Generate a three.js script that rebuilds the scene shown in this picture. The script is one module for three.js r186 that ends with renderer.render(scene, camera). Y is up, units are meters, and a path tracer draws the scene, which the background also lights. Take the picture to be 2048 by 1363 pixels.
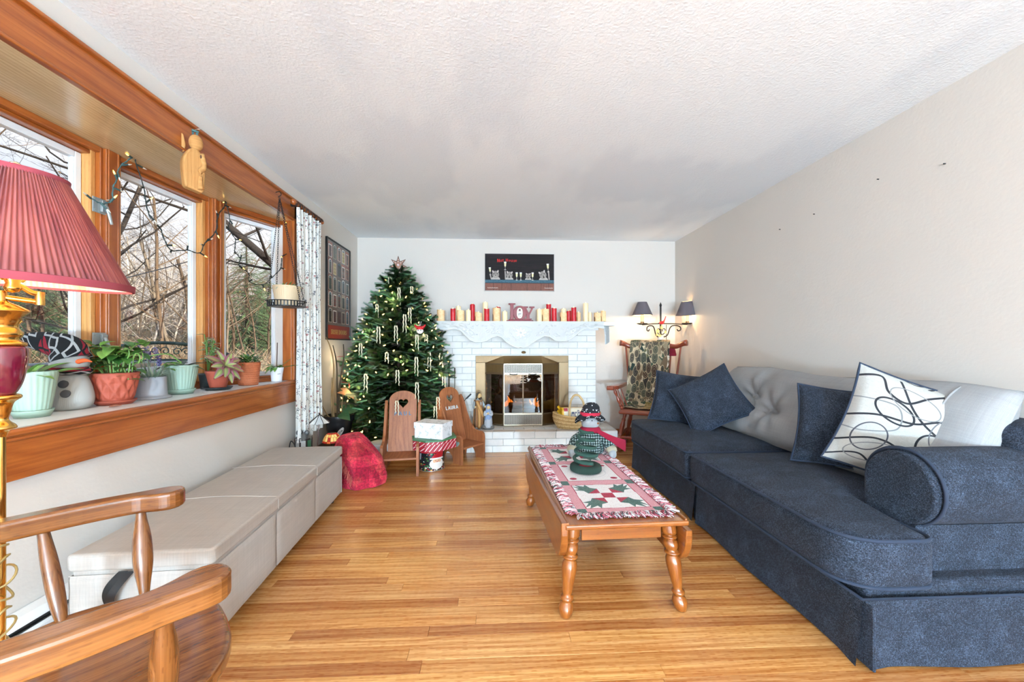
import * as THREE from 'three';
import { RoundedBoxGeometry } from 'three/addons/geometries/RoundedBoxGeometry.js';
import { TextGeometry } from 'three/addons/geometries/TextGeometry.js';
import { FontLoader } from 'three/addons/loaders/FontLoader.js';
import { RectAreaLightUniformsLib } from 'three/addons/lights/RectAreaLightUniformsLib.js';
import * as BGU from 'three/addons/utils/BufferGeometryUtils.js';

// ---------------------------------------------------------------- camera, sky, sun, room lights, exposure
const scene = new THREE.Scene();
const camera = new THREE.PerspectiveCamera(2 * Math.atan(1363 / 2 / 796) * 180 / Math.PI, 2048 / 1363, 0.05, 300);
camera.position.set(0, 1.10, 0);
camera.rotation.set(0, -2.73 * Math.PI / 180, 0);
camera.setViewOffset(2048, 1363, 0, -8.5, 2048, 1363);
camera.updateProjectionMatrix();
const renderer = new THREE.WebGLRenderer({ antialias: true });
renderer.toneMapping = THREE.LinearToneMapping;
renderer.toneMappingExposure = 1.05;
renderer.shadowMap.enabled = true;
RectAreaLightUniformsLib.init();
const SKY_LEVEL = 1.05, SUN_LEVEL = 12, LAMP_TINT = [0.70, 1.05, 1.36];
const LAMPS = [[-0.9, 1.9, 2, 1.1, 'white globe lamp on a stand by the window wall'], [1.2, 2.2, 2, 1.1, 'white globe lamp on a stand by the right wall'], [0.0, 4.2, 72, 0.72, 'white globe lamp on a low stand in the middle of the rear room'], [1.5, 5.9, 52, 0.72, 'white globe lamp on a low stand near the rear window']];
const sun = new THREE.DirectionalLight(new THREE.Color(1.0, 0.93, 0.82), SUN_LEVEL);
sun.position.set(30, 17, 6); sun.target.position.set(-12, 0, -12);
sun.castShadow = true; sun.shadow.mapSize.set(2048, 2048);
Object.assign(sun.shadow.camera, { left: -40, right: 40, top: 40, bottom: -40, near: 1, far: 120 });
scene.add(sun, sun.target);

// ---------------------------------------------------------------- helpers
function rngOf(a) { return () => { a |= 0; a = a + 0x6D2B79F5 | 0; let t = Math.imul(a ^ a >>> 15, 1 | a); t = t + Math.imul(t ^ t >>> 7, 61 | t) ^ t; return ((t ^ t >>> 14) >>> 0) / 4294967296; }; }
const R = rngOf(20240611);
const rr = (a, b) => a + (b - a) * R();
const lerp = (a, b, t) => a + (b - a) * t, clamp = (x, a = 0, b = 1) => Math.min(b, Math.max(a, x));
const smooth = (a, b, x) => { const t = clamp((x - a) / (b - a)); return t * t * (3 - 2 * t); };
const PI = Math.PI, DEG = PI / 180;
const v3 = (x, y, z) => new THREE.Vector3(x, y, z);
function hash(x, y, s) { let h = Math.imul(x, 374761393) + Math.imul(y, 668265263) + Math.imul(s, 982451653) | 0; h = Math.imul(h ^ h >>> 13, 1274126177); h ^= h >>> 16; return (h >>> 0) / 4294967296; }
function vnoise(x, y, px, py, s) {   // tiles with period px, py
  const xi = Math.floor(x), yi = Math.floor(y), fx = x - xi, fy = y - yi, m = (a, n) => ((a % n) + n) % n;
  const u = fx * fx * (3 - 2 * fx), v = fy * fy * (3 - 2 * fy), x0 = m(xi, px), x1 = m(xi + 1, px), y0 = m(yi, py), y1 = m(yi + 1, py);
  return lerp(lerp(hash(x0, y0, s), hash(x1, y0, s), u), lerp(hash(x0, y1, s), hash(x1, y1, s), u), v);
}
function fbm(x, y, px, py, s, oct = 4) { let a = 0.5, t = 0, n = 0; for (let i = 0; i < oct; i++) { t += a * vnoise(x, y, px, py, s + i); n += a; a *= 0.5; x *= 2; y *= 2; px *= 2; py *= 2; } return t / n; }
// wandering noise in space for bends and wrinkles
const wob = (x, y, z, s = 0) => Math.sin(x * 1.7 + y * 2.3 + s) * 0.4 + Math.sin(y * 3.1 - z * 2.2 + s * 1.7) * 0.35 + Math.sin(z * 4.3 + x * 3.7 + s * 2.9) * 0.25;

// a colour is an sRGB triple 0..255 or a css/hex colour
const col = (c) => Array.isArray(c) ? new THREE.Color().setRGB(c[0] / 255, c[1] / 255, c[2] / 255, THREE.SRGBColorSpace) : new THREE.Color(c);
function M(c, rough = 0.6, o = {}) { const { phys, ...rest } = o; const p = { color: col(c), roughness: rough, side: THREE.DoubleSide, ...rest }; return phys || o.clearcoat || o.sheen || o.transmission ? new THREE.MeshPhysicalMaterial(p) : new THREE.MeshStandardMaterial(p); }
function glow(c, level, o = {}) { return new THREE.MeshStandardMaterial({ color: col(c), roughness: 0.6, emissive: col(c), emissiveIntensity: level, ...o }); }

// textures computed pixel by pixel: f(u, v) with u, v in 0..1 gives [r, g, b] 0..255; size in metres
function dtex(w, h, f, srgb, mw = 1, mh = 1) {
  const d = new Uint8Array(w * h * 4);
  for (let y = 0; y < h; y++) for (let x = 0; x < w; x++) { const c = f((x + 0.5) / w, (y + 0.5) / h), i = (y * w + x) * 4; d[i] = clamp(c[0], 0, 255); d[i + 1] = clamp(c[1], 0, 255); d[i + 2] = clamp(c[2], 0, 255); d[i + 3] = 255; }
  const t = new THREE.DataTexture(d, w, h, THREE.RGBAFormat);
  t.magFilter = THREE.LinearFilter; t.minFilter = THREE.LinearMipmapLinearFilter; t.generateMipmaps = true;
  t.wrapS = t.wrapT = THREE.RepeatWrapping; if (srgb) t.colorSpace = THREE.SRGBColorSpace;
  t.repeat.set(1 / mw, 1 / mh); t.needsUpdate = true; return t;
}
function gtex(w, h, f, mw, mh) { return dtex(w, h, (u, v) => { const g = f(u, v) * 255; return [g, g, g]; }, false, mw, mh); }
function ctex(w, h, draw, mw = 1, mh = 1, srgb = true) {
  const c = document.createElement('canvas'); c.width = w; c.height = h; const g = c.getContext('2d'); draw(g, w, h);
  const t = new THREE.CanvasTexture(c); t.wrapS = t.wrapT = THREE.RepeatWrapping; if (srgb) t.colorSpace = THREE.SRGBColorSpace; t.repeat.set(1 / mw, 1 / mh); t.anisotropy = 8; return t;
}

// geometry -------------------------------------------------------
function plain(g) { g = g.index ? g.toNonIndexed() : g; for (const k of Object.keys(g.attributes)) if (!['position', 'normal', 'uv'].includes(k)) g.deleteAttribute(k); if (!g.attributes.normal) g.computeVertexNormals(); if (!g.attributes.uv) g.setAttribute('uv', new THREE.Float32BufferAttribute(new Float32Array(g.attributes.position.count * 2), 2)); return g; }
const merge = (list) => BGU.mergeGeometries(list.flat(9).map(plain), false);
// uv in metres from the plane that each face lies in; u runs along the grain
function uvm(g, grain = 'x', ou = 0, ov = 0) {
  g = plain(g); const p = g.attributes.position, uv = g.attributes.uv, a = v3(), b = v3(), c = v3(), n = v3(), gi = 'xyz'.indexOf(grain);
  for (let i = 0; i < p.count; i += 3) {
    a.fromBufferAttribute(p, i); b.fromBufferAttribute(p, i + 1); c.fromBufferAttribute(p, i + 2);
    n.copy(b).sub(a).cross(c.clone().sub(a)); const m = [Math.abs(n.x), Math.abs(n.y), Math.abs(n.z)], k = m.indexOf(Math.max(...m));
    const rest = [0, 1, 2].filter((q) => q !== k), iu = rest.includes(gi) ? gi : rest[0], iv = rest.find((q) => q !== iu);
    [a, b, c].forEach((q, j) => uv.setXY(i + j, q.getComponent(iu) + ou, q.getComponent(iv) + ov + k * 0.37));
  }
  return g;
}
function at(g, x = 0, y = 0, z = 0, rx = 0, ry = 0, rz = 0, s = 1) {
  const m = new THREE.Matrix4().compose(v3(x, y, z), new THREE.Quaternion().setFromEuler(new THREE.Euler(rx, ry, rz)), Array.isArray(s) ? v3(...s) : v3(s, s, s));
  return g.clone().applyMatrix4(m);
}
const rbox = (w, h, d, r = 0.003, seg = 1) => new RoundedBoxGeometry(w, h, d, seg, Math.min(r, w / 2.01, h / 2.01, d / 2.01));
const box = (w, h, d) => new THREE.BoxGeometry(w, h, d);
const cyl = (r0, r1, h, n = 20, open = false) => new THREE.CylinderGeometry(r1, r0, h, n, 1, open);   // r0 at the bottom
const ball = (r, n = 16, m = 12) => new THREE.SphereGeometry(r, n, m);
const lathe = (prof, n = 28) => new THREE.LatheGeometry(prof.map(([r, y]) => new THREE.Vector2(Math.max(r, 1e-4), y)), n);
// smooth profile through the given points
function slathe(prof, n = 28, steps = 40) { const c = new THREE.SplineCurve(prof.map(([r, y]) => new THREE.Vector2(r, y))); return new THREE.LatheGeometry(c.getPoints(steps).map((p) => new THREE.Vector2(Math.max(p.x, 1e-4), p.y)), n); }
// tube through points with changing radius, capped
function limb(pts, rad, sides = 8, steps = 0, closed = false) {
  let P = pts.map((p) => p.isVector3 ? p : v3(...p));
  const rf = typeof rad === 'function' ? rad : Array.isArray(rad) ? (t) => { const f = t * (rad.length - 1), i = Math.min(rad.length - 2, Math.floor(f)); return lerp(rad[i], rad[i + 1], f - i); } : () => rad;
  if (steps) P = new THREE.CatmullRomCurve3(P, closed).getPoints(steps);
  if (closed && P.length > 2 && P[0].distanceTo(P[P.length - 1]) < 1e-6) P.pop();
  const n = P.length, pos = [], uv = [], idx = [], T = v3(), N = v3(), B = v3(); let len = 0;
  const tan = (i) => closed ? T.copy(P[(i + 1) % n]).sub(P[(i - 1 + n) % n]).normalize() : T.copy(P[Math.min(n - 1, i + 1)]).sub(P[Math.max(0, i - 1)]).normalize();
  tan(0); N.set(0, 1, 0); if (Math.abs(T.y) > 0.9) N.set(1, 0, 0);
  for (let i = 0; i < n; i++) {
    tan(i); N.addScaledVector(T, -N.dot(T)).normalize(); B.crossVectors(T, N); if (i) len += P[i].distanceTo(P[i - 1]);
    const r = rf(n > 1 ? i / (n - 1) : 0);
    for (let k = 0; k <= sides; k++) { const a = k / sides * 2 * PI, c = Math.cos(a) * r, s = Math.sin(a) * r; pos.push(P[i].x + N.x * c + B.x * s, P[i].y + N.y * c + B.y * s, P[i].z + N.z * c + B.z * s); uv.push(len, k / sides * 2 * PI * r); }
  }
  const w = sides + 1, rows = closed ? n : n - 1;
  for (let i = 0; i < rows; i++) for (let k = 0; k < sides; k++) { const a = i * w + k, b = ((i + 1) % n) * w + k; idx.push(a, a + 1, b, b, a + 1, b + 1); }
  if (!closed) for (const [i, flip] of [[0, 1], [n - 1, 0]]) { const c = pos.length / 3; pos.push(P[i].x, P[i].y, P[i].z); uv.push(0, 0); for (let k = 0; k < sides; k++) { const a = i * w + k; flip ? idx.push(c, a + 1, a) : idx.push(c, a, a + 1); } }
  const g = new THREE.BufferGeometry(); g.setAttribute('position', new THREE.Float32BufferAttribute(pos, 3)); g.setAttribute('uv', new THREE.Float32BufferAttribute(uv, 2)); g.setIndex(idx); g.computeVertexNormals(); return g;
}
// a surface f(u, v) -> [x, y, z]; uv of that surface in metres when su, sv are given
function surf(f, nu, nv, su = 1, sv = 1) {
  const pos = [], uv = [], idx = [];
  for (let j = 0; j <= nv; j++) for (let i = 0; i <= nu; i++) { pos.push(...f(i / nu, j / nv)); uv.push(i / nu * su, j / nv * sv); }
  for (let j = 0; j < nv; j++) for (let i = 0; i < nu; i++) { const a = j * (nu + 1) + i, b = a + nu + 1; idx.push(a, a + 1, b, b, a + 1, b + 1); }
  const g = new THREE.BufferGeometry(); g.setAttribute('position', new THREE.Float32BufferAttribute(pos, 3)); g.setAttribute('uv', new THREE.Float32BufferAttribute(uv, 2)); g.setIndex(idx); g.computeVertexNormals();
  const n = g.attributes.normal, p = g.attributes.position, A = v3(), B = v3();   // close the seam when the surface wraps round
  for (let j = 0; j <= nv; j++) { const a = j * (nu + 1), b = a + nu; A.fromBufferAttribute(p, a); B.fromBufferAttribute(p, b); if (A.distanceTo(B) < 1e-6) { A.fromBufferAttribute(n, a); B.fromBufferAttribute(n, b); A.add(B).normalize(); n.setXYZ(a, A.x, A.y, A.z); n.setXYZ(b, A.x, A.y, A.z); } }
  return g;
}
function shapeOf(pts, holes = []) { const s = new THREE.Shape(pts.map(([x, y]) => new THREE.Vector2(x, y))); for (const h of holes) s.holes.push(new THREE.Path(h.map(([x, y]) => new THREE.Vector2(x, y)))); return s; }
function extr(shape, depth, bevel = 0, seg = 2, curve = 12) { return new THREE.ExtrudeGeometry(shape, { depth, bevelEnabled: bevel > 0, bevelSize: bevel, bevelThickness: bevel, bevelSegments: seg, bevelOffset: -bevel, curveSegments: curve }); }
function warp(g, f) { const p = g.attributes.position, a = v3(); for (let i = 0; i < p.count; i++) { a.fromBufferAttribute(p, i); f(a); p.setXYZ(i, a.x, a.y, a.z); } g.computeVertexNormals(); return g; }
// a soft pad lying flat: outline in x, z (list of points, anticlockwise or not), thickness h, rounded edge e, crown in the middle
function roundCorners(pts, r, n = 6) {
  const out = [], m = pts.length;
  for (let i = 0; i < m; i++) {
    const [px, pz] = pts[(i - 1 + m) % m], [cx, cz, rc] = pts[i], [nx, nz] = pts[(i + 1) % m], q = rc ?? r;
    const a = new THREE.Vector2(px - cx, pz - cz), b = new THREE.Vector2(nx - cx, nz - cz), d = Math.min(q, a.length() * 0.49, b.length() * 0.49); a.normalize(); b.normalize();
    for (let k = 0; k <= n; k++) { const t = k / n, u = (1 - t) * (1 - t), w = t * t; out.push([cx + a.x * d * u + b.x * d * w, cz + a.y * d * u + b.y * d * w]); }
  }
  return out;
}
function resample(pts, n) { const c = new THREE.CurvePath(), q = pts.map(([x, y]) => new THREE.Vector2(x, y)); q.forEach((p, i) => { const e = q[(i + 1) % q.length]; if (p.distanceTo(e) > 1e-6) c.add(new THREE.LineCurve(p, e)); }); return Array.from({ length: n }, (_, i) => c.getPointAt(i / n)); }
function padGeo(pts, h, e, crown = 0.02, n = 120, lump = 0.0) {
  const P = resample(pts, n), c = P.reduce((a, p) => a.add(p), new THREE.Vector2()).divideScalar(n);
  let area = 0; P.forEach((p, i) => { const q = P[(i + 1) % n]; area += p.x * q.y - q.x * p.y; });
  const N = P.map((p, i) => { const t = P[(i + 1) % n].clone().sub(P[(i - 1 + n) % n]).normalize(); return area > 0 ? new THREE.Vector2(t.y, -t.x) : new THREE.Vector2(-t.y, t.x); });
  const rows = []; for (let i = 0; i <= 8; i++) rows.push([0, 1 - i / 8, h]);      // inner rings of the top, by scale
  const E = 6, top = [], bot = [];
  for (let i = 0; i <= E; i++) { const a = i / E * PI / 2; top.push([e * (1 - Math.sin(a)), h - e * (1 - Math.cos(a))]); }
  for (let i = 0; i <= E; i++) { const a = i / E * PI / 2; bot.push([e * (1 - Math.cos(a)), e * (1 - Math.sin(a))]); }
  const ring = (i, inset, k, y) => { const p = P[i % n], q = N[i % n], x = p.x - q.x * inset, z = p.y - q.y * inset; return [c.x + (x - c.x) * k, y, c.y + (z - c.y) * k]; };
  const list = []; for (let k = 0; k <= 8; k++) list.push([e, k / 8, h, 1]); top.slice(1).forEach(([i, y]) => list.push([i, 1, y, 0])); bot.forEach(([i, y]) => list.push([i, 1, y, 0])); list.push([e, 0.5, 0, 0], [e, 0, 0, 0]);
  return surf((u, v) => { const [ins, k, y, isTop] = list[Math.round(v * (list.length - 1))], p = ring(Math.round(u * n), ins, Math.max(k, 1e-3), y); if (isTop) p[1] += crown * (1 - k * k) + lump * wob(p[0] * 6, 0, p[2] * 6, 2); return p; }, n, list.length - 1);
}
function pillowSide(w, h, T, sign, n = 22, pinch = 0.07, wr = 0.006, seed = 0) {
  const g = surf((a, b) => { const u = a * 2 - 1, v = b * 2 - 1, k = Math.pow(Math.max(0, (1 - u * u) * (1 - v * v)), 0.42); const x = u * w / 2 * (1 - pinch * (1 - v * v)), y = v * h / 2 * (1 - pinch * (1 - u * u)); return [sign > 0 ? x : -x, y, sign * (T / 2 * k + wr * k * wob(x * 14, y * 12, 0, seed))]; }, n, n, w, h);
  return g;
}
function pillowEdge(w, h, pinch = 0.07, n = 14) { const out = []; for (const [a, b] of [[0, 1], [1, 2], [2, 3], [3, 0]]) for (let i = 0; i < n; i++) { const C = [[-1, -1], [1, -1], [1, 1], [-1, 1]], t = i / n, u = lerp(C[a][0], C[b][0], t), v = lerp(C[a][1], C[b][1], t); out.push([u * w / 2 * (1 - pinch * (1 - v * v)), v * h / 2 * (1 - pinch * (1 - u * u)), 0]); } return out; }

// things -----------------------------------------------------------
const used = {};
function numbered(n) { used[n] = (used[n] ?? -1) + 1; return used[n] ? n + '_' + String(used[n]).padStart(3, '0') : n; }
function shade(o) { o.traverse((q) => { if (q.isMesh) { q.castShadow = true; q.receiveShadow = true; } }); return o; }
function thing(name, label, category, [x, y, z] = [0, 0, 0], turn = 0, group) {
  const o = new THREE.Group(); o.name = numbered(name); o.position.set(x, y, z); o.rotation.y = turn; o.userData = { label, category }; if (group) o.userData.group = group; scene.add(o); return o;
}
const partCount = new WeakMap();
function part(parent, name, g, m, label) {
  const o = new THREE.Mesh(Array.isArray(g) ? merge(g) : g, m), k = partCount.get(parent) ?? {}; partCount.set(parent, k);
  k[name] = (k[name] ?? -1) + 1; o.name = k[name] ? name + '_' + String(k[name]).padStart(3, '0') : name; o.castShadow = o.receiveShadow = true; if (label) o.userData.label = label; parent.add(o); return o;
}
function holder(parent, name, [x, y, z] = [0, 0, 0], ry = 0) { const o = new THREE.Group(), k = partCount.get(parent) ?? {}; partCount.set(parent, k); k[name] = (k[name] ?? -1) + 1; o.name = k[name] ? name + '_' + String(k[name]).padStart(3, '0') : name; o.position.set(x, y, z); o.rotation.y = ry; parent.add(o); return o; }
function stuffPart(parent, name, g, m) { const o = part(parent, name, g, m); o.userData.kind = 'stuff'; return o; }
function copiesPart(parent, name, g, m, mats, cols) {   // many copies nobody could count
  const o = new THREE.InstancedMesh(g, m, mats.length); mats.forEach((q, i) => o.setMatrixAt(i, q)); if (cols) cols.forEach((c, i) => o.setColorAt(i, c)); o.name = name; o.userData.kind = 'stuff'; o.castShadow = o.receiveShadow = true; parent.add(o); return o;
}
function single(name, g, m, label, category, group) { const o = new THREE.Mesh(Array.isArray(g) ? merge(g) : g, m); o.name = numbered(name); o.userData = { label, category }; if (group) o.userData.group = group; o.castShadow = o.receiveShadow = true; scene.add(o); return o; }
function struct(name, g, m, parent) { if (parent) return part(parent, name, g, m); const o = new THREE.Mesh(Array.isArray(g) ? merge(g) : g, m); o.name = numbered(name); o.userData = { kind: 'structure' }; o.castShadow = o.receiveShadow = true; scene.add(o); return o; }
function structGroup(name, [x, y, z] = [0, 0, 0], turn = 0) { const o = new THREE.Group(); o.name = numbered(name); o.position.set(x, y, z); o.rotation.y = turn; o.userData = { kind: 'structure' }; scene.add(o); return o; }
const mat4 = (x, y, z, rx = 0, ry = 0, rz = 0, s = 1) => new THREE.Matrix4().compose(v3(x, y, z), new THREE.Quaternion().setFromEuler(new THREE.Euler(rx, ry, rz)), Array.isArray(s) ? v3(...s) : v3(s, s, s));
const font = await new FontLoader().loadAsync('fonts/droid/droid_serif_bold.typeface.json');
const fontSans = await new FontLoader().loadAsync('fonts/droid/droid_sans_bold.typeface.json');
function letters(text, size, depth, f = font, bevel = 0) { const g = new TextGeometry(text, { font: f, size, depth, curveSegments: 5, bevelEnabled: bevel > 0, bevelSize: bevel, bevelThickness: bevel, bevelSegments: 1 }); g.computeBoundingBox(); const b = g.boundingBox; g.translate(-(b.min.x + b.max.x) / 2, 0, -depth / 2); return g; }

// ---------------------------------------------------------------- sky: air and clouds only
{
  const W = 512, H = 256, d = new Float32Array(W * H * 4);
  for (let y = 0; y < H; y++) for (let x = 0; x < W; x++) {
    const el = ((y + 0.5) / H - 0.5) * PI, up = Math.max(0, Math.sin(el)), i = (y * W + x) * 4;
    const cloud = smooth(0.36, 0.62, fbm(x / W * 12, y / H * 14 * (0.4 + 0.6 * up) + 3, 12, 64, 5, 5)), hz = Math.pow(1 - up, 4);
    const blue = [lerp(0.42, 0.88, hz), lerp(0.60, 0.92, hz), lerp(0.92, 1.0, hz)];
    for (let c = 0; c < 3; c++) d[i + c] = SKY_LEVEL * lerp(blue[c], [0.98, 0.99, 1.02][c], cloud * 0.9);
    d[i + 3] = 1;
  }
  const t = new THREE.DataTexture(d, W, H, THREE.RGBAFormat, THREE.FloatType); t.magFilter = THREE.LinearFilter; t.mapping = THREE.EquirectangularReflectionMapping; t.needsUpdate = true;
  scene.background = t;
}
// ---------------------------------------------------------------- materials
function woodTex(w, h, mw, mh, light, dark, seed, o = {}) {
  const { rings = 9, pores = 0.25, streak = 0.6, wav = 1.2 } = o;
  return dtex(w, h, (u, v) => {
    const bend = fbm(u * 3, v * 3, 3, 3, seed, 3) * wav;
    const ring = 0.5 + 0.5 * Math.sin((v * rings + bend * 2) * 2 * PI);
    const st = fbm(u * 4, v * 96, 4, 96, seed + 7, 3), pore = smooth(0.66, 0.80, vnoise(u * 60, v * 256, 60, 256, seed + 11));
    const big = fbm(u * 3, v * 5, 3, 5, seed + 20, 2);
    let t = clamp(0.30 * Math.pow(ring, 2) + streak * (st - 0.3) + 0.5 * (big - 0.5) + 0.1);
    t = clamp(t + pores * pore);
    return [0, 1, 2].map((c) => lerp(light[c], dark[c], t));
  }, true, mw, mh);
}
const T = {};
T.oak = woodTex(1024, 512, 1.5, 0.42, [250, 206, 148], [188, 120, 60], 3, { rings: 14, pores: 0.35, streak: 0.75 });
T.pine = woodTex(1024, 512, 1.4, 0.5, [206, 128, 62], [142, 70, 24], 31, { rings: 6, pores: 0.1 });
T.paleoak = woodTex(1024, 256, 1.2, 0.3, [226, 204, 166], [184, 150, 106], 51, { rings: 16, pores: 0.3 });
T.maple = woodTex(512, 256, 0.8, 0.3, [196, 126, 62], [138, 76, 32], 71, { rings: 5 });
T.walnut = woodTex(512, 256, 0.9, 0.3, [176, 122, 72], [104, 62, 30], 91, { rings: 7, streak: 0.8 });
T.redwood = woodTex(256, 128, 0.6, 0.2, [166, 104, 64], [118, 66, 38], 111, { rings: 5 });
T.plaster = gtex(512, 512, (u, v) => fbm(u * 40, v * 40, 40, 40, 7, 4), 0.5, 0.5);
T.stipple = gtex(512, 512, (u, v) => Math.pow(fbm(u * 70, v * 70, 70, 70, 17, 3), 1.5), 0.6, 0.6);
T.ceil = dtex(512, 512, (u, v) => { const n = smooth(0.5, 0.72, fbm(u * 6, v * 3, 6, 3, 77, 4)); return [248 - 10 * n, 249 - 9 * n, 250 - 7 * n]; }, true, 2.6, 2.6);
T.chenille = dtex(512, 512, (u, v) => {
  const row = v * 64, k = Math.floor(row), f = row - k, a = vnoise(u * 120 + hash(k, 3, 1) * 40, k, 120, 64, 5), s = Math.sin(f * PI), sp = vnoise(u * 180, v * 220, 180, 220, 9), big = fbm(u * 5, v * 5, 5, 5, 3, 3);
  const t = clamp(0.26 + 0.7 * (a - 0.5) * s + 0.7 * (sp - 0.5) + 0.25 * (s - 0.5) + 0.4 * (big - 0.5)); return [lerp(15, 90, t), lerp(22, 103, t), lerp(34, 124, t)];
}, true, 0.30, 0.30);
T.chenilleB = gtex(512, 512, (u, v) => { const row = v * 64, k = Math.floor(row), f = row - k; return 0.6 * Math.sin(f * PI) + 0.4 * vnoise(u * 120 + hash(k, 3, 1) * 40, k, 120, 64, 5); }, 0.30, 0.30);
T.linen = gtex(256, 256, (u, v) => 0.5 + 0.25 * Math.sin(u * 128 * PI) * (0.6 + 0.8 * vnoise(u * 4, v * 128, 4, 128, 2)) + 0.25 * Math.sin(v * 128 * PI) * (0.6 + 0.8 * vnoise(u * 128, v * 4, 128, 4, 3)), 0.12, 0.12);
T.linenC = dtex(512, 512, (u, v) => { const a = fbm(u * 4, v * 160, 4, 160, 41, 2), b = fbm(u * 160, v * 4, 160, 4, 42, 2), s = fbm(u * 5, v * 5, 5, 5, 43, 3), t = 0.95 + 0.05 * (a + b - 1) + 0.05 * (s - 0.5); return [255 * t, 253 * t, 250 * t]; }, true, 0.5, 0.5);
T.knit = gtex(256, 256, (u, v) => Math.abs(Math.sin(u * 32 * PI)) * (0.6 + 0.4 * Math.sin(v * 64 * PI + Math.sin(u * 32 * PI) * 2)), 0.12, 0.12);
T.pores = gtex(256, 256, (u, v) => fbm(u * 24, v * 24, 24, 24, 61, 4), 0.3, 0.3);
T.brickC = dtex(256, 256, (u, v) => { const t = 0.97 + 0.05 * (fbm(u * 10, v * 10, 10, 10, 66, 4) - 0.5); return [255 * t, 253 * t, 250 * t]; }, true, 0.5, 0.5);
T.bark = dtex(256, 256, (u, v) => { const t = fbm(u * 5, v * 30, 5, 30, 82, 4); return [lerp(70, 160, t), lerp(62, 150, t), lerp(54, 138, t)]; }, true, 1.2, 0.6);
T.litter = dtex(512, 512, (u, v) => { const t = fbm(u * 40, v * 40, 40, 40, 88, 4), s = fbm(u * 6, v * 6, 6, 6, 89, 3); return [lerp(80, 190, t) * (0.8 + 0.4 * s), lerp(66, 158, t) * (0.8 + 0.4 * s), lerp(50, 118, t) * (0.8 + 0.4 * s)]; }, true, 6, 6);

const W = {
  wall: M([218, 209, 200], 0.75, { bumpMap: T.plaster, bumpScale: 0.0005 }),
  ceiling: M([250, 251, 253], 0.9, { map: T.ceil, bumpMap: T.stipple, bumpScale: 0.0014 }),
  white: M([240, 240, 238], 0.45), vinyl: M([236, 239, 242], 0.35),
  pine: M([224, 204, 180], 0.32, { map: T.pine, clearcoat: 0.5, clearcoatRoughness: 0.25 }),
  pineLight: M([255, 252, 240], 0.3, { map: T.paleoak, clearcoat: 0.6, clearcoatRoughness: 0.2 }),
  jamb: M([248, 200, 146], 0.38, { map: T.paleoak }),
  maple: M([206, 186, 154], 0.28, { map: T.maple, clearcoat: 0.6, clearcoatRoughness: 0.2 }),
  walnut: M([216, 194, 166], 0.26, { map: T.walnut, clearcoat: 0.7, clearcoatRoughness: 0.15 }),
  redwood: M([255, 250, 245], 0.55, { map: T.redwood }),
  cherry: M([132, 58, 36], 0.3, { clearcoat: 0.5, clearcoatRoughness: 0.2 }),
  glass: new THREE.MeshPhysicalMaterial({ color: 0xffffff, roughness: 0, transmission: 1, thickness: 0, ior: 1.45 }),
  brass: M([222, 176, 96], 0.18, { metalness: 1 }),
  antique: M([176, 150, 112], 0.3, { metalness: 0.9 }),
  steel: M([200, 196, 188], 0.3, { metalness: 0.85 }),
  iron: M([48, 42, 38], 0.5, { metalness: 0.5 }), black: M([24, 24, 26], 0.45), greymetal: M([158, 164, 164], 0.4, { metalness: 0.4 }),
  navy: M([255, 255, 255], 0.9, { map: T.chenille, bumpMap: T.chenilleB, bumpScale: 0.002, sheen: 0.06, sheenColor: col([140, 150, 170]), sheenRoughness: 0.6 }),
  navyWelt: M([40, 50, 68], 0.9),
  brick: [0, 1, 2].map((i) => M([[238, 237, 234], [235, 234, 231], [232, 231, 229]][i], 0.5, { map: T.brickC, bumpMap: T.pores, bumpScale: 0.0012 })),
  mortar: M([206, 206, 204], 0.8, { bumpMap: T.pores, bumpScale: 0.003 }),
};
// ---------------------------------------------------------------- the room
const XL = -1.60, XR = 2.23, ZB = -4.78, ZF = 6.5, H = 2.37;
// floor: oak strips on a dark bed
const floor = struct('floor', at(box(XR - XL + 0.3, 0.08, ZF - ZB + 0.3), (XL + XR) / 2, -0.0485, (ZF + ZB) / 2), M([70, 40, 20], 0.8));
const plankMats = [[226, 206, 188], [240, 224, 204], [212, 186, 166], [236, 214, 186], [200, 170, 146], [222, 198, 170], [246, 232, 208], [206, 174, 142]].map((c) => M(c, 0.27, { map: T.oak }));
{
  const wide = 0.057, gap = 0.0009; let z = ZB + 0.012;
  const low = [];
  for (let row = 0; z < ZF; row++, z += wide) {
    let x = XL + 0.004 - (row % 3) * 0.0;
    const seen = z < -0.95, stretch = () => (R() < 0.3 ? rr(0.45, 0.9) : rr(1.0, 2.2));
    while (x < XR - 0.005) {
      let L = seen ? stretch() : 3.9; if (XR - 0.005 - x - L < 0.35) L = XR - 0.005 - x;
      const g = uvm(at(rbox(L - gap, 0.012, wide - gap, 0.0008), x + L / 2, -0.006 + rr(-0.0002, 0.0002), z + wide / 2), 'x', rr(0, 9), rr(0, 9));
      if (seen) part(floor, 'plank', g, plankMats[Math.floor(R() * plankMats.length)]); else low.push(g);
      x += L;
    }
  }
  const rest = stuffPart(floor, 'floor_planks', low, plankMats[0]);
}
const plate = (x0, x1, y0, y1, z0, z1) => at(box(x1 - x0, y1 - y0, z1 - z0), (x0 + x1) / 2, (y0 + y1) / 2, (z0 + z1) / 2);
struct('ceiling', uvm(plate(XL - 0.15, XR + 0.15, H, H + 0.15, ZB - 0.15, ZF + 0.15), 'x'), W.ceiling);
struct('wall_back', uvm(plate(XL - 0.15, XR + 0.15, -0.09, H, ZB - 0.15, ZB), 'x'), W.wall);
const wallRight = struct('wall_right', uvm(plate(XR, XR + 0.15, -0.09, H, ZB, ZF), 'z'), W.wall);
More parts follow.
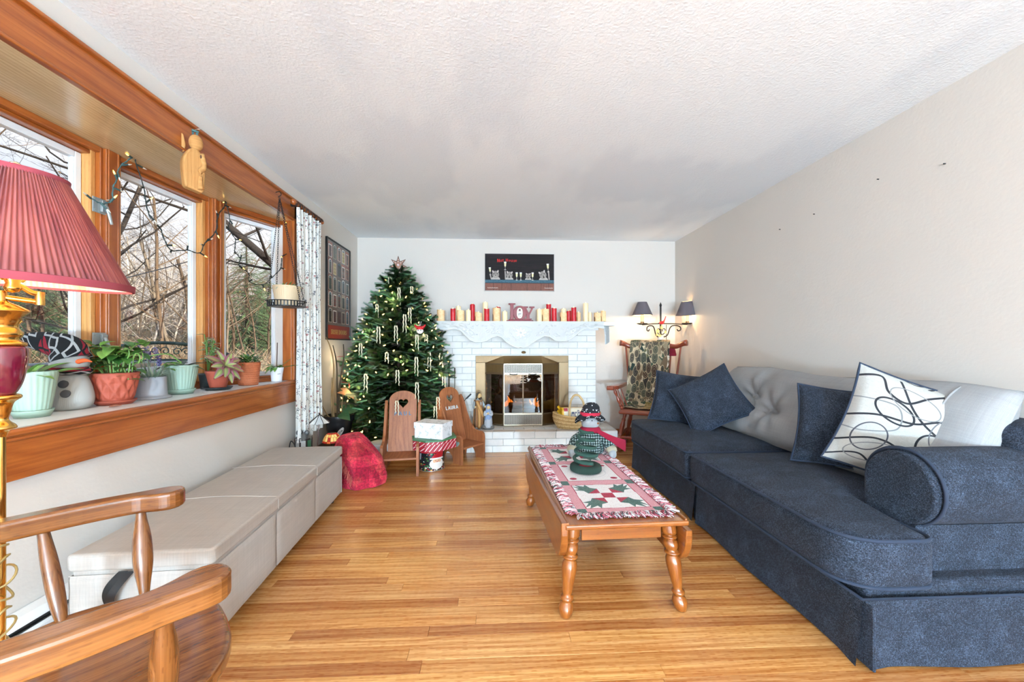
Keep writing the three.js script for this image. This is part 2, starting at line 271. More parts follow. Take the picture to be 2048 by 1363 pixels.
for (const [y, z] of [[1.995, -1.86], [2.06, -2.20], [2.01, -2.66], [2.00, -2.99]]) part(wallRight, 'nail', at(cyl(0.003, 0.003, 0.012, 8), XR - 0.004, y, z, 0, 0, PI / 2), W.black);
// the rear wall, with a window of small panes that the fire doors mirror
const RW = [-0.55, 1.15, 0.85, 2.05];
struct('wall_rear', [plate(XL - 0.15, RW[0], -0.09, H, ZF, ZF + 0.15), plate(RW[1], XR + 0.15, -0.09, H, ZF, ZF + 0.15), plate(RW[0], RW[1], -0.09, RW[2], ZF, ZF + 0.15), plate(RW[0], RW[1], RW[3], H, ZF, ZF + 0.15)].map((g) => uvm(g)), W.wall);
const WY0 = 0.815, WY1 = 2.095, WZ0 = -3.275, WZ1 = -0.30;                   // bow window opening
struct('wall_left', [plate(XL - 0.15, XL, -0.09, H, ZB, WZ0), plate(XL - 0.15, XL, -0.09, H, WZ1, ZF), plate(XL - 0.15, XL, -0.09, WY0 - 0.03, WZ0, WZ1), plate(XL - 0.15, XL, WY1 + 0.03, H, WZ0, WZ1)].map((g) => uvm(g, 'z')), W.wall);
struct('baseboard_back', uvm(at(rbox(0.86, 0.085, 0.016, 0.004), 1.79, 0.0425, ZB + 0.0085), 'x'), W.pine);
struct('baseboard_right', uvm(at(rbox(0.016, 0.085, 4.9, 0.004), XR - 0.0085, 0.0425, -2.3), 'z'), W.pine);
// heater along the foot of the window wall
{
  const t = thing('baseboard_heater', 'white metal baseboard heater along the wall under the window', 'heater', [XL + 0.001, 0, -1.45]);
  const L = 2.7;
  part(t, 'back_plate', at(rbox(0.012, 0.20, L, 0.003), 0.007, 0.11, 0), W.white);
  part(t, 'hood', extrZ([[0.012, 0.21], [0.045, 0.205], [0.062, 0.180], [0.058, 0.177], [0.044, 0.199], [0.012, 0.204]], L), W.white);
  part(t, 'front_panel', extrZ([[0.064, 0.045], [0.069, 0.05], [0.066, 0.150], [0.058, 0.158], [0.056, 0.155], [0.061, 0.148]], L), W.white);
  part(t, 'damper', at(rbox(0.004, 0.03, L - 0.02, 0.001), 0.052, 0.168, 0, 0, 0, -0.7), W.black);
  part(t, 'fin_bank', at(rbox(0.04, 0.06, L - 0.1, 0.004), 0.036, 0.09, 0), W.iron);
}
function extrZ(pts, L) { return at(extr(shapeOf(pts), L), 0, 0, -L / 2); }

// ---- bow window: polyline of the inner faces of its frames (x, z)
const BOW = [[-1.64, -3.335], [-1.885, -2.80], [-1.95, -2.13], [-1.95, -1.47], [-1.885, -0.80], [-1.64, -0.24]];
const outward = BOW.map(([x, z]) => [x - 0.13, z + (z < -1.8 ? -0.03 : 0.03)]);
const slab = (y0, y1, inner = XL + 0.002) => { const pts = [[inner, WZ0 + 0.002], [XL - 0.04, WZ0 + 0.002], ...outward, [XL - 0.04, WZ1], [inner, WZ1]]; return at(extr(shapeOf(pts.map(([x, z]) => [x, -z])), y1 - y0), 0, y0, 0, -PI / 2, 0, 0); };
struct('window_sill', uvm(slab(0.775, 0.82), 'z'), W.white);
struct('window_soffit', uvm(slab(2.09, 2.14), 'z'), W.pineLight);
struct('trim_1', [   // apron board with a rounded nose
  uvm(at(rbox(0.022, 0.165, 3.06, 0.003), XL + 0.012, 0.735, -1.755), 'z', 0.3), uvm(at(rbox(0.036, 0.026, 3.06, 0.011, 3), XL + 0.016, 0.812, -1.755), 'z', 1.1), uvm(at(rbox(0.028, 0.012, 3.06, 0.005, 2), XL + 0.015, 0.790, -1.755), 'z', 2)], W.pine);
struct('trim_2', [   // header board
  uvm(at(rbox(0.022, 0.150, 3.50, 0.003), XL + 0.012, 2.166, -1.99), 'z', 0.8), uvm(at(rbox(0.040, 0.018, 3.50, 0.006, 2), XL + 0.021, 2.248, -1.99), 'z', 1.6), uvm(at(rbox(0.030, 0.014, 3.50, 0.005, 2), XL + 0.016, 2.097, -1.99), 'z', 2.6)], W.pine);
struct('trim_3', uvm(at(rbox(0.07, 1.28, 0.03, 0.004), XL - 0.035, 1.455, WZ0 + 0.016), 'y'), W.pine);
struct('trim_4', uvm(at(rbox(0.022, 1.42, 0.075, 0.004), XL + 0.012, 1.52, WZ0 - 0.005), 'y'), W.pine);
const onBow = (k, s, inset = 0) => { const [x0, z0] = BOW[k], [x1, z1] = BOW[k + 1], L = Math.hypot(x1 - x0, z1 - z0), nx = -(z0 - z1) / L, nz = (x0 - x1) / L, sg = nx < 0 ? -1 : 1; return [lerp(x0, x1, s) + sg * nx * inset, lerp(z0, z1, s) + sg * nz * inset]; };
function windowUnit(k, latches) {
  const [xa, za] = BOW[k], [xb, zb] = BOW[k + 1], L = Math.hypot(xb - xa, zb - za), y0 = 0.82, h = 1.27;   // runs towards +z: local x to the left seen from the room
  const t = structGroup('window_' + (k + 1), [xa, y0, za], Math.atan2(-(zb - za), xb - xa));
  // local: x along the unit, y up, z negative is the room? find the side
  const inw = v3(Math.sin(t.rotation.y), 0, Math.cos(t.rotation.y)).dot(v3(1, 0, 0)) > 0 ? 1 : -1;
  const bx = (w, hh, d, x, y, z, r = 0.004) => uvm(at(rbox(w, hh, d, r), x, y, z * inw), hh > w ? 'y' : 'x', rr(0, 5), rr(0, 5));
  for (const [x, s] of [[0, 1], [L, -1]]) {
    part(t, 'jamb', [bx(0.052, h, 0.10, x + s * 0.024, h / 2, -0.055), bx(0.012, h, 0.02, x + s * 0.030, h / 2, 0.0, 0.005)], W.pine);
    part(t, 'stop', bx(0.026, h, 0.06, x + s * 0.063, h / 2, -0.058), W.jamb);
  }
  part(t, 'head', [bx(L - 0.10, 0.030, 0.10, L / 2, h - 0.015, -0.055), bx(L - 0.10, 0.018, 0.06, L / 2, h - 0.039, -0.06)], W.pine);
  part(t, 'stool', [bx(L - 0.10, 0.030, 0.10, L / 2, 0.015, -0.055), bx(L - 0.10, 0.014, 0.06, L / 2, 0.037, -0.06)], W.pine);
  const a = 0.078, b = L - 0.078, sy0 = 0.045, sy1 = h - 0.05, sw = 0.030;
  part(t, 'sash', [bx(sw, sy1 - sy0, 0.035, a + sw / 2, (sy0 + sy1) / 2, -0.085), bx(sw, sy1 - sy0, 0.035, b - sw / 2, (sy0 + sy1) / 2, -0.085), bx(b - a - 2 * sw, sw, 0.035, (a + b) / 2, sy0 + sw / 2, -0.085), bx(b - a - 2 * sw, sw, 0.035, (a + b) / 2, sy1 - sw / 2, -0.085),
    bx(0.008, sy1 - sy0 - 0.05, 0.012, a + sw + 0.003, (sy0 + sy1) / 2, -0.078, 0.002), bx(0.008, sy1 - sy0 - 0.05, 0.012, b - sw - 0.003, (sy0 + sy1) / 2, -0.078, 0.002)], W.vinyl);
  const pw = b - a - 2 * sw, ph = sy1 - sy0 - 2 * sw;
  part(t, 'pane', at(new THREE.PlaneGeometry(pw + 0.004, ph + 0.004), (a + b) / 2, (sy0 + sy1) / 2, -0.085 * inw), W.glass);
  for (const y of latches) {   // casement lock: plate and lever
    const p = part(t, 'latch_plate', [at(rbox(0.075, 0.075, 0.005, 0.002), 0.062, y, 0.004 * inw), at(rbox(0.03, 0.06, 0.014, 0.004), 0.05, y, 0.012 * inw), at(cyl(0.004, 0.004, 0.004, 8), 0.09, y + 0.026, 0.008 * inw, PI / 2), at(cyl(0.004, 0.004, 0.004, 8), 0.09, y - 0.026, 0.008 * inw, PI / 2)], W.greymetal);
    part(p, 'lever', limb([[0.058, y + 0.015, 0.022 * inw], [0.052, y - 0.02, 0.032 * inw], [0.036, y - 0.085, 0.036 * inw]], [0.009, 0.008, 0.006], 8, 10), W.greymetal);
  }
  return t;
}
windowUnit(0, []); windowUnit(1, []); windowUnit(2, [0.97, 0.305]); windowUnit(3, []); windowUnit(4, []);
for (let k = 1; k < 5; k++) { const [x, z] = BOW[k]; struct('trim_' + (4 + k), uvm(at(rbox(0.016, 1.27, 0.052, 0.004), x + 0.004, 1.455, z, 0, [0, 0.25, 0.05, -0.05, -0.25][k], 0), 'y', k), W.pine); }
// rear window
{
  const t = structGroup('window_6', [(RW[0] + RW[1]) / 2, (RW[2] + RW[3]) / 2, ZF + 0.05]), w = RW[1] - RW[0], h = RW[3] - RW[2];
  part(t, 'frame', [at(rbox(w, 0.05, 0.1), 0, h / 2 - 0.025, 0), at(rbox(w, 0.05, 0.1), 0, -h / 2 + 0.025, 0), at(rbox(0.05, h, 0.1), -w / 2 + 0.025, 0, 0), at(rbox(0.05, h, 0.1), w / 2 - 0.025, 0, 0), at(rbox(0.05, h, 0.08), 0, 0, 0)], W.white);
  for (const x of [-0.55, -0.28, 0.28, 0.55]) part(t, 'muntin', at(rbox(0.018, h - 0.1, 0.03), x, 0, 0), W.white);
  for (const y of [-0.27, 0, 0.27]) part(t, 'muntin', at(rbox(w - 0.1, 0.018, 0.028), 0, y, 0), W.white);
  part(t, 'pane', new THREE.PlaneGeometry(w - 0.08, h - 0.08), W.glass);
}
// lamps of the room behind the camera: white globes on slim stands
const lampGlass = glow([244, 250, 255], 2.0);
for (const [x, z, power, y, label] of LAMPS) {
  const t = thing('globe_lamp', label, 'lamp', [x, 0, z]);
  part(t, 'base', lathe([[0, 0], [0.14, 0], [0.14, 0.02], [0.03, 0.04], [0, 0.04]]), W.steel);
  part(t, 'pole', at(cyl(0.012, 0.012, y - 0.16, 12), 0, (y - 0.16) / 2 + 0.02, 0), W.steel);
  part(t, 'collar', at(cyl(0.03, 0.05, 0.04, 20), 0, y - 0.155, 0), W.steel);
  part(t, 'lamp_globe', at(ball(0.15, 28, 20), 0, y, 0), lampGlass);
  const l = new THREE.PointLight(new THREE.Color(...LAMP_TINT), power); l.position.set(x, y, z); l.castShadow = true; l.shadow.radius = 7.4; scene.add(l);
}
// ---------------------------------------------------------------- fireplace
const BX0 = -0.565, BX1 = 1.175, BZ = -4.50, HY = 0.212;     // chimney breast and hearth height
const hole = [-0.02, 0.70, HY, 0.90];
{
  const t = thing('fireplace', 'white painted brick fireplace with raised hearth and lace covered mantel', 'fireplace');
  const breast = part(t, 'chimney_breast', [plate(BX0 + 0.008, hole[0], HY, 1.31, ZB + 0.002, BZ - 0.008), plate(hole[1], BX1 - 0.008, HY, 1.31, ZB + 0.002, BZ - 0.008), plate(hole[0], hole[1], hole[3], 1.31, ZB + 0.002, BZ - 0.008)].map((g) => uvm(g)), W.mortar);
  const ch = 0.0712, bw = 0.218; let row = 0;
  const brick = (par, x0, x1, y, z, hh = 0.066, d = 0.03) => { if (x1 - x0 < 0.02) return; part(par, 'brick', uvm(at(rbox(x1 - x0 - 0.0045, hh, d, 0.003), (x0 + x1) / 2 + rr(-0.001, 0.001), y, z + rr(-0.0015, 0.0015), 0, rr(-0.004, 0.004), 0), 'x', rr(0, 3), rr(0, 3)), W.brick[Math.floor(R() * 3)]); };
  for (let y = HY + 0.036; y < 1.28; y += ch, row++) {
    let x = BX0 - (row % 2 ? bw / 2 : 0);
    for (; x < BX1 - 0.01; x += bw) {
      let a = Math.max(x, BX0), b = Math.min(x + bw, BX1);
      if (y < hole[3] + 0.03) { if (a < hole[0] && b > hole[0]) b = hole[0]; else if (a < hole[1] && b > hole[1]) a = hole[1]; else if (a >= hole[0] && b <= hole[1]) continue; }
      brick(breast, a, b, y, BZ - 0.015);
    }
    // the return on the right side
    part(breast, 'brick', uvm(at(rbox(0.03, 0.066, 0.24, 0.003), BX1 - 0.012, y, (ZB + BZ) / 2 + 0.004), 'z', rr(0, 3)), W.brick[row % 3]);
    part(breast, 'brick', uvm(at(rbox(0.03, 0.062, 0.24, 0.003), BX0 + 0.012, y, (ZB + BZ) / 2 + 0.004), 'z', rr(0, 3)), W.brick[row % 3]);
  }
  part(t, 'firebox', [plate(hole[0] - 0.01, hole[1] + 0.01, HY, hole[3], ZB - 0.02, ZB + 0.01), plate(hole[0] - 0.01, hole[0] + 0.005, HY, hole[3], ZB, BZ - 0.02), plate(hole[1] - 0.005, hole[1] + 0.01, HY, hole[3], ZB, BZ - 0.02), plate(hole[0], hole[1], hole[3] - 0.01, hole[3] + 0.01, ZB, BZ - 0.02), plate(hole[0], hole[1], HY - 0.01, HY + 0.005, ZB, BZ - 0.02)].map((g) => uvm(g)), M([44, 40, 38], 0.9, { bumpMap: T.pores, bumpScale: 0.004 }));
  part(t, 'corbel', uvm(at(rbox(BX1 - BX0 + 0.05, 0.05, 0.30, 0.006), (BX0 + BX1) / 2, 1.295, -4.63), 'x'), W.white);
  part(t, 'mantel_shelf', uvm(at(rbox(2.06, 0.045, 0.46, 0.006), 0.31, 1.336, -4.545), 'x'), W.white);
  part(t, 'damper_knob', [at(lathe([[0, 0], [0.006, 0], [0.006, 0.012], [0.016, 0.018], [0.019, 0.028], [0, 0.036]], 16), 0.345, 1.02, BZ, PI / 2, 0, 0, [1.4, 1, 0.8])], W.antique);
  // hearth: three courses in front, a tiled top
  const HX0 = -0.66, HX1 = 1.30, HZ = -4.085;
  const hearth = part(t, 'hearth', uvm(plate(HX0 + 0.01, HX1 - 0.01, 0, HY - 0.012, ZB + 0.01, HZ - 0.012), 'x'), W.mortar);
  for (let k = 0; k < 3; k++) { let x = HX0 - (k % 2 ? bw / 2 : 0); for (; x < HX1 - 0.01; x += bw) brick(hearth, Math.max(x, HX0), Math.min(x + bw, HX1), 0.034 + k * 0.0705, HZ - 0.015); }
  for (let k = 0; k < 4; k++) for (let x = HX0 - (k % 2 ? 0.11 : 0); x < HX1 - 0.01; x += 0.22) { const a = Math.max(x, HX0), b = Math.min(x + 0.22, HX1); if (b - a > 0.03) part(hearth, 'tile', uvm(at(rbox(b - a - 0.006, 0.014, 0.096, 0.003), (a + b) / 2, HY - 0.007 + rr(-0.001, 0.001), HZ - 0.054 - k * 0.102), 'x', rr(0, 3), rr(0, 3)), [M([214, 204, 194], 0.55, { map: T.brickC }), W.brick[1], M([224, 216, 206], 0.55, { map: T.brickC })][k % 3]); }
}
// lace mantel scarf: hangs in scallops, white relief on white
{
  const pts = [[840, 657], [858, 656], [880, 658], [897, 659], [911, 657], [922, 661], [930, 669], [941, 680], [951, 684], [962, 684], [973, 681], [985, 674], [995, 671], [1003, 674], [1013, 684], [1026, 692], [1036, 695], [1041, 693], [1046, 695], [1056, 691], [1066, 684], [1080, 676], [1089, 671], [1099, 673], [1110, 680], [1121, 682], [1134, 681], [1146, 674], [1158, 664], [1166, 658], [1178, 655], [1186, 657], [1195, 654], [1208, 656]];
  const bottom = (x) => { for (let i = 0; i < pts.length - 1; i++) if (x <= pts[i + 1][0]) return lerp(pts[i][1], pts[i + 1][1], clamp((x - pts[i][0]) / (pts[i + 1][0] - pts[i][0]))); return pts[pts.length - 1][1]; };
  const zc = 4.33, X = (px) => (px - 1024) / 796 * zc + zc * 0.0477, Y = (py) => 1.10 - (py - 690) / 796 * zc;   // the drop was measured on its own plane
  const x0 = X(840), x1 = X(1209);
  const lace = (ground, mesh, mid0, hi) => (g, w, h) => {
    g.fillStyle = ground; g.fillRect(0, 0, w, h); g.lineCap = 'round';
    const r = rngOf(8), mid = w * 0.545;
    const motif = (cx, cy, s) => { for (let k = 0; k < 8; k++) { g.save(); g.translate(cx, cy); g.rotate(k * PI / 4); g.fillStyle = hi; g.beginPath(); g.ellipse(s * 0.6, 0, s * 0.42, s * 0.17, 0, 0, 7); g.fill(); g.restore(); } g.fillStyle = mid0; g.beginPath(); g.arc(cx, cy, s * 0.16, 0, 7); g.fill(); };
    g.strokeStyle = mesh; g.lineWidth = 1.5; for (let x = 0; x < w; x += 9) { g.beginPath(); g.moveTo(x, 60); g.lineTo(x + 120, h); g.stroke(); g.beginPath(); g.moveTo(x + 120, 60); g.lineTo(x, h); g.stroke(); }
    for (const [cx, cy, s] of [[w * 0.25, 130, 46], [w * 0.83, 130, 46], [mid, 190, 66], [w * 0.42, 100, 36], [w * 0.66, 100, 36]]) { motif(cx, cy, s); g.strokeStyle = hi; g.lineWidth = 5; g.beginPath(); g.ellipse(cx, cy, s * 1.9, s * 1.25, 0, 0, 7); g.stroke(); }
    for (let i = 0; i < 90; i++) { const x = r() * w, y = 70 + r() * (h - 110); motif(x, y, 9 + r() * 10); }
    g.strokeStyle = hi; g.lineWidth = 4; for (let i = 0; i < 40; i++) { const x = r() * w, y = 60 + r() * (h - 90); g.beginPath(); g.arc(x, y, 16 + r() * 18, r() * 6, r() * 6 + 3); g.stroke(); }
  };
  const tex = ctex(2048, 320, lace('#9a9a9a', '#777', '#444', '#fff'), 1, 1, false), texC = ctex(2048, 320, lace('#dcdcda', '#e8e8e6', '#c8c8c6', '#f4f4f2'));
  const scarf = M([250, 250, 250], 0.85, { map: texC, bumpMap: tex, bumpScale: 0.006, sheen: 0.2, sheenColor: col([255, 255, 255]) });
  const t = thing('mantel_scarf', 'white lace scarf with scalloped edge draped over the mantel shelf', 'scarf');
  const zf = -4.308, W2 = x1 - x0;
  part(t, 'lace_top', surf((u, v) => [lerp(x0 - 0.01, x1 + 0.03, u), 1.3605 + 0.0012 * Math.sin(u * 40), lerp(-4.70, zf - 0.004, v)], 60, 6), M([246, 246, 244], 0.85));
  // the fall: front sheet and a thickness behind it
  const sheet = (off) => surf((u, v) => { const x = lerp(x0, x1, u), px = 1024 + (x / zc - 0.0477) * 796, yb = Y(bottom(px)), k = Math.pow(v, 0.9); return [x, lerp(1.361, yb, k), zf + off + 0.010 * Math.sin(u * 47) * v + 0.006 * Math.sin(u * 101) * v * v]; }, 220, 16, 1, 1);
  part(t, 'lace_fall', sheet(0), scarf);
  const edge = []; for (let i = 0; i <= 220; i++) { const u = i / 220, x = lerp(x0, x1, u), px = 1024 + (x / zc - 0.0477) * 796; edge.push([x, Y(bottom(px)), zf + 0.002 + 0.010 * Math.sin(u * 47) + 0.006 * Math.sin(u * 101)]); }
  part(t, 'scalloped_edge', limb(edge, 0.0045, 6), M([238, 238, 234], 0.8));
  // hanging end on the right
  part(t, 'lace_end', surf((u, v) => { const x = x1 + 0.012 + 0.075 * u * (1 - v * 0.55) + 0.045 * v - 0.03 * v * v * (1 - u); return [x, 1.361 - v * (0.25 - 0.10 * Math.pow(Math.abs(u - 0.35), 1.2)) - 0.02 * u, -4.45 + 0.035 * Math.sin(u * 7 + v * 2) + 0.05 * v]; }, 24, 24, 0.1, 1), scarf);
}
// brass insert: flat surround, hooded bay of five glass panels
{
  const t = thing('fireplace_insert', 'antique brass fireplace surround with hooded bay of glass doors', 'fireplace doors');
  const xa = -0.195, xb = 0.855, yt = 0.982, z0 = BZ + 0.012, ia = -0.085, ib = 0.745, it = 0.90, zf = BZ + 0.13, ca = 0.115, cb = 0.545;
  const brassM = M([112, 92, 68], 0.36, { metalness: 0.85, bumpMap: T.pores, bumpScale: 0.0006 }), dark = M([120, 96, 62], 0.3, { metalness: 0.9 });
  const bar = (x0, y0, x1, y1, d = 0.02, z = z0) => at(rbox(x1 - x0, y1 - y0, d, 0.003), (x0 + x1) / 2, (y0 + y1) / 2, z);
  part(t, 'side_jamb', bar(xa, HY + 0.002, ia, yt - 0.075), brassM); part(t, 'side_jamb', bar(ib, HY + 0.002, xb, yt - 0.075), brassM);
  part(t, 'top_band', bar(xa, yt - 0.075, xb, yt), brassM);
  // hood: three facets falling from the middle of the top band to the bay
  const tri = (...p) => { const g = new THREE.BufferGeometry(); g.setAttribute('position', new THREE.Float32BufferAttribute(p.flat(), 3)); g.computeVertexNormals(); return g; };
  const A = [0.12, yt - 0.002, z0 + 0.012], B = [0.54, yt - 0.002, z0 + 0.012], C = [ca, it, zf + 0.006], D = [cb, it, zf + 0.006], E = [ia - 0.01, it, z0 + 0.011], F = [ib + 0.01, it, z0 + 0.011];
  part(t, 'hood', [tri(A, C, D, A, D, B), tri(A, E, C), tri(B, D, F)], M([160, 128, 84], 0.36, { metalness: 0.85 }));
  const plan = [[ia, z0 + 0.012], [ca, zf], [cb, zf], [ib, z0 + 0.012]];
  // five panels: each a frame with strip above, glass, strip below
  const perf = gtex(256, 64, (u, v) => { const x = u * 32, y = v * 8 + (Math.floor(x) % 2) * 0.5, d = Math.hypot((x % 1) - 0.5, (y % 1) - 0.5); return smooth(0.3, 0.38, d); }, 0.32, 0.08);
  const perfC = dtex(256, 64, (u, v) => { const x = u * 32, y = v * 8 + (Math.floor(x) % 2) * 0.5, d = Math.hypot((x % 1) - 0.5, (y % 1) - 0.5), k = smooth(0.3, 0.38, d); return [lerp(40, 205, k), lerp(38, 200, k), lerp(36, 192, k)]; }, true, 0.32, 0.08);
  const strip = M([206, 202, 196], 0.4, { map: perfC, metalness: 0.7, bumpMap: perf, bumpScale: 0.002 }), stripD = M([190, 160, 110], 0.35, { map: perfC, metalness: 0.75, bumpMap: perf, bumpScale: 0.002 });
  const smoke = new THREE.MeshPhysicalMaterial({ color: new THREE.Color(0.22, 0.21, 0.20), roughness: 0.02, transmission: 1, thickness: 0, ior: 1.75, side: THREE.DoubleSide });
  for (let k = 0; k < 3; k++) {
    const [ax, az] = plan[k], [bx, bz] = plan[k + 1], L = Math.hypot(bx - ax, bz - az), p = holder(t, 'bay_panel', [ax, 0, az], Math.atan2(-(bz - az), bx - ax));
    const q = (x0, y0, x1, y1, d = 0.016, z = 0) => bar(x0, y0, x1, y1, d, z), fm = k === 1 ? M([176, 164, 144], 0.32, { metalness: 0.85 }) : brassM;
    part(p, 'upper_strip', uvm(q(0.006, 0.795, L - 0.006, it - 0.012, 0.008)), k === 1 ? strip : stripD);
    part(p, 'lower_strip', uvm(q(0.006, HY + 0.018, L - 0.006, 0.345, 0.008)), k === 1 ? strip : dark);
    part(p, 'frame', [q(0, HY + 0.004, L, HY + 0.020), q(0, 0.335, L, 0.352), q(0, 0.778, L, 0.798, 0.022), q(0, it - 0.014, L, it), q(0, HY + 0.004, 0.010, it), q(L - 0.010, HY + 0.004, L, it)], fm);
    if (k === 1) {
      for (const [x0, x1] of [[0.008, L / 2 - 0.002], [L / 2 + 0.002, L - 0.008]]) {
        part(p, 'glass_door', [q(x0, 0.352, x1, 0.358, 0.01), q(x0, 0.772, x1, 0.778, 0.01), q(x0, 0.352, x0 + 0.004, 0.778, 0.01), q(x1 - 0.004, 0.352, x1, 0.778, 0.01)], fm);
        part(p, 'glass', at(new THREE.PlaneGeometry(x1 - x0 - 0.008, 0.414), (x0 + x1) / 2, 0.565, 0), smoke);
        const hx = (x0 + x1) / 2; part(p, 'handle', limb([[hx - 0.042, 0.786, 0.012], [hx - 0.036, 0.783, 0.034], [hx, 0.779, 0.04], [hx + 0.036, 0.783, 0.034], [hx + 0.042, 0.786, 0.012]], 0.005, 8, 16), W.black);
      }
    } else part(p, 'glass', at(new THREE.PlaneGeometry(L - 0.018, 0.43), L / 2, 0.565, 0), smoke);
  }
  // base plate of the bay
  part(t, 'base_plate', at(extr(shapeOf(plan.map(([x, z]) => [x, -z])), 0.006), 0, HY + 0.001, 0, -PI / 2), dark);
}
// the fire: grate, split logs, flames
{
  const g = thing('fire_grate', 'black iron grate inside the fireplace', 'grate', [0.34, HY + 0.006, -4.62]);
  for (let i = 0; i < 6; i++) part(g, 'bar', at(rbox(0.012, 0.012, 0.2, 0.003), -0.22 + i * 0.088, 0.07, 0), W.black);
  for (const x of [-0.2, 0.2]) for (const z of [-0.08, 0.08]) part(g, 'leg', at(rbox(0.012, 0.07, 0.012, 0.003), x, 0.035, z), W.black);
  part(g, 'rail', [at(rbox(0.48, 0.012, 0.012), 0, 0.06, 0.085), at(rbox(0.48, 0.012, 0.012), 0, 0.06, -0.085)], W.black);
  const lm = M([92, 72, 56], 0.9, { map: T.bark });
  const log = (x, y, z, ry, L, n) => { const o = single('fire_log', uvm(warp(at(cyl(0.04, 0.037, L, 12), 0, 0, 0, 0, 0, PI / 2), (a) => { a.y += 0.004 * Math.sin(a.x * 30); a.z += 0.004 * Math.cos(a.x * 23); }), 'x'), lm, n, 'log'); o.position.set(x, y, z); o.rotation.y = ry; };
  log(0.32, HY + 0.124, -4.66, 0.06, 0.44, 'charred log at the back of the fireplace grate'); log(0.38, HY + 0.124, -4.575, -0.1, 0.40, 'charred log at the front of the fireplace grate'); log(0.36, HY + 0.195, -4.62, 0.35, 0.36, 'charred log lying crosswise on top of the fire');
  const fm = glow([255, 150, 52], 2.0), f = thing('fire_flames', 'orange flames licking round the logs behind the glass', 'fire', [0, HY + 0.17, -4.6]);
  for (const [x, h, w] of [[0.165, 0.13, 0.030], [0.20, 0.09, 0.026], [0.145, 0.08, 0.02], [0.28, 0.07, 0.02], [0.34, 0.055, 0.018], [0.42, 0.09, 0.022], [0.50, 0.12, 0.026], [0.535, 0.08, 0.02]]) part(f, 'flame', at(warp(slathe([[0, 0], [w, h * 0.25], [w * 0.6, h * 0.6], [0.002, h]], 10, 14), (a) => { a.x += 0.018 * Math.sin(a.y * 34 + x * 30); a.z *= 0.6; }), x, 0, rr(-0.03, 0.03)), fm);
  const l = new THREE.PointLight(new THREE.Color(1, 0.5, 0.18), 0.5); l.position.set(0.33, HY + 0.33, -4.56); l.castShadow = true; scene.add(l);
}
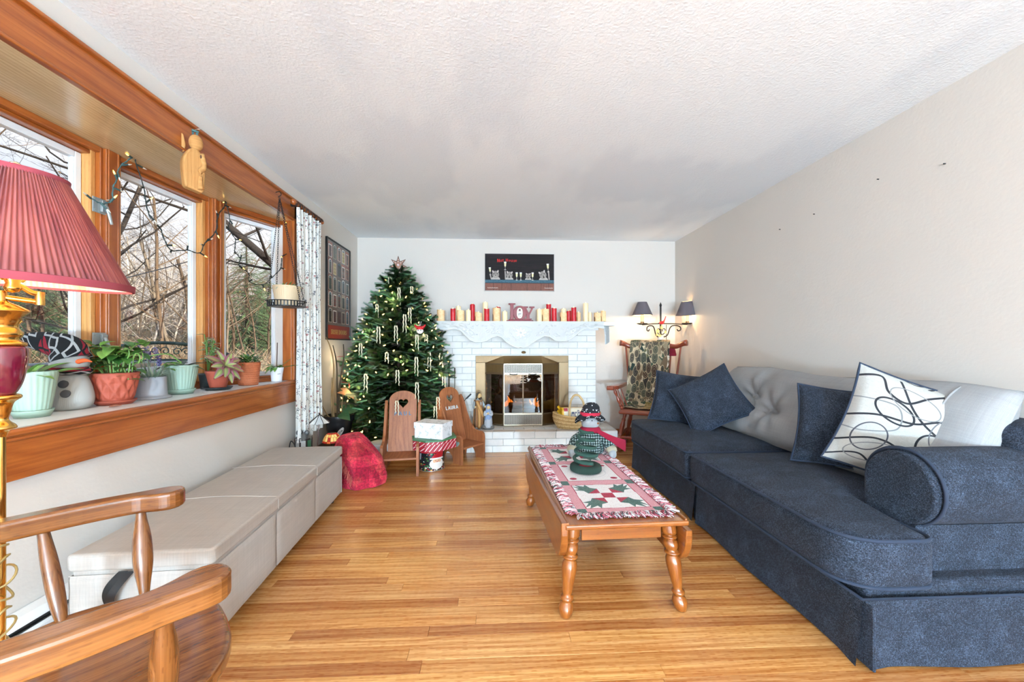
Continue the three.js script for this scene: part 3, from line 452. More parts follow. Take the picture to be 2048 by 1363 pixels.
// ---- candles on the mantel, measured from the left end (x left, x right, top) in a strip of the shelf
{
  const flame = glow([255, 214, 140], 3.0), wick = M([30, 24, 20], 0.9);
  const barkT = dtex(256, 256, (u, v) => { const t = fbm(u * 8, v * 40, 8, 40, 201, 3), k = smooth(0.70, 0.76, fbm(u * 5, v * 6, 5, 6, 209, 2)); return [lerp(lerp(250, 206, t), 60, k), lerp(lerp(232, 172, t), 44, k), lerp(lerp(200, 124, t), 32, k)]; }, true, 1, 1);
  const mats = { birch: M([255, 246, 232], 0.6, { map: barkT, emissive: col([255, 170, 70]), emissiveIntensity: 0.10 }), red: M([192, 26, 40], 0.35, { emissive: col([200, 20, 20]), emissiveIntensity: 0.06 }), ivory: M([244, 226, 184], 0.5, { emissive: col([255, 206, 120]), emissiveIntensity: 0.12 }) };
  const list = [
    [76, 158, 165, 'birch', 0, 'birch bark candle standing alone at the far left end of the mantel'], [221, 275, 150, 'red', 0, 'red candle left of the second birch candle on the mantel'], [280, 332, 118, 'ivory', 1, 'ivory candle behind the second birch candle from the left'],
    [288, 370, 168, 'birch', 0, 'birch bark candle between red and ivory candles, second birch from the left'], [390, 440, 165, 'ivory', 0, 'short ivory candle in front of the tall red candle left of the sign'], [431, 484, 97, 'red', 1, 'tall red candle behind short ivory one, left of the red sign'],
    [485, 562, 190, 'birch', 0, 'low birch candle with slanted top left of the red sign'], [568, 624, 75, 'ivory', 1, 'tall ivory candle behind a red one, tallest left of the sign'], [583, 640, 150, 'red', 0, 'red candle in front of the tall ivory one left of the sign'],
    [675, 758, 142, 'birch', 0, 'birch bark candle with dark knot near base, left of the sign'], [708, 762, 125, 'red', 1, 'red candle peeping out behind the birch candle next to the sign'], [780, 835, 178, 'ivory', 0, 'short ivory candle just left of the red sign'],
    [1150, 1208, 155, 'ivory', 0, 'ivory candle just right of the red sign'], [1204, 1286, 150, 'birch', 0, 'birch bark candle with dark spots right of the sign'], [1253, 1306, 92, 'red', 1, 'tallest red candle, behind birch candle right of the sign'],
    [1310, 1366, 142, 'red', 0, 'red candle standing alone right of the tallest red candle'], [1400, 1475, 190, 'birch', 0, 'low birch candle left of the pair of red candles'], [1413, 1468, 140, 'ivory', 1, 'ivory candle behind the low birch candle right of the sign'],
    [1472, 1522, 165, 'red', 1, 'shorter of the pair of red candles right of the sign'], [1522, 1578, 133, 'red', 0, 'taller of the pair of red candles right of the sign'], [1580, 1624, 180, 'birch', 1, 'narrow birch candle tucked between red and tall ivory candles'],
    [1650, 1706, 85, 'ivory', 0, 'tall slim ivory candle near the right end of the mantel'], [1707, 1741, 180, 'ivory', 1, 'small thin ivory candle right of the tall ivory one'], [1768, 1843, 190, 'birch', 0, 'lower birch candle of the two at the right end'], [1840, 1895, 163, 'birch', 1, 'taller birch candle of the two at the right end']];
  const top = 1.3632;
  list.forEach(([a, b, y, kind, back, label], i) => {
    const d = back ? 4.53 : 4.42, zc = d + 0.01, px = 860 + (a + b) / 2 / 5.39, r = (b - a) / 5.39 / 796 * zc / 2, h = (284 - y) / 5.39 / 796 * zc, ang = Math.atan((px - 1024) / 796) + 2.73 * DEG;
    const t = thing(kind + '_candle', label, 'candle', [Math.tan(ang) * d, top, -d]);
    const slant = kind === 'birch' ? [0.10, 0.02, 0.16, 0.05][i % 4] : 0.01, rim = 0.9;
    const g = lathe([[0, 0], [r * 0.97, 0], [r, 0.002], [r, h], [r * 0.96, h + 0.002], [r * rim, h], [r * 0.8, h - 0.008], [0, h - 0.01]], 28);
    warp(g, (p) => { if (p.y > h * 0.7) p.y += slant * (-p.x) * 1.2 + (kind === 'red' ? 0.004 * Math.sin(Math.atan2(p.z, p.x) * 2 + i) : 0); if (kind === 'birch') { const k = 1 + 0.015 * Math.sin(p.y * 60 + Math.atan2(p.z, p.x) * 3); p.x *= k; p.z *= k; } });
    part(t, 'wax', g, mats[kind]); part(t, 'wick', at(cyl(0.0015, 0.0012, 0.014, 6), 0, h - 0.004, 0), wick);
    part(t, 'flame', at(slathe([[0, 0], [0.0045, 0.005], [0.003, 0.011], [0.0005, 0.016]], 10, 10), 0, h - 0.002, 0), flame);
  });
}
// red sign: three letters on a bar, a snowman disc inside the middle one
{
  const d = 4.42, t = thing('joy_sign', 'red wooden sign spelling JOY with a snowman disc in the middle letter', 'sign', [0.297, 1.363, -d]), red = M([128, 10, 22], 0.45);
  part(t, 'base_bar', [at(rbox(0.30, 0.014, 0.05, 0.004), 0, 0.007, 0), at(rbox(0.24, 0.012, 0.045, 0.004), 0, 0.018, 0)], red);
  const J = at(letters('J', 0.150, 0.022, font, 0.002), -0.092, 0.052, 0), O = at(letters('O', 0.152, 0.024, font, 0.002), 0.0, 0.020, 0.004, 0, 0, 0, [0.98, 1, 1]), Y = at(letters('Y', 0.145, 0.022, font, 0.002), 0.092, 0.022, 0);
  part(t, 'letter', J, red); part(t, 'letter', O, red); part(t, 'letter', Y, red);
  const disc = ctex(256, 256, (g) => { g.fillStyle = '#f3ead6'; g.fillRect(0, 0, 256, 256); g.fillStyle = '#fff'; g.beginPath(); g.arc(128, 190, 62, 0, 7); g.fill(); g.beginPath(); g.arc(128, 112, 44, 0, 7); g.fill(); g.fillStyle = '#2b2a22'; g.fillRect(84, 66, 88, 14); g.fillRect(98, 30, 60, 40); g.fillStyle = '#a02028'; g.fillRect(98, 58, 60, 9); g.fillStyle = '#1c1c1c'; for (const [x, y] of [[112, 106], [144, 106], [128, 184], [128, 206]]) { g.beginPath(); g.arc(x, y, 6, 0, 7); g.fill(); } g.fillStyle = '#d8842c'; g.beginPath(); g.moveTo(128, 116); g.lineTo(158, 124); g.lineTo(128, 128); g.fill(); g.fillStyle = '#23331f'; g.fillRect(76, 142, 104, 16); g.fillRect(88, 150, 16, 52); g.fillStyle = '#b07a2a'; g.beginPath(); g.arc(150, 214, 12, 0, 7); g.fill(); });
  part(t, 'snowman_disc', at(new THREE.CircleGeometry(0.052, 32), 0, 0.095, 0.003, 0, 0, 0, [0.8, 1.1, 1]), M([255, 255, 255], 0.5, { map: disc }));
  part(t, 'small_plaque', at(rbox(0.06, 0.014, 0.006, 0.001), 0, 0.176, 0), M([206, 202, 190], 0.5));
}
// ---------------------------------------------------------------- sofa
{
  const t = thing('sofa', 'navy blue chenille sofa with rolled arms and a pleated skirt', 'sofa', [1.72, 0, -2.395]);
  const L = 1.105;
  part(t, 'base', uvm(at(rbox(0.90, 0.24, 2 * L - 0.04, 0.02, 2), 0.01, 0.165, 0), 'z'), W.navy);
  // skirt panels, each with a wavy hem, and a pleat at every join
  const skirt = (ax, az, bx, bz) => { const Ls = Math.hypot(bx - ax, bz - az), nx = (bz - az) / Ls, nz = -(bx - ax) / Ls, sgn = (nx * (ax + bx) + nz * (az + bz)) > 0 ? 1 : -1; return surf((u, v) => { const e = Math.min(u, 1 - u) * Ls, flare = 0.012 * v + 0.008 * v * Math.sin(u * 9 + ax * 5) + 0.010 * v * smooth(0.10, 0, e); return [lerp(ax, bx, u) + sgn * nx * flare, lerp(0.238, 0.012, v), lerp(az, bz, u) + sgn * nz * flare]; }, 50, 10, Ls, 0.226); };
  const fx = -0.468;
  part(t, 'skirt_panel', skirt(fx, 0.012, fx, L - 0.002), W.navy); part(t, 'skirt_panel', skirt(fx, -L + 0.002, fx, -0.012), W.navy);
  part(t, 'skirt_panel', skirt(fx + 0.008, L, 0.46, L), W.navy); part(t, 'skirt_panel', skirt(fx + 0.008, -L, 0.46, -L), W.navy);
  for (const [x, z, w] of [[fx + 0.004, 0, 0.10], [fx + 0.004, L - 0.004, 0.07], [fx + 0.004, -L + 0.004, 0.07]]) part(t, 'pleat', uvm(at(rbox(0.010, 0.215, w, 0.004), x + 0.008, 0.122, z), 'y'), W.navy);
  part(t, 'skirt_welt', [limb([[fx, 0.238, -L], [fx, 0.238, L], [0.46, 0.238, L]], 0.0055, 8)], W.navyWelt);
  // arms
  for (const s of [1, -1]) {
    const prof = []; for (let i = 0; i <= 26; i++) { const a = lerp(-PI * 0.42, PI * 1.0, i / 26); prof.push([s * (0.962 + Math.cos(a) * 0.138 * (Math.cos(a) < 0 ? 1.12 : 1)), 0.572 + Math.sin(a) * 0.138]); }
    const outline = [[s * 1.03, 0.24], [s * 1.03, 0.45], ...prof, [s * 0.808, 0.24]];
    const sh = shapeOf(outline);
    const body = uvm(at(extr(sh, 0.60, 0.012, 3), 0.45, 0, 0, 0, -PI / 2, 0), 'x');   // extruded backwards: local z of the shape becomes -x
    part(t, 'arm', body, W.navy);
    part(t, 'arm_front', uvm(at(extr(shapeOf(outline.map(([z, y]) => [s * 0.95 + (z - s * 0.95) * 0.93, 0.45 + (y - 0.45) * 0.955])), 0.03, 0.012, 3), -0.145, 0, 0, 0, -PI / 2, 0), 'z'), W.navy);
    part(t, 'arm_welt', limb(outline.slice(1).map(([z, y]) => [-0.164, y, z]), 0.006, 8, 60), W.navyWelt);
  }
  part(t, 'back', uvm(at(rbox(0.22, 0.62, 2 * L - 0.12, 0.08, 4), 0.36, 0.50, 0), 'z'), W.navy);
  // seat cushions with ears that reach round the arms
  for (const s of [1, -1]) {
    const pts = [[-0.525, s * 0.012], [-0.525, s * 1.118, 0.17], [-0.202, s * 1.118, 0.06], [-0.198, s * 0.79, 0.03], [0.22, s * 0.79], [0.22, s * 0.012]], P = roundCorners(pts, 0.035, 8);
    const cu = part(t, 'seat_cushion', uvm(at(padGeo(P, 0.185, 0.045, 0.035, 180, 0.004), 0, 0.262, 0), 'z'), W.navy);
    const N = resample(P, 150), c = [-0.15, s * 0.5];
    const ring = (y, k) => N.map((p) => [c[0] + (p.x - c[0]) * k, y, c[1] + (p.y - c[1]) * k]);
    part(cu, 'welt', limb(ring(0.262 + 0.172, 0.985), 0.0065, 8, 0, true), W.navyWelt); part(cu, 'welt', limb(ring(0.262 + 0.012, 0.985), 0.0065, 8, 0, true), W.navyWelt);
  }
}
// grey tufted back cushion
{
  const t = thing('back_cushion', 'long light grey tufted cushion leaning along the back of the navy sofa', 'cushion', [1.945, 0.455, -2.37]);
  const m = M([172, 172, 174], 0.95, { map: T.linenC, bumpMap: T.linen, bumpScale: 0.0015 });
  const w = 1.84, h = 0.53, Tk = 0.23, tufts = [[-0.45, 0.02], [-0.22, -0.06], [0.42, 0.02]];
  const side = (sg) => surf((a, b) => {
    const u = a * 2 - 1, v = b * 2 - 1, k = Math.pow(Math.max(0, (1 - Math.pow(Math.abs(u), 9)) * (1 - Math.pow(Math.abs(v), 3.2))), 0.45);
    let x = u * w / 2, y = v * h / 2 - 0.015 * Math.sin(u * 5 + 1) * (v > 0 ? v : 0), z = Tk / 2 * k;
    if (sg > 0) for (const [tx, ty] of tufts) { const dx = x - tx, dy = y - ty, d = Math.hypot(dx * 0.8, dy), an = Math.atan2(dy, dx); z -= (0.060 * Math.exp(-d * d / 0.005) + 0.024 * Math.exp(-d / 0.16) * (0.7 + Math.cos(an * 6))) * Math.min(1, k * 2); }
    z += 0.006 * k * wob(x * 9, y * 16, 0, 4);
    return [sg > 0 ? x : -x, y, sg * z];
  }, 90, 40, w, h);
  const place = (g) => at(at(g, 0, 0, 0, 0, -PI / 2, 0), 0, h / 2 * Math.cos(0.50) - 0.005, 0, 0, 0, -0.50);
  part(t, 'front_cover', place(side(1)), m); part(t, 'back_cover', place(side(-1)), m);
  for (const [x, y] of tufts) part(t, 'tuft_button', place(at(ball(0.013, 12, 8), x, y, Tk / 2 - 0.055, 0, 0, 0, [1, 1, 0.6])), m);
  for (const x of [0.76]) part(t, 'end_seam', place(limb(Array.from({ length: 24 }, (_, i) => { const v = lerp(-0.97, 0.97, i / 23), u = x / (w / 2), k = Math.pow(Math.max(0, (1 - Math.pow(u, 9)) * (1 - Math.pow(Math.abs(v), 3.2))), 0.45); return [x, v * h / 2, Tk / 2 * k + 0.004]; }), 0.004, 6)), m);
}
// throw pillows: front, back and welt
function pillow(label, [x, y, z], [w, h, Tk], e, front, back, welt, seed) {
  const t = thing('throw_pillow', label, 'pillow', [x, y, z]); t.rotation.set(e[0], e[1], e[2], 'YXZ');
  part(t, 'front_cover', pillowSide(w, h, Tk, 1, 26, 0.09, 0.006, seed), front); part(t, 'back_cover', pillowSide(w, h, Tk, -1, 26, 0.09, 0.006, seed + 3), back);
  part(t, 'welt', limb(pillowEdge(w, h, 0.09), 0.006, 6, 0, true), welt); return t;
}
{
  pillow('square navy pillow leaning on the far arm behind the tilted pillow', [1.58, 0.655, -3.26], [0.48, 0.44, 0.16], [-0.42, -0.55, -0.10], W.navy, W.navy, W.navyWelt, 1);
  pillow('navy pillow standing on one corner like a diamond', [1.635, 0.685, -2.93], [0.46, 0.46, 0.16], [-0.55, -0.75, 0.60], W.navy, W.navy, W.navyWelt, 5);
  pillow('navy pillow standing between grey cushion and patterned pillow', [1.80, 0.675, -1.95], [0.43, 0.42, 0.15], [-0.30, -0.72, -0.06], W.navy, W.navy, W.navyWelt, 9);
  const swirl = ctex(768, 768, (g, w, h) => {
    g.fillStyle = '#cdc9c1'; g.fillRect(0, 0, w, h); const r = rngOf(15);
    for (let i = 0; i < 5000; i++) { g.fillStyle = `rgba(${r() < 0.5 ? '150,145,140' : '255,255,255'},0.25)`; g.fillRect(r() * w, r() * h, 5 + r() * 8, 1.5); }
    g.lineCap = 'round';
    const curve = (pts, lw, c) => { g.strokeStyle = c; g.lineWidth = lw; g.beginPath(); const C = new THREE.SplineCurve(pts.map(([x, y]) => new THREE.Vector2(x * w, y * h))).getPoints(60); C.forEach((p, i) => i ? g.lineTo(p.x, p.y) : g.moveTo(p.x, p.y)); g.stroke(); };
    const loop = (cx, cy, rx, ry, a, lw, c) => { g.strokeStyle = c; g.lineWidth = lw; g.beginPath(); g.ellipse(cx * w, cy * h, rx * w, ry * h, a, 0, 7); g.stroke(); };
    curve([[0, 0.08], [0.16, 0.02], [0.22, 0.16], [0.36, 0.22], [0.5, 0.1], [0.62, 0.02]], 15, '#2c2d33'); curve([[0, 0.5], [0.2, 0.42], [0.45, 0.40], [0.62, 0.3], [0.8, 0.28], [1, 0.38]], 15, '#2c2d33');
    curve([[0.3, 0], [0.4, 0.24], [0.58, 0.42], [0.82, 0.5], [0.95, 0.3], [0.8, 0.06], [0.7, 0]], 14, '#2c2d33'); curve([[0, 0.78], [0.25, 0.66], [0.46, 0.72], [0.56, 0.92], [0.5, 1]], 14, '#2c2d33'); curve([[0, 0.95], [0.2, 0.86], [0.42, 0.98], [0.7, 0.8], [1, 0.84]], 12, '#2c2d33'); curve([[0.62, 1], [0.7, 0.7], [0.9, 0.6], [1, 0.62]], 12, '#2c2d33'); curve([[0, 0.3], [0.3, 0.28], [0.36, 0.5], [0.14, 0.62], [0, 0.62]], 9, '#8d8c8c');
    loop(0.30, 0.34, 0.16, 0.10, 0.5, 13, '#2c2d33'); loop(0.66, 0.62, 0.13, 0.18, -0.5, 13, '#2c2d33'); loop(0.2, 0.66, 0.12, 0.15, 0.2, 9, '#55555c');
    loop(0.42, 0.2, 0.2, 0.11, 0.4, 7, '#8d8c8c'); loop(0.72, 0.42, 0.14, 0.2, 0.2, 8, '#77767a'); loop(0.3, 0.8, 0.22, 0.1, -0.3, 7, '#8d8c8c'); loop(0.82, 0.75, 0.12, 0.16, 0.3, 7, '#9a999a');
  }, 0.5, 0.46);
  pillow('cream pillow with black and grey looping lines leaning against the near arm', [1.855, 0.705, -1.685], [0.52, 0.48, 0.18], [-0.18, -0.48, -0.36], M([255, 255, 255], 0.9, { map: swirl, bumpMap: T.linen, bumpScale: 0.002 }), W.navy, W.navyWelt, 13);
}
// ---------------------------------------------------------------- drop-leaf table
const TY = 0.392;
{
  const t = thing('drop_leaf_table', 'low maple drop-leaf table with turned legs between bench and sofa', 'table', [0.517, 0, -2.17], 0.036);
  const Wd = 0.51, L = 1.22;
  part(t, 'table_top', uvm(at(rbox(Wd, 0.022, L, 0.008, 3), 0, TY - 0.0115, 0), 'z'), W.maple);
  for (const s of [-1, 1]) {
    const lo = [[0, 0], [0, -0.05], [-0.008, -0.085], [-0.03, -0.125], [-0.065, -0.155], [-0.12, -0.172]], hl = L / 2 - 0.005, sh = shapeOf([...lo.map(([a, b]) => [hl + a, b]), ...lo.slice().reverse().map(([a, b]) => [-hl - a, b])]);
    part(t, 'drop_leaf', uvm(at(extr(sh, 0.018, 0.006, 3), s * (Wd / 2 + 0.001) - 0.009, TY - 0.018, 0, 0, PI / 2, s * 0.04), 'z', 0.4), W.maple);
    part(t, 'rule_joint', uvm(at(rbox(0.012, 0.012, L - 0.01, 0.005, 2), s * (Wd / 2 - 0.012), TY + 0.0015, 0), 'z', 0.9), W.maple);
    part(t, 'side_apron', uvm(at(rbox(0.018, 0.075, L - 0.26, 0.002), s * 0.195, TY - 0.062, 0), 'z', 1.3), W.maple);
    part(t, 'end_apron', uvm(at(rbox(0.34, 0.075, 0.018, 0.002), 0, TY - 0.062, s * (L / 2 - 0.085)), 'x', 2.3), W.maple);
  }
  const prof = [[0.001, 0], [0.019, 0], [0.023, 0.006], [0.029, 0.022], [0.0305, 0.038], [0.024, 0.054], [0.017, 0.060], [0.0245, 0.066], [0.0265, 0.072], [0.0245, 0.078], [0.017, 0.084], [0.020, 0.098], [0.023, 0.12], [0.0285, 0.155], [0.0315, 0.185], [0.030, 0.205], [0.023, 0.217], [0.0225, 0.220], [0.031, 0.226], [0.032, 0.230], [0.031, 0.234], [0.022, 0.239], [0.028, 0.250], [0.0315, 0.262], [0.028, 0.276], [0.021, 0.283], [0.021, 0.285], [0.031, 0.290], [0.031, 0.296], [0.023, 0.300], [0.023, 0.302], [0.031, 0.307], [0.0325, 0.316], [0.0325, 0.372]];
  for (const sx of [-1, 1]) for (const sz of [-1, 1]) {
    const g = lathe(prof, 20); warp(g, (p) => { const k = 1 - p.y / 0.37; p.x += sx * 0.042 * k; p.z += sz * 0.045 * k; });
    const leg = part(t, 'leg', uvm(at(g, sx * 0.202, 0.002, sz * (L / 2 - 0.095)), 'y', sx * 0.3 + sz), W.maple);
    part(leg, 'glide', at(cyl(0.014, 0.015, 0.004, 12), sx * (0.202 + 0.042), 0.002, sz * (L / 2 - 0.095 + 0.045)), M([220, 214, 204], 0.5));
  }
}
// woven runner with quilt blocks and a long fringe
{
  const bw = 0.385, bl = 1.08;
  const tex = ctex(520, 1456, (g, w, h) => {
    const red = '#a83246', pink = '#d99aa0', green = '#4c6a62', white = '#eee8e4'; g.fillStyle = pink; g.fillRect(0, 0, w, h);
    const b = 66, s = w - 2 * b, gap = (h - 3 * s - 2 * b) / 2 + 0, ys = [b, b + s + gap, b + 2 * (s + gap)];
    const fill = (c, pts) => { g.fillStyle = c; g.beginPath(); pts.forEach(([x, y], i) => i ? g.lineTo(x, y) : g.moveTo(x, y)); g.fill(); };
    ys.forEach((y0, k) => {
      g.fillStyle = white; g.fillRect(b, y0, s, s); g.strokeStyle = red; g.lineWidth = 6; g.strokeRect(b, y0, s, s);
      if (k !== 1) {
        const q = s / 5, P = (i, j) => [b + i * q, y0 + j * q], star = (ox, oy, fx, fy) => { const p = (i, j) => P(ox + fx * i, oy + fy * j); fill(green, [p(0, 0.2), p(0.55, 0.65), p(0.3, -0.0), p(1, 0.45), p(1.2, 0), p(1.45, 0.75), p(2, 1), p(2, 2), p(1, 2), p(0.75, 1.45), p(0, 1.2), p(0.45, 1)]); fill(red, [p(2, 1), p(2, 2), p(1, 2)]); };
        star(0, 0, 1, 1); star(5, 0, -1, 1); star(0, 5, 1, -1); star(5, 5, -1, -1); fill(red, [P(2, 2), P(3, 2), P(3, 3), P(2, 3)]); fill(white, [P(2, 0), P(3, 0), P(3, 2), P(2, 2)]); fill(white, [P(2, 3), P(3, 3), P(3, 5), P(2, 5)]); fill(white, [P(0, 2), P(2, 2), P(2, 3), P(0, 3)]); fill(white, [P(3, 2), P(5, 2), P(5, 3), P(3, 3)]);
      } else {
        g.strokeStyle = '#9aa39c'; g.lineWidth = 4; g.setLineDash([6, 8]); g.beginPath(); g.arc(w / 2, y0 + s / 2, s * 0.33, 0, 7); g.stroke(); g.setLineDash([]);
        for (const [x, y] of [[0.12, 0.12], [0.88, 0.12], [0.12, 0.88], [0.88, 0.88], [0.5, 0.42]]) { g.fillStyle = red; g.beginPath(); g.ellipse(b + x * s, y0 + y * s, 25, 22, 0, 0, 7); g.fill(); }
      }
      for (const x of [0, w - b]) for (const y of [y0 - b + 2, y0 + s - 2]) { g.fillStyle = green; g.fillRect(x + 6, y + 4, b - 12, b - 10); }
    });
    g.fillStyle = red; g.fillRect(0, 0, 6, h); g.fillRect(w - 6, 0, 6, h);
    const r = rngOf(4); for (let i = 0; i < 26000; i++) { g.fillStyle = r() < 0.6 ? 'rgba(255,250,248,0.30)' : 'rgba(120,40,50,0.25)'; g.fillRect(r() * w, r() * h, 3, 2); }
  }, 1, 1);
  const t = thing('table_runner', 'fringed pink, green and white patchwork runner on the low table', 'table runner', [0.527, TY, -2.19], 0.036);
  const wv = gtex(128, 128, (u, v) => 0.5 + 0.5 * Math.sin(u * 64 * PI) * Math.sin(v * 64 * PI), 0.1, 0.1);
  part(t, 'cloth', surf((u, v) => [(u - 0.5) * bw, 0.0055 + 0.0012 * wob(u * 8, v * 14, 0), (v - 0.5) * bl], 30, 60, 1, -1), M([255, 255, 255], 0.95, { map: tex }));
  const mats = [], cols = [], pal = [[236, 230, 226], [196, 92, 108], [226, 160, 168], [64, 84, 82], [150, 46, 62], [230, 224, 222]].map(col);
  const strand = limb([[0, 0, 0], [0.004, 0.004, 0.014], [-0.003, 0.002, 0.030], [0.002, -0.001, 0.046]], 0.0016, 4, 5);
  const add = (x, z, a) => { for (let k = 0; k < 3; k++) { mats.push(mat4(x + rr(-0.003, 0.003), 0.006 + rr(0, 0.003), z + rr(-0.003, 0.003), rr(-0.12, 0.12), a + rr(-0.5, 0.5), rr(-0.3, 0.3), rr(0.75, 1.15))); cols.push(pal[Math.floor(R() * pal.length)]); } };
  for (let i = 0; i < 150; i++) { const x = (i / 149 - 0.5) * bw; add(x, bl / 2, 0); add(x, -bl / 2, PI); }
  for (let i = 0; i < 380; i++) { const z = (i / 379 - 0.5) * bl; add(-bw / 2, z, -PI / 2); add(bw / 2, z, PI / 2); }
  copiesPart(t, 'fringe', strand, M([255, 255, 255], 0.9), mats, cols);
}
// cloth coil tree standing on the runner
{
  const t = thing('coil_tree', 'dark green cloth coil tree on a ribbed round base on the runner', 'ornament', [0.517, TY + 0.0075, -2.20]);
  const m = M([46, 78, 66], 0.9, { bumpMap: T.knit, bumpScale: 0.003 });
  part(t, 'base', warp(slathe([[0.036, 0.024], [0.044, 0.036], [0.064, 0.041], [0.082, 0.035], [0.087, 0.019], [0.081, 0.004], [0.04, 0.0], [0.005, 0.001]], 120, 40), (p) => { const a = Math.atan2(p.z, p.x), k = 1 + 0.012 * Math.sin(a * 40); p.x *= k; p.z *= k; }), m);
  part(t, 'base_center', at(slathe([[0.0, 0.036], [0.02, 0.035], [0.040, 0.028]], 20, 10), 0, 0, 0), M([176, 48, 58], 0.9), 'red calico centre');
  part(t, 'coil', limb(Array.from({ length: 150 }, (_, i) => { const k = i / 149, a = k * 4.3 * 2 * PI + 1.2, r = lerp(0.066, 0.036, k); return [Math.cos(a) * r, 0.056 + k * 0.175, Math.sin(a) * r]; }), (k) => 0.0098 * (1 - 0.2 * k), 10), m);
}
// snowman doll sitting at the far end of the table
{
  const t = thing('snowman_doll', 'cloth snowman doll in dotted black hat, red scarf and plaid coat', 'doll', [0.635, TY + 0.0075, -2.58], -0.12);
  const plaid = ctex(256, 256, (g) => { g.fillStyle = '#23403a'; g.fillRect(0, 0, 256, 256); for (let i = 0; i < 8; i++) { g.fillStyle = 'rgba(230,232,230,0.45)'; g.fillRect(i * 32, 0, 9, 256); g.fillRect(0, i * 32, 256, 9); g.fillStyle = 'rgba(10,16,16,0.6)'; g.fillRect(i * 32 + 14, 0, 10, 256); g.fillRect(0, i * 32 + 14, 256, 10); } }, 0.12, 0.12);
  const coat = M([255, 255, 255], 0.95, { map: plaid }), white = M([236, 238, 240], 0.95, { bumpMap: T.knit, bumpScale: 0.003 }), fur = M([236, 222, 190], 1, { bumpMap: T.pores, bumpScale: 0.01 });
  part(t, 'coat', uvm(slathe([[0.001, 0], [0.075, 0.004], [0.092, 0.03], [0.085, 0.08], [0.06, 0.125], [0.038, 0.15], [0.001, 0.155]], 28, 30)), coat);
  part(t, 'head', at(ball(0.058, 24, 18), 0, 0.20, 0.006, 0, 0, 0, [1, 0.98, 0.95]), white);
  const dots = ctex(256, 256, (g) => { g.fillStyle = '#16161a'; g.fillRect(0, 0, 256, 256); const r = rngOf(5); g.fillStyle = '#f0f0f0'; for (let i = 0; i < 60; i++) { g.beginPath(); g.arc(r() * 256, r() * 256, 5, 0, 7); g.fill(); } }, 0.16, 0.16), hm = M([255, 255, 255], 0.95, { map: dots });
  part(t, 'hat_brim', uvm(surf((u, v) => { const a = u * 2 * PI, r = lerp(0.045, 0.098, v); return [Math.cos(a) * r, 0.252 - 0.042 * v * v * (0.4 + 1.1 * Math.max(0, -Math.sin(a + 0.2)) + 0.5 * Math.abs(Math.cos(a))) + 0.010 * Math.sin(a * 5) * v, Math.sin(a) * r * 0.85]; }, 60, 8)), hm);
  part(t, 'hat_crown', uvm(warp(slathe([[0.062, 0.235], [0.060, 0.27], [0.052, 0.30], [0.03, 0.322], [0.001, 0.328]], 28, 20), (p) => { p.x += (p.y - 0.235) * 0.12; p.z += 0.004 * Math.sin(p.y * 60); })), hm);
  part(t, 'hat_band', lathe([[0.063, 0.242], [0.0655, 0.248], [0.0650, 0.262], [0.0615, 0.266]], 28), M([178, 30, 56], 0.9));
  part(t, 'nose', at(cyl(0.009, 0.001, 0.05, 10), 0.045, 0.20, 0.050, PI / 2 - 0.2, 0.9, 0), M([226, 120, 40], 0.8));
  for (const x of [-0.005, 0.035]) part(t, 'eye', at(ball(0.005, 8, 6), x + 0.01, 0.217, 0.056), W.black);
  const red = M([190, 24, 64], 0.95, { bumpMap: T.knit, bumpScale: 0.002 });
  part(t, 'scarf_wrap', at(new THREE.TorusGeometry(0.050, 0.019, 10, 28), 0, 0.150, 0.004, PI / 2 - 0.1, 0, 0), red);
  part(t, 'scarf_tail', surf((u, v) => { const a = v * 2 * PI, w = lerp(0.016, 0.042, Math.pow(u, 1.5)), y = lerp(0.158, 0.060, u) - 0.02 * Math.sin(u * PI) * 0; return [0.03 + u * 0.185 - Math.sin(a) * 0.006, y + Math.cos(a) * w * 0.9, 0.05 + 0.03 * Math.sin(u * 3) + Math.sin(a) * 0.009]; }, 20, 16), red);
  for (const s of [-1, 1]) {
    part(t, 'sleeve', uvm(limb([[s * 0.04, 0.125, 0.02], [s * 0.098, 0.09, 0.05], [s * 0.120, 0.055, 0.080]], [0.030, 0.033, 0.030], 12, 14)), coat);
    part(t, 'cuff', at(ball(0.034, 14, 10), s * 0.123, 0.045, 0.090, 0.4, 0, 0, [1, 0.75, 0.9]), fur);
    part(t, 'mitten', at(ball(0.026, 14, 12), s * 0.126, 0.024, 0.112, 0.5, 0, 0, [0.9, 0.9, 1.35]), white);
  }
}
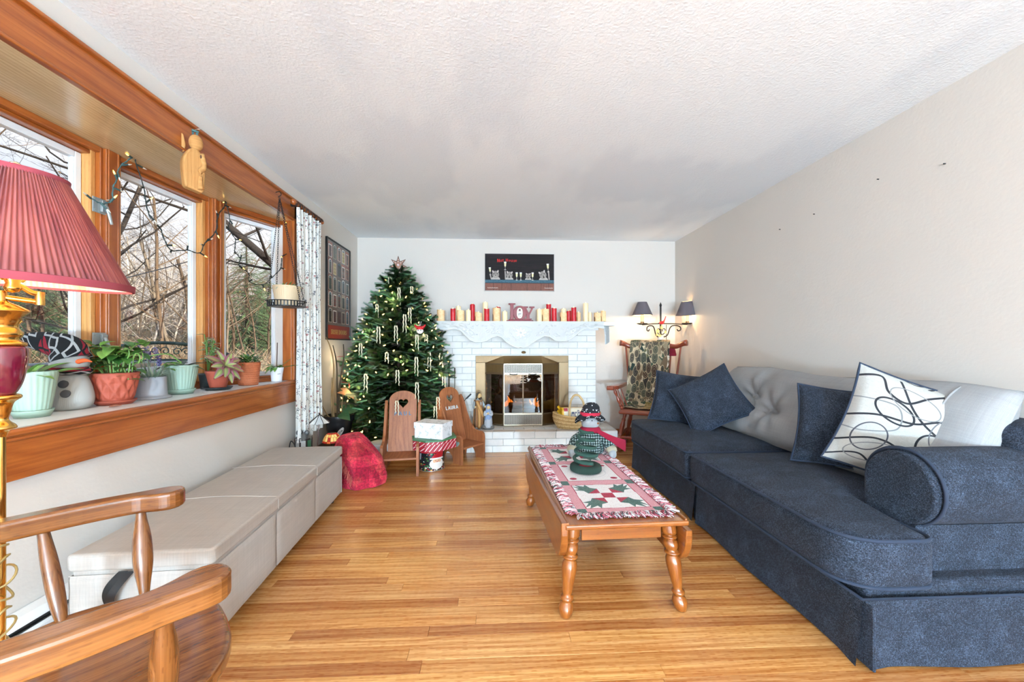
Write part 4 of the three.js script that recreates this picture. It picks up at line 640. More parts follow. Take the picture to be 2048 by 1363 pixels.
// ---------------------------------------------------------------- storage bench
{
  const t = thing('storage_bench', 'beige linen storage bench standing below the bow window', 'bench', [-1.266, 0, -2.165], 0.060);
  const fab = M([204, 195, 187], 0.9, { map: T.linenC, bumpMap: T.linen, bumpScale: 0.0012 }), L = 1.45, Wd = 0.47;
  part(t, 'body', uvm(at(rbox(Wd - 0.026, 0.270, L - 0.026, 0.004, 1), 0, 0.187, 0), 'z'), fab);
  const panel = (w, hgt) => surf((a, b) => { const u = a * 2 - 1, v = b * 2 - 1; return [u * w / 2, v * hgt / 2, 0.006 * Math.pow(Math.max(0, (1 - Math.pow(Math.abs(u), 10)) * (1 - Math.pow(Math.abs(v), 10))), 0.5) + 0.0012 * wob(u * 4, v * 3, w)]; }, 24, 16, w, hgt);
  for (const s of [-1, 1]) for (let k = -1; k <= 1; k++) part(t, 'side_panel', at(panel(L / 3 - 0.004, 0.254), s * (Wd / 2 - 0.009), 0.180, k * L / 3, 0, s * PI / 2), fab);
  for (const s of [-1, 1]) for (const k of [-1, 1]) part(t, 'end_panel', at(panel(Wd / 2 - 0.006, 0.254), k * Wd / 4, 0.180, s * (L / 2 - 0.009), 0, s > 0 ? 0 : PI), fab);
  const lid = part(t, 'lid', uvm(at(padGeo(roundCorners([[-Wd / 2, -L / 2], [Wd / 2, -L / 2], [Wd / 2, L / 2], [-Wd / 2, L / 2]], 0.012, 5), 0.060, 0.012, 0.010, 200, 0.003), 0, 0.322, 0), 'z'), fab);
  const st = M([216, 207, 199], 0.9);
  for (const z of [-L / 6, L / 6]) part(lid, 'seam', [limb([[Wd / 2 + 0.0005, 0.326, z], [Wd / 2 + 0.0005, 0.374, z]], 0.0015, 5), limb([[-Wd / 2, 0.386, z], [0, 0.3945, z], [Wd / 2 - 0.008, 0.384, z]], 0.0012, 5, 20)], st);
  part(lid, 'seam', limb([[-0.01, 0.326, L / 2 + 0.0005], [-0.01, 0.374, L / 2 + 0.0005]], 0.0015, 5), st);
  part(t, 'pull_strap', [surf((u, v) => [-0.05 - 0.045 * Math.sin(u * 1.9) + (v - 0.5) * 0.03 * (1 - 0.3 * u), 0.322 - 0.125 * u + 0.01 * Math.sin(u * PI), L / 2 + 0.004 + 0.018 * Math.sin(u * PI)], 20, 4), surf((u, v) => [-0.025 - 0.055 * Math.sin(u * 1.5) + (v - 0.5) * 0.028, 0.322 - 0.12 * u, L / 2 + 0.008 + 0.026 * Math.sin(u * PI)], 20, 4), at(rbox(0.05, 0.035, 0.006, 0.002), -0.098, 0.20, L / 2 + 0.006, 0, 0, 0.35)], W.black);
  part(t, 'pull_strap', limb([[-0.13, 0.31, -L / 2 - 0.004], [-0.14, 0.37, -L / 2 - 0.03], [-0.13, 0.415, -L / 2 - 0.035], [-0.10, 0.39, -L / 2 - 0.02], [-0.09, 0.31, -L / 2 - 0.004]], 0.004, 6, 20), W.black);
  for (const x of [-1, 1]) for (const z of [-1, 1]) part(t, 'foot', at(cyl(0.018, 0.026, 0.054, 12), x * (Wd / 2 - 0.06), 0.027, z * (L / 2 - 0.06)), M([44, 30, 24], 0.4));
}
// ---------------------------------------------------------------- wooden armchair nearest the camera
{
  const t = thing('wooden_armchair', 'worn brown wooden armchair with turned spindles in the near left corner', 'chair', [-0.890, 0, -0.786], 133 * DEG);
  const seat = []; for (let i = 0; i < 64; i++) { const a = i / 64 * 2 * PI, c = Math.cos(a), s = Math.sin(a), e = (q) => Math.sign(q) * Math.pow(Math.abs(q), 0.75); seat.push([0.275 * e(c) * (s > 0 ? 1 : 0.92), s > 0 ? 0.325 * e(s) : 0.24 * e(s)]); }
  const top = warp(padGeo(seat, 0.042, 0.014, 0, 128), (p) => { if (p.y > 0.03) { const d = Math.hypot(p.x / 0.26, p.z / 0.28); p.y -= 0.014 * (1 - smooth(0.4, 0.95, d)); } });
  part(t, 'seat', uvm(at(top, 0, 0.405, 0), 'z'), W.walnut);
  for (const s of [1, -1]) {
    const path = [[s * 0.245, -0.26], [s * 0.300, -0.12], [s * 0.318, 0.05], [s * 0.312, 0.17], [s * 0.294, 0.245]];
    const C = new THREE.SplineCurve(path.map(([x, z]) => new THREE.Vector2(x, z)));
    const P = C.getPoints(40), side = (off) => P.map((p, i) => { const q = C.getTangent(i / 40), wd = off * (0.026 + 0.012 * smooth(0.75, 0.95, i / 40)) ; return [p.x - q.y * wd, p.y + q.x * wd]; });
    const tip = P[40], tn = C.getTangent(1), round = Array.from({ length: 9 }, (_, i) => { const a = lerp(-PI / 2, PI / 2, (i + 0.5) / 9), r = 0.038; return [tip.x + tn.x * Math.cos(a) * r * 0.9 + -tn.y * -Math.sin(a) * -r, tip.y + tn.y * Math.cos(a) * r * 0.9 + tn.x * -Math.sin(a) * -r]; });
    const outline = [...side(-1), ...round, ...side(1).reverse()];
    part(t, 'arm', uvm(at(extr(shapeOf(outline.map(([x, z]) => [x, -z])), 0.030, 0.009, 3), 0, 0.655, 0, -PI / 2), 'z', s), W.walnut);
    const spin = (x, z, x2, z2, thick) => { const g = slathe([[0.010, 0], [0.014, 0.03], [0.018 * thick, 0.08], [0.017 * thick, 0.14], [0.012, 0.19], [0.0105, 0.218]], 14, 24); warp(g, (p) => { const k = p.y / 0.218; p.x += (x2 - x) * k; p.z += (z2 - z) * k; }); return uvm(at(g, x, 0.440, z), 'y'); };
    part(t, 'arm_post', spin(s * 0.245, 0.19, s * 0.303, 0.185, 1.15), W.walnut);
    part(t, 'spindle', spin(s * 0.25, 0.045, s * 0.315, 0.01, 0.9), W.walnut); part(t, 'spindle', spin(s * 0.235, -0.09, s * 0.298, -0.13, 0.9), W.walnut);
    for (const z of [0.22, -0.18]) part(t, 'leg', uvm(limb([[s * 0.19, 0.41, z], [s * 0.235, 0.2, z * 1.18], [s * 0.265, 0.002, z * 1.35]], [0.018, 0.024, 0.013], 12, 16), 'y'), W.walnut);
    part(t, 'side_stretcher', limb([[s * 0.238, 0.17, 0.26], [s * 0.238, 0.17, 0], [s * 0.238, 0.17, -0.21]], [0.009, 0.014, 0.009], 10, 10), W.walnut);
  }
  part(t, 'cross_stretcher', limb([[-0.238, 0.17, 0], [0, 0.17, 0], [0.238, 0.17, 0]], [0.009, 0.014, 0.009], 10, 10), W.walnut);
  for (let i = 0; i < 6; i++) { const x = -0.19 + i * 0.076; part(t, 'back_spindle', limb([[x, 0.43, -0.20 - 0.02 * Math.cos(x * 6)], [x * 1.08, 0.7, -0.27], [x * 1.12, 0.98, -0.335]], [0.009, 0.011, 0.008], 10, 10), W.walnut); }
  part(t, 'crest_rail', uvm(at(warp(rbox(0.52, 0.09, 0.022, 0.009, 4), (p) => { p.z += 0.25 * p.x * p.x; }), 0, 1.01, -0.352), 'x'), W.walnut);
}
// ---------------------------------------------------------------- brass swing-arm lamp at the left edge
{
  const t = thing('floor_lamp', 'brass swing-arm lamp with burgundy vase body and pleated red shade', 'lamp', [-1.235, 0, -1.06]);
  part(t, 'base', slathe([[0.001, 0], [0.13, 0.0], [0.135, 0.008], [0.12, 0.02], [0.06, 0.034], [0.025, 0.05], [0.014, 0.07]], 36, 40), W.brass);
  part(t, 'pole', at(cyl(0.0085, 0.0085, 0.83, 18), 0, 0.475, 0), W.brass);
  part(t, 'lower_cap', slathe([[0.0094, 0.870], [0.0144, 0.884], [0.0259, 0.890], [0.0245, 0.898], [0.0130, 0.912], [0.0158, 0.93], [0.0216, 0.955], [0.0338, 0.966], [0.0331, 0.974], [0.0216, 0.978]], 32, 60), W.brass);
  part(t, 'vase_body', slathe([[0.0216, 0.974], [0.0288, 0.985], [0.0374, 1.01], [0.0439, 1.05], [0.0454, 1.08], [0.0418, 1.097], [0.0216, 1.10]], 36, 40), M([112, 22, 48], 0.08, { clearcoat: 1, clearcoatRoughness: 0.03 }));
  part(t, 'upper_cap', lathe([[0.0216, 1.096], [0.0432, 1.098], [0.0432, 1.106], [0.0360, 1.109], [0.0302, 1.115], [0.0360, 1.124], [0.0374, 1.132], [0.0302, 1.142], [0.0288, 1.152], [0.0360, 1.160], [0.0331, 1.170], [0.0475, 1.184], [0.0490, 1.189], [0.0288, 1.202], [0.0158, 1.208], [0.0086, 1.214], [0.0086, 1.235]], 36), W.brass);
  const J = [0.05, 1.213, -0.04], A = [0.028, 1.262, 0.0];
  part(t, 'swing_arm', [limb([[0, 1.222, 0], [J[0], 1.212, J[2]]], 0.0065, 10), at(cyl(0.0095, 0.0095, 0.034, 14), J[0], 1.222, J[2]), at(cyl(0.011, 0.011, 0.03, 14), 0, 1.222, 0), limb([[J[0], 1.234, J[2]], [lerp(J[0], A[0], 0.3), 1.236, lerp(J[2], A[2], 0.3)], [lerp(J[0], A[0], 0.75), 1.250, lerp(J[2], A[2], 0.75)], [A[0], 1.25, A[2]]], 0.0065, 10, 16)], W.brass);
  part(t, 'socket', lathe([[0.0, 1.232], [0.012, 1.235], [0.016, 1.245], [0.012, 1.256], [0.017, 1.268], [0.017, 1.31], [0.0, 1.312]].map(([r, y]) => [r, y]), 18).translate(A[0], 0, A[2]), W.brass);
  part(t, 'harp', limb([[A[0], 1.262, A[2] + 0.02], [A[0], 1.30, A[2] + 0.055], [A[0], 1.40, A[2] + 0.06], [A[0], 1.50, A[2]], [A[0], 1.40, A[2] - 0.06], [A[0], 1.30, A[2] - 0.055], [A[0], 1.262, A[2] - 0.02]], 0.0025, 8, 50), W.brass);
  part(t, 'bulb', slathe([[0.012, 1.312], [0.016, 1.325], [0.03, 1.355], [0.028, 1.38], [0.001, 1.395]], 18, 20).translate(A[0], 0, A[2]), glow([255, 226, 170], 4));
  const rb = 0.225, rt = 0.092, yb = 1.262, yt = 1.528, tilt = (g) => at(at(g, 0, -1.40, 0), A[0], 1.40, A[2], 0.02, 0, -0.055);
  const pleat = dtex(1024, 64, (u, v) => { const k = fbm(u * 160, v * 2, 160, 2, 611, 3), q = fbm(u * 24, v * 3, 24, 3, 617, 3), t = clamp(0.15 + 0.9 * (k - 0.3) + 0.5 * (q - 0.5)); return [lerp(118, 190, t), lerp(52, 118, t), lerp(56, 108, t)]; }, true, 1, 1);
  const cloth = new THREE.MeshPhysicalMaterial({ color: col([255, 255, 255]), map: pleat, roughness: 0.95, transmission: 0.28, thickness: 0, side: THREE.DoubleSide });
  const skin = (off) => surf((u, v) => { const a = -u * 2 * PI, r = lerp(rb, rt, v) + off + 0.0022 * Math.sin(a * 120); return [Math.cos(a) * r, lerp(yb, yt, v) - 0.0, Math.sin(a) * r]; }, 960, 6, 1, 1);
  part(t, 'shade', tilt(skin(0)), cloth);
  part(t, 'shade_lining', tilt(skin(-0.004)), new THREE.MeshPhysicalMaterial({ color: col([250, 232, 196]), roughness: 0.9, transmission: 0.35, thickness: 0, side: THREE.DoubleSide }), 'cream lining');
  part(t, 'shade_trim', [tilt(at(lathe([[rb + 0.003, -0.006], [rb + 0.004, 0.012], [rb + 0.0005, 0.013], [rb - 0.003, -0.006]], 96), 0, yb, 0)), tilt(at(lathe([[rt + 0.003, -0.006], [rt + 0.004, 0.007], [rt - 0.002, 0.007]], 72), 0, yt, 0))], M([150, 60, 70], 0.9));
  part(t, 'spider', tilt([limb([[-rt, yt - 0.01, 0], [rt, yt - 0.01, 0]], 0.0018, 6), limb([[0, yt - 0.01, -rt], [0, yt - 0.01, rt]], 0.0018, 6)].reduce((a, b) => merge([a, b]))), W.brass);
  part(t, 'finial', [at(new THREE.TorusGeometry(0.012, 0.0028, 8, 20), A[0] + 0.004, 1.548, A[2], 0, 0.4, 0), at(cyl(0.004, 0.004, 0.03, 10), A[0], 1.524, A[2])], W.antique);
  part(t, 'cord', limb(Array.from({ length: 120 }, (_, i) => { const k = i / 119, a = k * 6.5 * 2 * PI; return [Math.cos(a) * (0.018 + 0.008 * Math.sin(a * 0.7)), 0.60 - k * 0.28 + 0.01 * Math.sin(a * 1.3), Math.sin(a) * (0.02 + 0.006 * Math.cos(a * 0.6))]; }), 0.0028, 7), M([196, 170, 110], 0.35, { metalness: 0.2 }));
  const l = new THREE.PointLight(new THREE.Color(1, 0.74, 0.42), 0.55); l.position.set(-1.235 + A[0], 1.36, -1.06 + A[2]); l.castShadow = true; l.shadow.radius = 1.5; scene.add(l);
}
// ---------------------------------------------------------------- Christmas tree and what stands round it
const TREE = [-0.98, -4.20];
const treeR = (y) => { const p = [[1.90, 0.015], [1.75, 0.135], [1.6, 0.215], [1.3, 0.37], [1.0, 0.475], [0.75, 0.545], [0.3, 0.52], [0.16, 0.36]]; if (y >= p[0][0]) return 0.01; for (let i = 0; i < p.length - 1; i++) if (y >= p[i + 1][0]) return lerp(p[i][1], p[i + 1][1], (p[i][0] - y) / (p[i][0] - p[i + 1][0])); return 0.3; };
const mergeKeep = (list) => { const g = BGU.mergeGeometries(list.map((q) => { q = q.index ? q.toNonIndexed() : q; return q; }), false); return g; };
{
  const r = rngOf(77), t = thing('christmas_tree', 'decorated green Christmas tree in the corner left of the fireplace', 'tree', [TREE[0], 0, TREE[1]]);
  part(t, 'trunk', limb([[0, 0.02, 0], [0, 1.0, 0], [0, 1.86, 0]], [0.03, 0.02, 0.006], 10), M([62, 48, 36], 0.9));
  part(t, 'stand', [limb([[-0.26, 0.012, 0.02], [0, 0.10, 0], [0.24, 0.012, -0.06]], 0.014, 8, 10), limb([[0.03, 0.012, 0.26], [0, 0.10, 0], [-0.04, 0.012, -0.25]], 0.014, 8, 10), at(cyl(0.045, 0.045, 0.16, 16), 0, 0.12, 0)], W.iron);
  // one sprig: a stem with needles all round
  const tri = [], nr = [], stem = 0.15;
  for (let i = 0; i < 150; i++) {
    const k = 0.05 + 0.95 * i / 150, a = i * 2.399, L = 0.030 * (1 - 0.35 * k), w = 0.0023, y = k * stem, ca = Math.cos(a), sa = Math.sin(a), tip = [ca * L, y + L * 0.75, sa * L];
    tri.push(-sa * w, y, ca * w, sa * w, y, -ca * w, ...tip); const n = v3(ca * 0.6, 0.9, sa * 0.6).normalize(); for (let q = 0; q < 3; q++) nr.push(n.x, n.y, n.z);
  }
  const needles = new THREE.BufferGeometry(); needles.setAttribute('position', new THREE.Float32BufferAttribute(tri, 3)); needles.setAttribute('normal', new THREE.Float32BufferAttribute(nr, 3));
  const mats = [], cols = [], stems = [], up = v3(0, 1, 0);
  const blocked = (p) => { const x = p.x + TREE[0], z = p.z + TREE[1]; return (p.y < 0.80 && z > -3.86 && Math.abs(x + 0.79) < 0.30) || (p.y < 0.78 && x > -0.60 && z > -4.14 && z < -3.4) || (p.y < 0.50 && x < -1.25 && z > -4.05) || (x > -0.57 && z < -4.25 && p.y < 1.3) || (x > -0.76 && z < -4.29 && p.y > 1.27 && p.y < 1.43) || (x > -0.60 && z < -4.46) || (x > -0.69 && z < -4.06 && p.y < 0.25); };
  const sprig = (p, d, s) => { if (blocked(p.clone().addScaledVector(d.clone().normalize(), 0.12)) || blocked(p)) return; const q = new THREE.Quaternion().setFromUnitVectors(up, d.clone().normalize()); mats.push(new THREE.Matrix4().compose(p, q, v3(s * (0.9 + r() * 0.3), s, s * (0.9 + r() * 0.3)))); const k = r(), l = 0.7 + 0.4 * r(); cols.push(col(k < 0.6 ? [134 * l, 206 * l, 144 * l] : k < 0.85 ? [170 * l, 222 * l, 154 * l] : [204 * l, 232 * l, 208 * l])); };
  for (let y = 0.20; y < 1.86; y += 0.072) {
    const n = Math.round(9 + treeR(y) * 34);
    for (let i = 0; i < n; i++) {
      const yy = y + (r() - 0.5) * 0.07, Rr = treeR(yy) * (0.80 + 0.26 * r()), a = (i + r() * 0.8) / n * 2 * PI + y * 11, ca = Math.cos(a), sa = Math.sin(a), droop = -0.12 - 0.25 * (1 - yy / 1.9), tip = v3(ca * Rr, yy + droop * Rr * 0.3, sa * Rr), root = v3(0, yy + 0.12 * Rr, 0);
      if (i % 2 === 0 && !blocked(tip)) stems.push(limb([root, root.clone().lerp(tip, 0.6), tip], [0.005, 0.0035, 0.0015], 4));
      const along = tip.clone().sub(root), L = along.length(), side = v3(-sa, 0, ca);
      for (let f = L; f > L * 0.35; f -= 0.072) { const p = root.clone().lerp(tip, f / L); sprig(p.clone().addScaledVector(along, -0.06 / Math.max(L, 0.12)), along.clone().normalize().add(v3(0, 0.9 * (r() - 0.35), 0)), 0.75 + 0.3 * r()); for (const s of [-1, 1]) sprig(p, along.clone().normalize().multiplyScalar(0.8).addScaledVector(side, s * (0.5 + 0.5 * r())).add(v3(0, (r() - 0.4) * 1.3, 0)), 0.5 + 0.3 * r()); }
    }
  }
  for (let i = 0; i < 14; i++) sprig(v3((r() - 0.5) * 0.04, 1.72 + r() * 0.10, (r() - 0.5) * 0.04), v3((r() - 0.5) * 1.4, 0.8, (r() - 0.5) * 1.4), 0.7);
  copiesPart(t, 'needles', needles, M([255, 255, 255], 0.75), mats, cols);
  stuffPart(t, 'branches', stems, M([62, 50, 38], 0.9));
  // the light string: bulbs one by one, a wire that winds down the tree
  const s = thing('string_lights', 'warm white string lights wound round the Christmas tree', 'string lights', [TREE[0], 0, TREE[1]]), bulb = mergeKeep([slathe([[0.004, 0], [0.006, 0.007], [0.0042, 0.018], [0.0005, 0.025]], 7, 6)]), cap = cyl(0.0035, 0.0038, 0.012, 7).translate(0, -0.005, 0), gm = glow([255, 214, 128], 4.5), wire = [], wm = M([24, 52, 34], 0.6);
  const total = 340;
  for (let i = 0; i < total; i++) {
    const k = Math.pow((i + 0.5) / total, 0.62), y = lerp(1.80, 0.20, k) + (r() - 0.5) * 0.05, a = i * 2.399963 + r() * 0.4, Rr = treeR(y) * (0.98 + 0.10 * r());
    if (Math.sin(a) < -0.55 || blocked(v3(Math.cos(a) * Rr, y, Math.sin(a) * Rr))) continue;   // not behind the tree, against the wall
    const o = part(s, 'light_bulb', bulb, gm); o.position.set(Math.cos(a) * Rr, y, Math.sin(a) * Rr); o.rotation.set((r() - 0.5) * 2.4, 0, (r() - 0.5) * 2.4);
  }
  for (let i = 0; i <= 420; i++) { const k = i / 420, y = lerp(1.80, 0.22, k), a = k * 2 * PI * 17; wire.push([Math.cos(a) * treeR(y) * 0.90, y + 0.02 * Math.sin(a * 5), Math.sin(a) * treeR(y) * 0.90]); }
  part(s, 'wire', limb(wire, 0.0017, 4), wm);
  for (const [x, y, z] of [[0.25, 0.5, 0.46], [-0.3, 0.7, 0.42], [0.1, 0.95, 0.42], [-0.2, 1.2, 0.34], [0.22, 1.25, 0.30], [0, 1.55, 0.22], [0.42, 0.8, 0.28], [-0.45, 0.95, 0.15]]) { const l = new THREE.PointLight(new THREE.Color(1, 0.78, 0.45), 0.10); l.position.set(TREE[0] + x * 1.05, y, TREE[1] + z * 1.05); l.castShadow = true; scene.add(l); }
  // twisted white icicles, each hung where the photograph shows it
  const ice = [[-1.044, 1.817, -4.133, 0.138, 'uppermost pair of sticks left of the trunk below the star'], [-0.922, 1.685, -3.998, 0.208, 'long pair of sticks hanging under the star'], [-0.823, 1.714, -4.115, 0.103, 'short pair near the upper right outline'], [-1.12, 1.516, -3.954, 0.132, 'pair near the upper left outline below the topmost one'], [-0.807, 1.482, -3.941, 0.157, 'pair near the right outline above the red bird'], [-0.842, 1.413, -3.878, 0.207, 'long pair left of the red bird'], [-1.063, 1.293, -3.801, 0.184, 'long pair on the left half level with the red bird'], [-0.904, 1.303, -3.799, 0.179, 'long pair in the middle level with the red bird'], [-0.723, 1.22, -3.856, 0.187, 'long pair right below the red bird'], [-0.651, 1.223, -3.937, 0.084, 'short pair right of the red bird'], [-1.237, 1.138, -3.838, 0.138, 'pair at the far left outline in the middle of the height'], [-0.965, 1.054, -3.713, 0.101, 'short pair in the middle of the tree'], [-0.615, 1.052, -3.894, 0.185, 'long pair near the right outline at mid height'], [-0.714, 1.011, -3.779, 0.184, 'upper of two long pairs hanging in line right of the middle'], [-0.524, 1.04, -4.043, 0.147, 'pair at the right outline beside the white brick'], [-1.142, 0.863, -3.683, 0.177, 'long pair on the lower left beside the dry red flower'], [-0.861, 0.895, -3.675, 0.142, 'pair just above the chair with the heart'], [-0.488, 0.831, -3.99, 0.129, 'pair at the lower right outline beside the fire tools'], [-0.695, 0.782, -3.705, 0.184, 'lower of two long pairs hanging in line right of the middle'], [-0.529, 0.628, -3.864, 0.125, 'upper pair left of the angled small chair'], [-0.55, 0.544, -3.843, 0.134, 'lower pair left of the angled small chair'], [-0.474, 0.49, -4.005, 0.11, 'lowest pair, closest to the angled small chair'], [-0.857, 0.626, -3.637, 0.135, 'pair seen through the heart of the small chair']];
  const im = M([222, 212, 180], 0.45);
  const stick = (x, L, a) => limb(Array.from({ length: 22 }, (_, i) => { const k = i / 21; return [x + 0.0022 * Math.cos(k * 22 + a) + x * k * 0.4, -0.02 - k * L, 0.0022 * Math.sin(k * 22 + a)]; }), (k) => 0.0064 * (1 - 0.5 * k), 7);
  for (const [x, y, z, L, where] of ice) { const o = thing('icicle_ornament', 'white stick ornament: ' + where, 'ornament', [x + 0.012 * (x - TREE[0]), y, z + 0.045], (r() - 0.5) * 0.8, 'white stick ornaments on the Christmas tree'); part(o, 'hook', limb([[0, 0.012, 0], [0.004, 0.004, 0], [-0.010, -0.02, 0]], 0.001, 5), W.iron); part(o, 'stick', stick(-0.010, L * 0.82, 0), im); part(o, 'stick', stick(0.010, L * 0.98, 2), im); }
  // bird ornament: red wings over a white face
  const b = thing('bird_ornament', 'round bird ornament with red wings and white face on the tree', 'ornament', [-0.69, 1.235, -3.80]), red = M([190, 24, 28], 0.6);
  part(b, 'face', at(ball(0.030, 18, 14), 0, 0, 0, 0, 0, 0, [1.1, 0.9, 0.8]), M([236, 226, 222], 0.8)); for (const x of [-0.012, 0.012]) part(b, 'eye', at(ball(0.005, 8, 6), x, 0.006, 0.024), W.black);
  part(b, 'cap', at(ball(0.033, 18, 10), 0, 0.022, -0.004, 0, 0, 0, [1, 0.8, 0.8]), red); for (const s of [-1, 1]) part(b, 'wing', limb([[s * 0.01, 0.03, 0], [s * 0.035, 0.04, 0], [s * 0.05, 0.06, 0]], [0.016, 0.012, 0.004], 8, 8), red); part(b, 'hanger', limb([[0, 0.04, 0], [-0.012, 0.09, 0], [0.012, 0.09, 0], [0, 0.04, 0]], 0.0012, 5), M([230, 230, 220], 0.6));
  // star with seven points
  const st = thing('tree_topper', 'seven pointed beaded metal star on top of the Christmas tree', 'tree topper', [-0.98, 1.835, -4.18]), pts = [];
  for (let i = 0; i < 14; i++) { const a = PI / 2 + i * PI / 7, q = i % 2 ? 0.038 : 0.092; pts.push([Math.cos(a) * q, 0.095 + Math.sin(a) * q]); }
  part(st, 'star_body', at(extr(shapeOf(pts), 0.012, 0.004, 2), 0, 0, -0.006), M([168, 128, 110], 0.3, { metalness: 0.6 }));
  part(st, 'rim', limb(pts.map(([x, y]) => [x, y, 0.010]), 0.004, 6, 0, true), M([66, 44, 38], 0.4, { metalness: 0.5 }));
  for (let i = 0; i < 7; i++) { const a = PI / 2 + i * 2 * PI / 7; for (const q of [0.035, 0.058]) part(st, 'bead', at(ball(0.008 - q * 0.04, 10, 8), Math.cos(a) * q, 0.095 + Math.sin(a) * q, 0.013), M([236, 220, 214], 0.15, { clearcoat: 1 })); }
  part(st, 'bead', at(ball(0.013, 12, 10), 0, 0.095, 0.014), M([236, 214, 214], 0.15, { clearcoat: 1 })); part(st, 'socket', at(cyl(0.016, 0.010, 0.05, 12), 0, -0.002, 0), W.iron);
}
// ---- two small wooden chairs with heart cut-outs; dolls of a known character that sit on them in the photograph are left out
function childChair(label, pos, turn, text, ink) {
  const t = thing('child_chair', label, 'small chair', pos, turn), w = 0.31;
  const arc = Array.from({ length: 9 }, (_, i) => { const a = lerp(PI, 0, i / 8); return [-0.02 + Math.cos(a) * 0.075, Math.sin(a) * 0.10]; });
  const side = [[0.165, 0], [0.165, 0.21], [0.158, 0.245], [0.135, 0.262], [0.09, 0.262], [0.03, 0.272], [-0.03, 0.33], [-0.085, 0.44], [-0.135, 0.56], [-0.165, 0.60], [-0.195, 0.585], [-0.175, 0.44], [-0.155, 0.2], [-0.16, 0], ...arc];
  for (const s of [-1, 1]) part(t, 'side_panel', uvm(at(extr(shapeOf(side.map(([z, y]) => [-z, y])), 0.018, 0.003, 2), s * (w / 2 - 0.009) - 0.009, 0, 0, 0, PI / 2, 0), 'y', s), W.redwood);
  part(t, 'seat', uvm(at(rbox(w - 0.036, 0.018, 0.25, 0.004), 0, 0.150, 0.048), 'z'), W.redwood);
  const arch = [[-0.122, 0], [0.122, 0], ...Array.from({ length: 15 }, (_, i) => { const a = lerp(0, PI, i / 14); return [Math.cos(a) * 0.122, 0.475 + Math.sin(a) * 0.085]; })];
  const heart = Array.from({ length: 30 }, (_, i) => { const a = i / 30 * 2 * PI; return [0.0028 * 16 * Math.pow(Math.sin(a), 3), 0.448 + 0.0028 * (13 * Math.cos(a) - 5 * Math.cos(2 * a) - 2 * Math.cos(3 * a) - Math.cos(4 * a))]; });
  const tilt = (g) => at(g, 0, 0.135, -0.075, -0.24, 0, 0);
  const b = part(t, 'back_board', uvm(tilt(extr(shapeOf(arch, [heart]), 0.016, 0.002, 1)), 'y', 0.5), W.redwood);
  const ltr = text.split(''); ltr.forEach((c, i) => part(b, 'letter', tilt(at(letters(c, 0.034, 0.003, fontSans), (i - (ltr.length - 1) / 2) * (0.17 / ltr.length) , 0.335, 0.0185)), ink));
  part(t, 'back_rail', uvm(at(rbox(w - 0.036, 0.05, 0.018, 0.003), 0, 0.10, -0.10), 'x'), W.redwood);
  return t;
}
childChair('small wooden chair with blue painted name, facing the camera before the tree', [-0.80, 0, -3.52], 0.13, 'PAUL', M([72, 104, 130], 0.6));
{ const c = childChair('small wooden chair with white painted name, turned towards the right', [-0.305, 0, -3.885], 0.835, 'LAURA', M([206, 214, 214], 0.6)); part(c, 'heart_patch', at(extr(shapeOf(Array.from({ length: 24 }, (_, i) => { const a = i / 24 * 2 * PI; return [0.0018 * 16 * Math.pow(Math.sin(a), 3), 0.0018 * (13 * Math.cos(a) - 5 * Math.cos(2 * a) - 2 * Math.cos(3 * a) - Math.cos(4 * a))]; })), 0.002), -0.157, 0.19, 0.11, 0, -PI / 2, 0), M([120, 146, 140], 0.7)); }
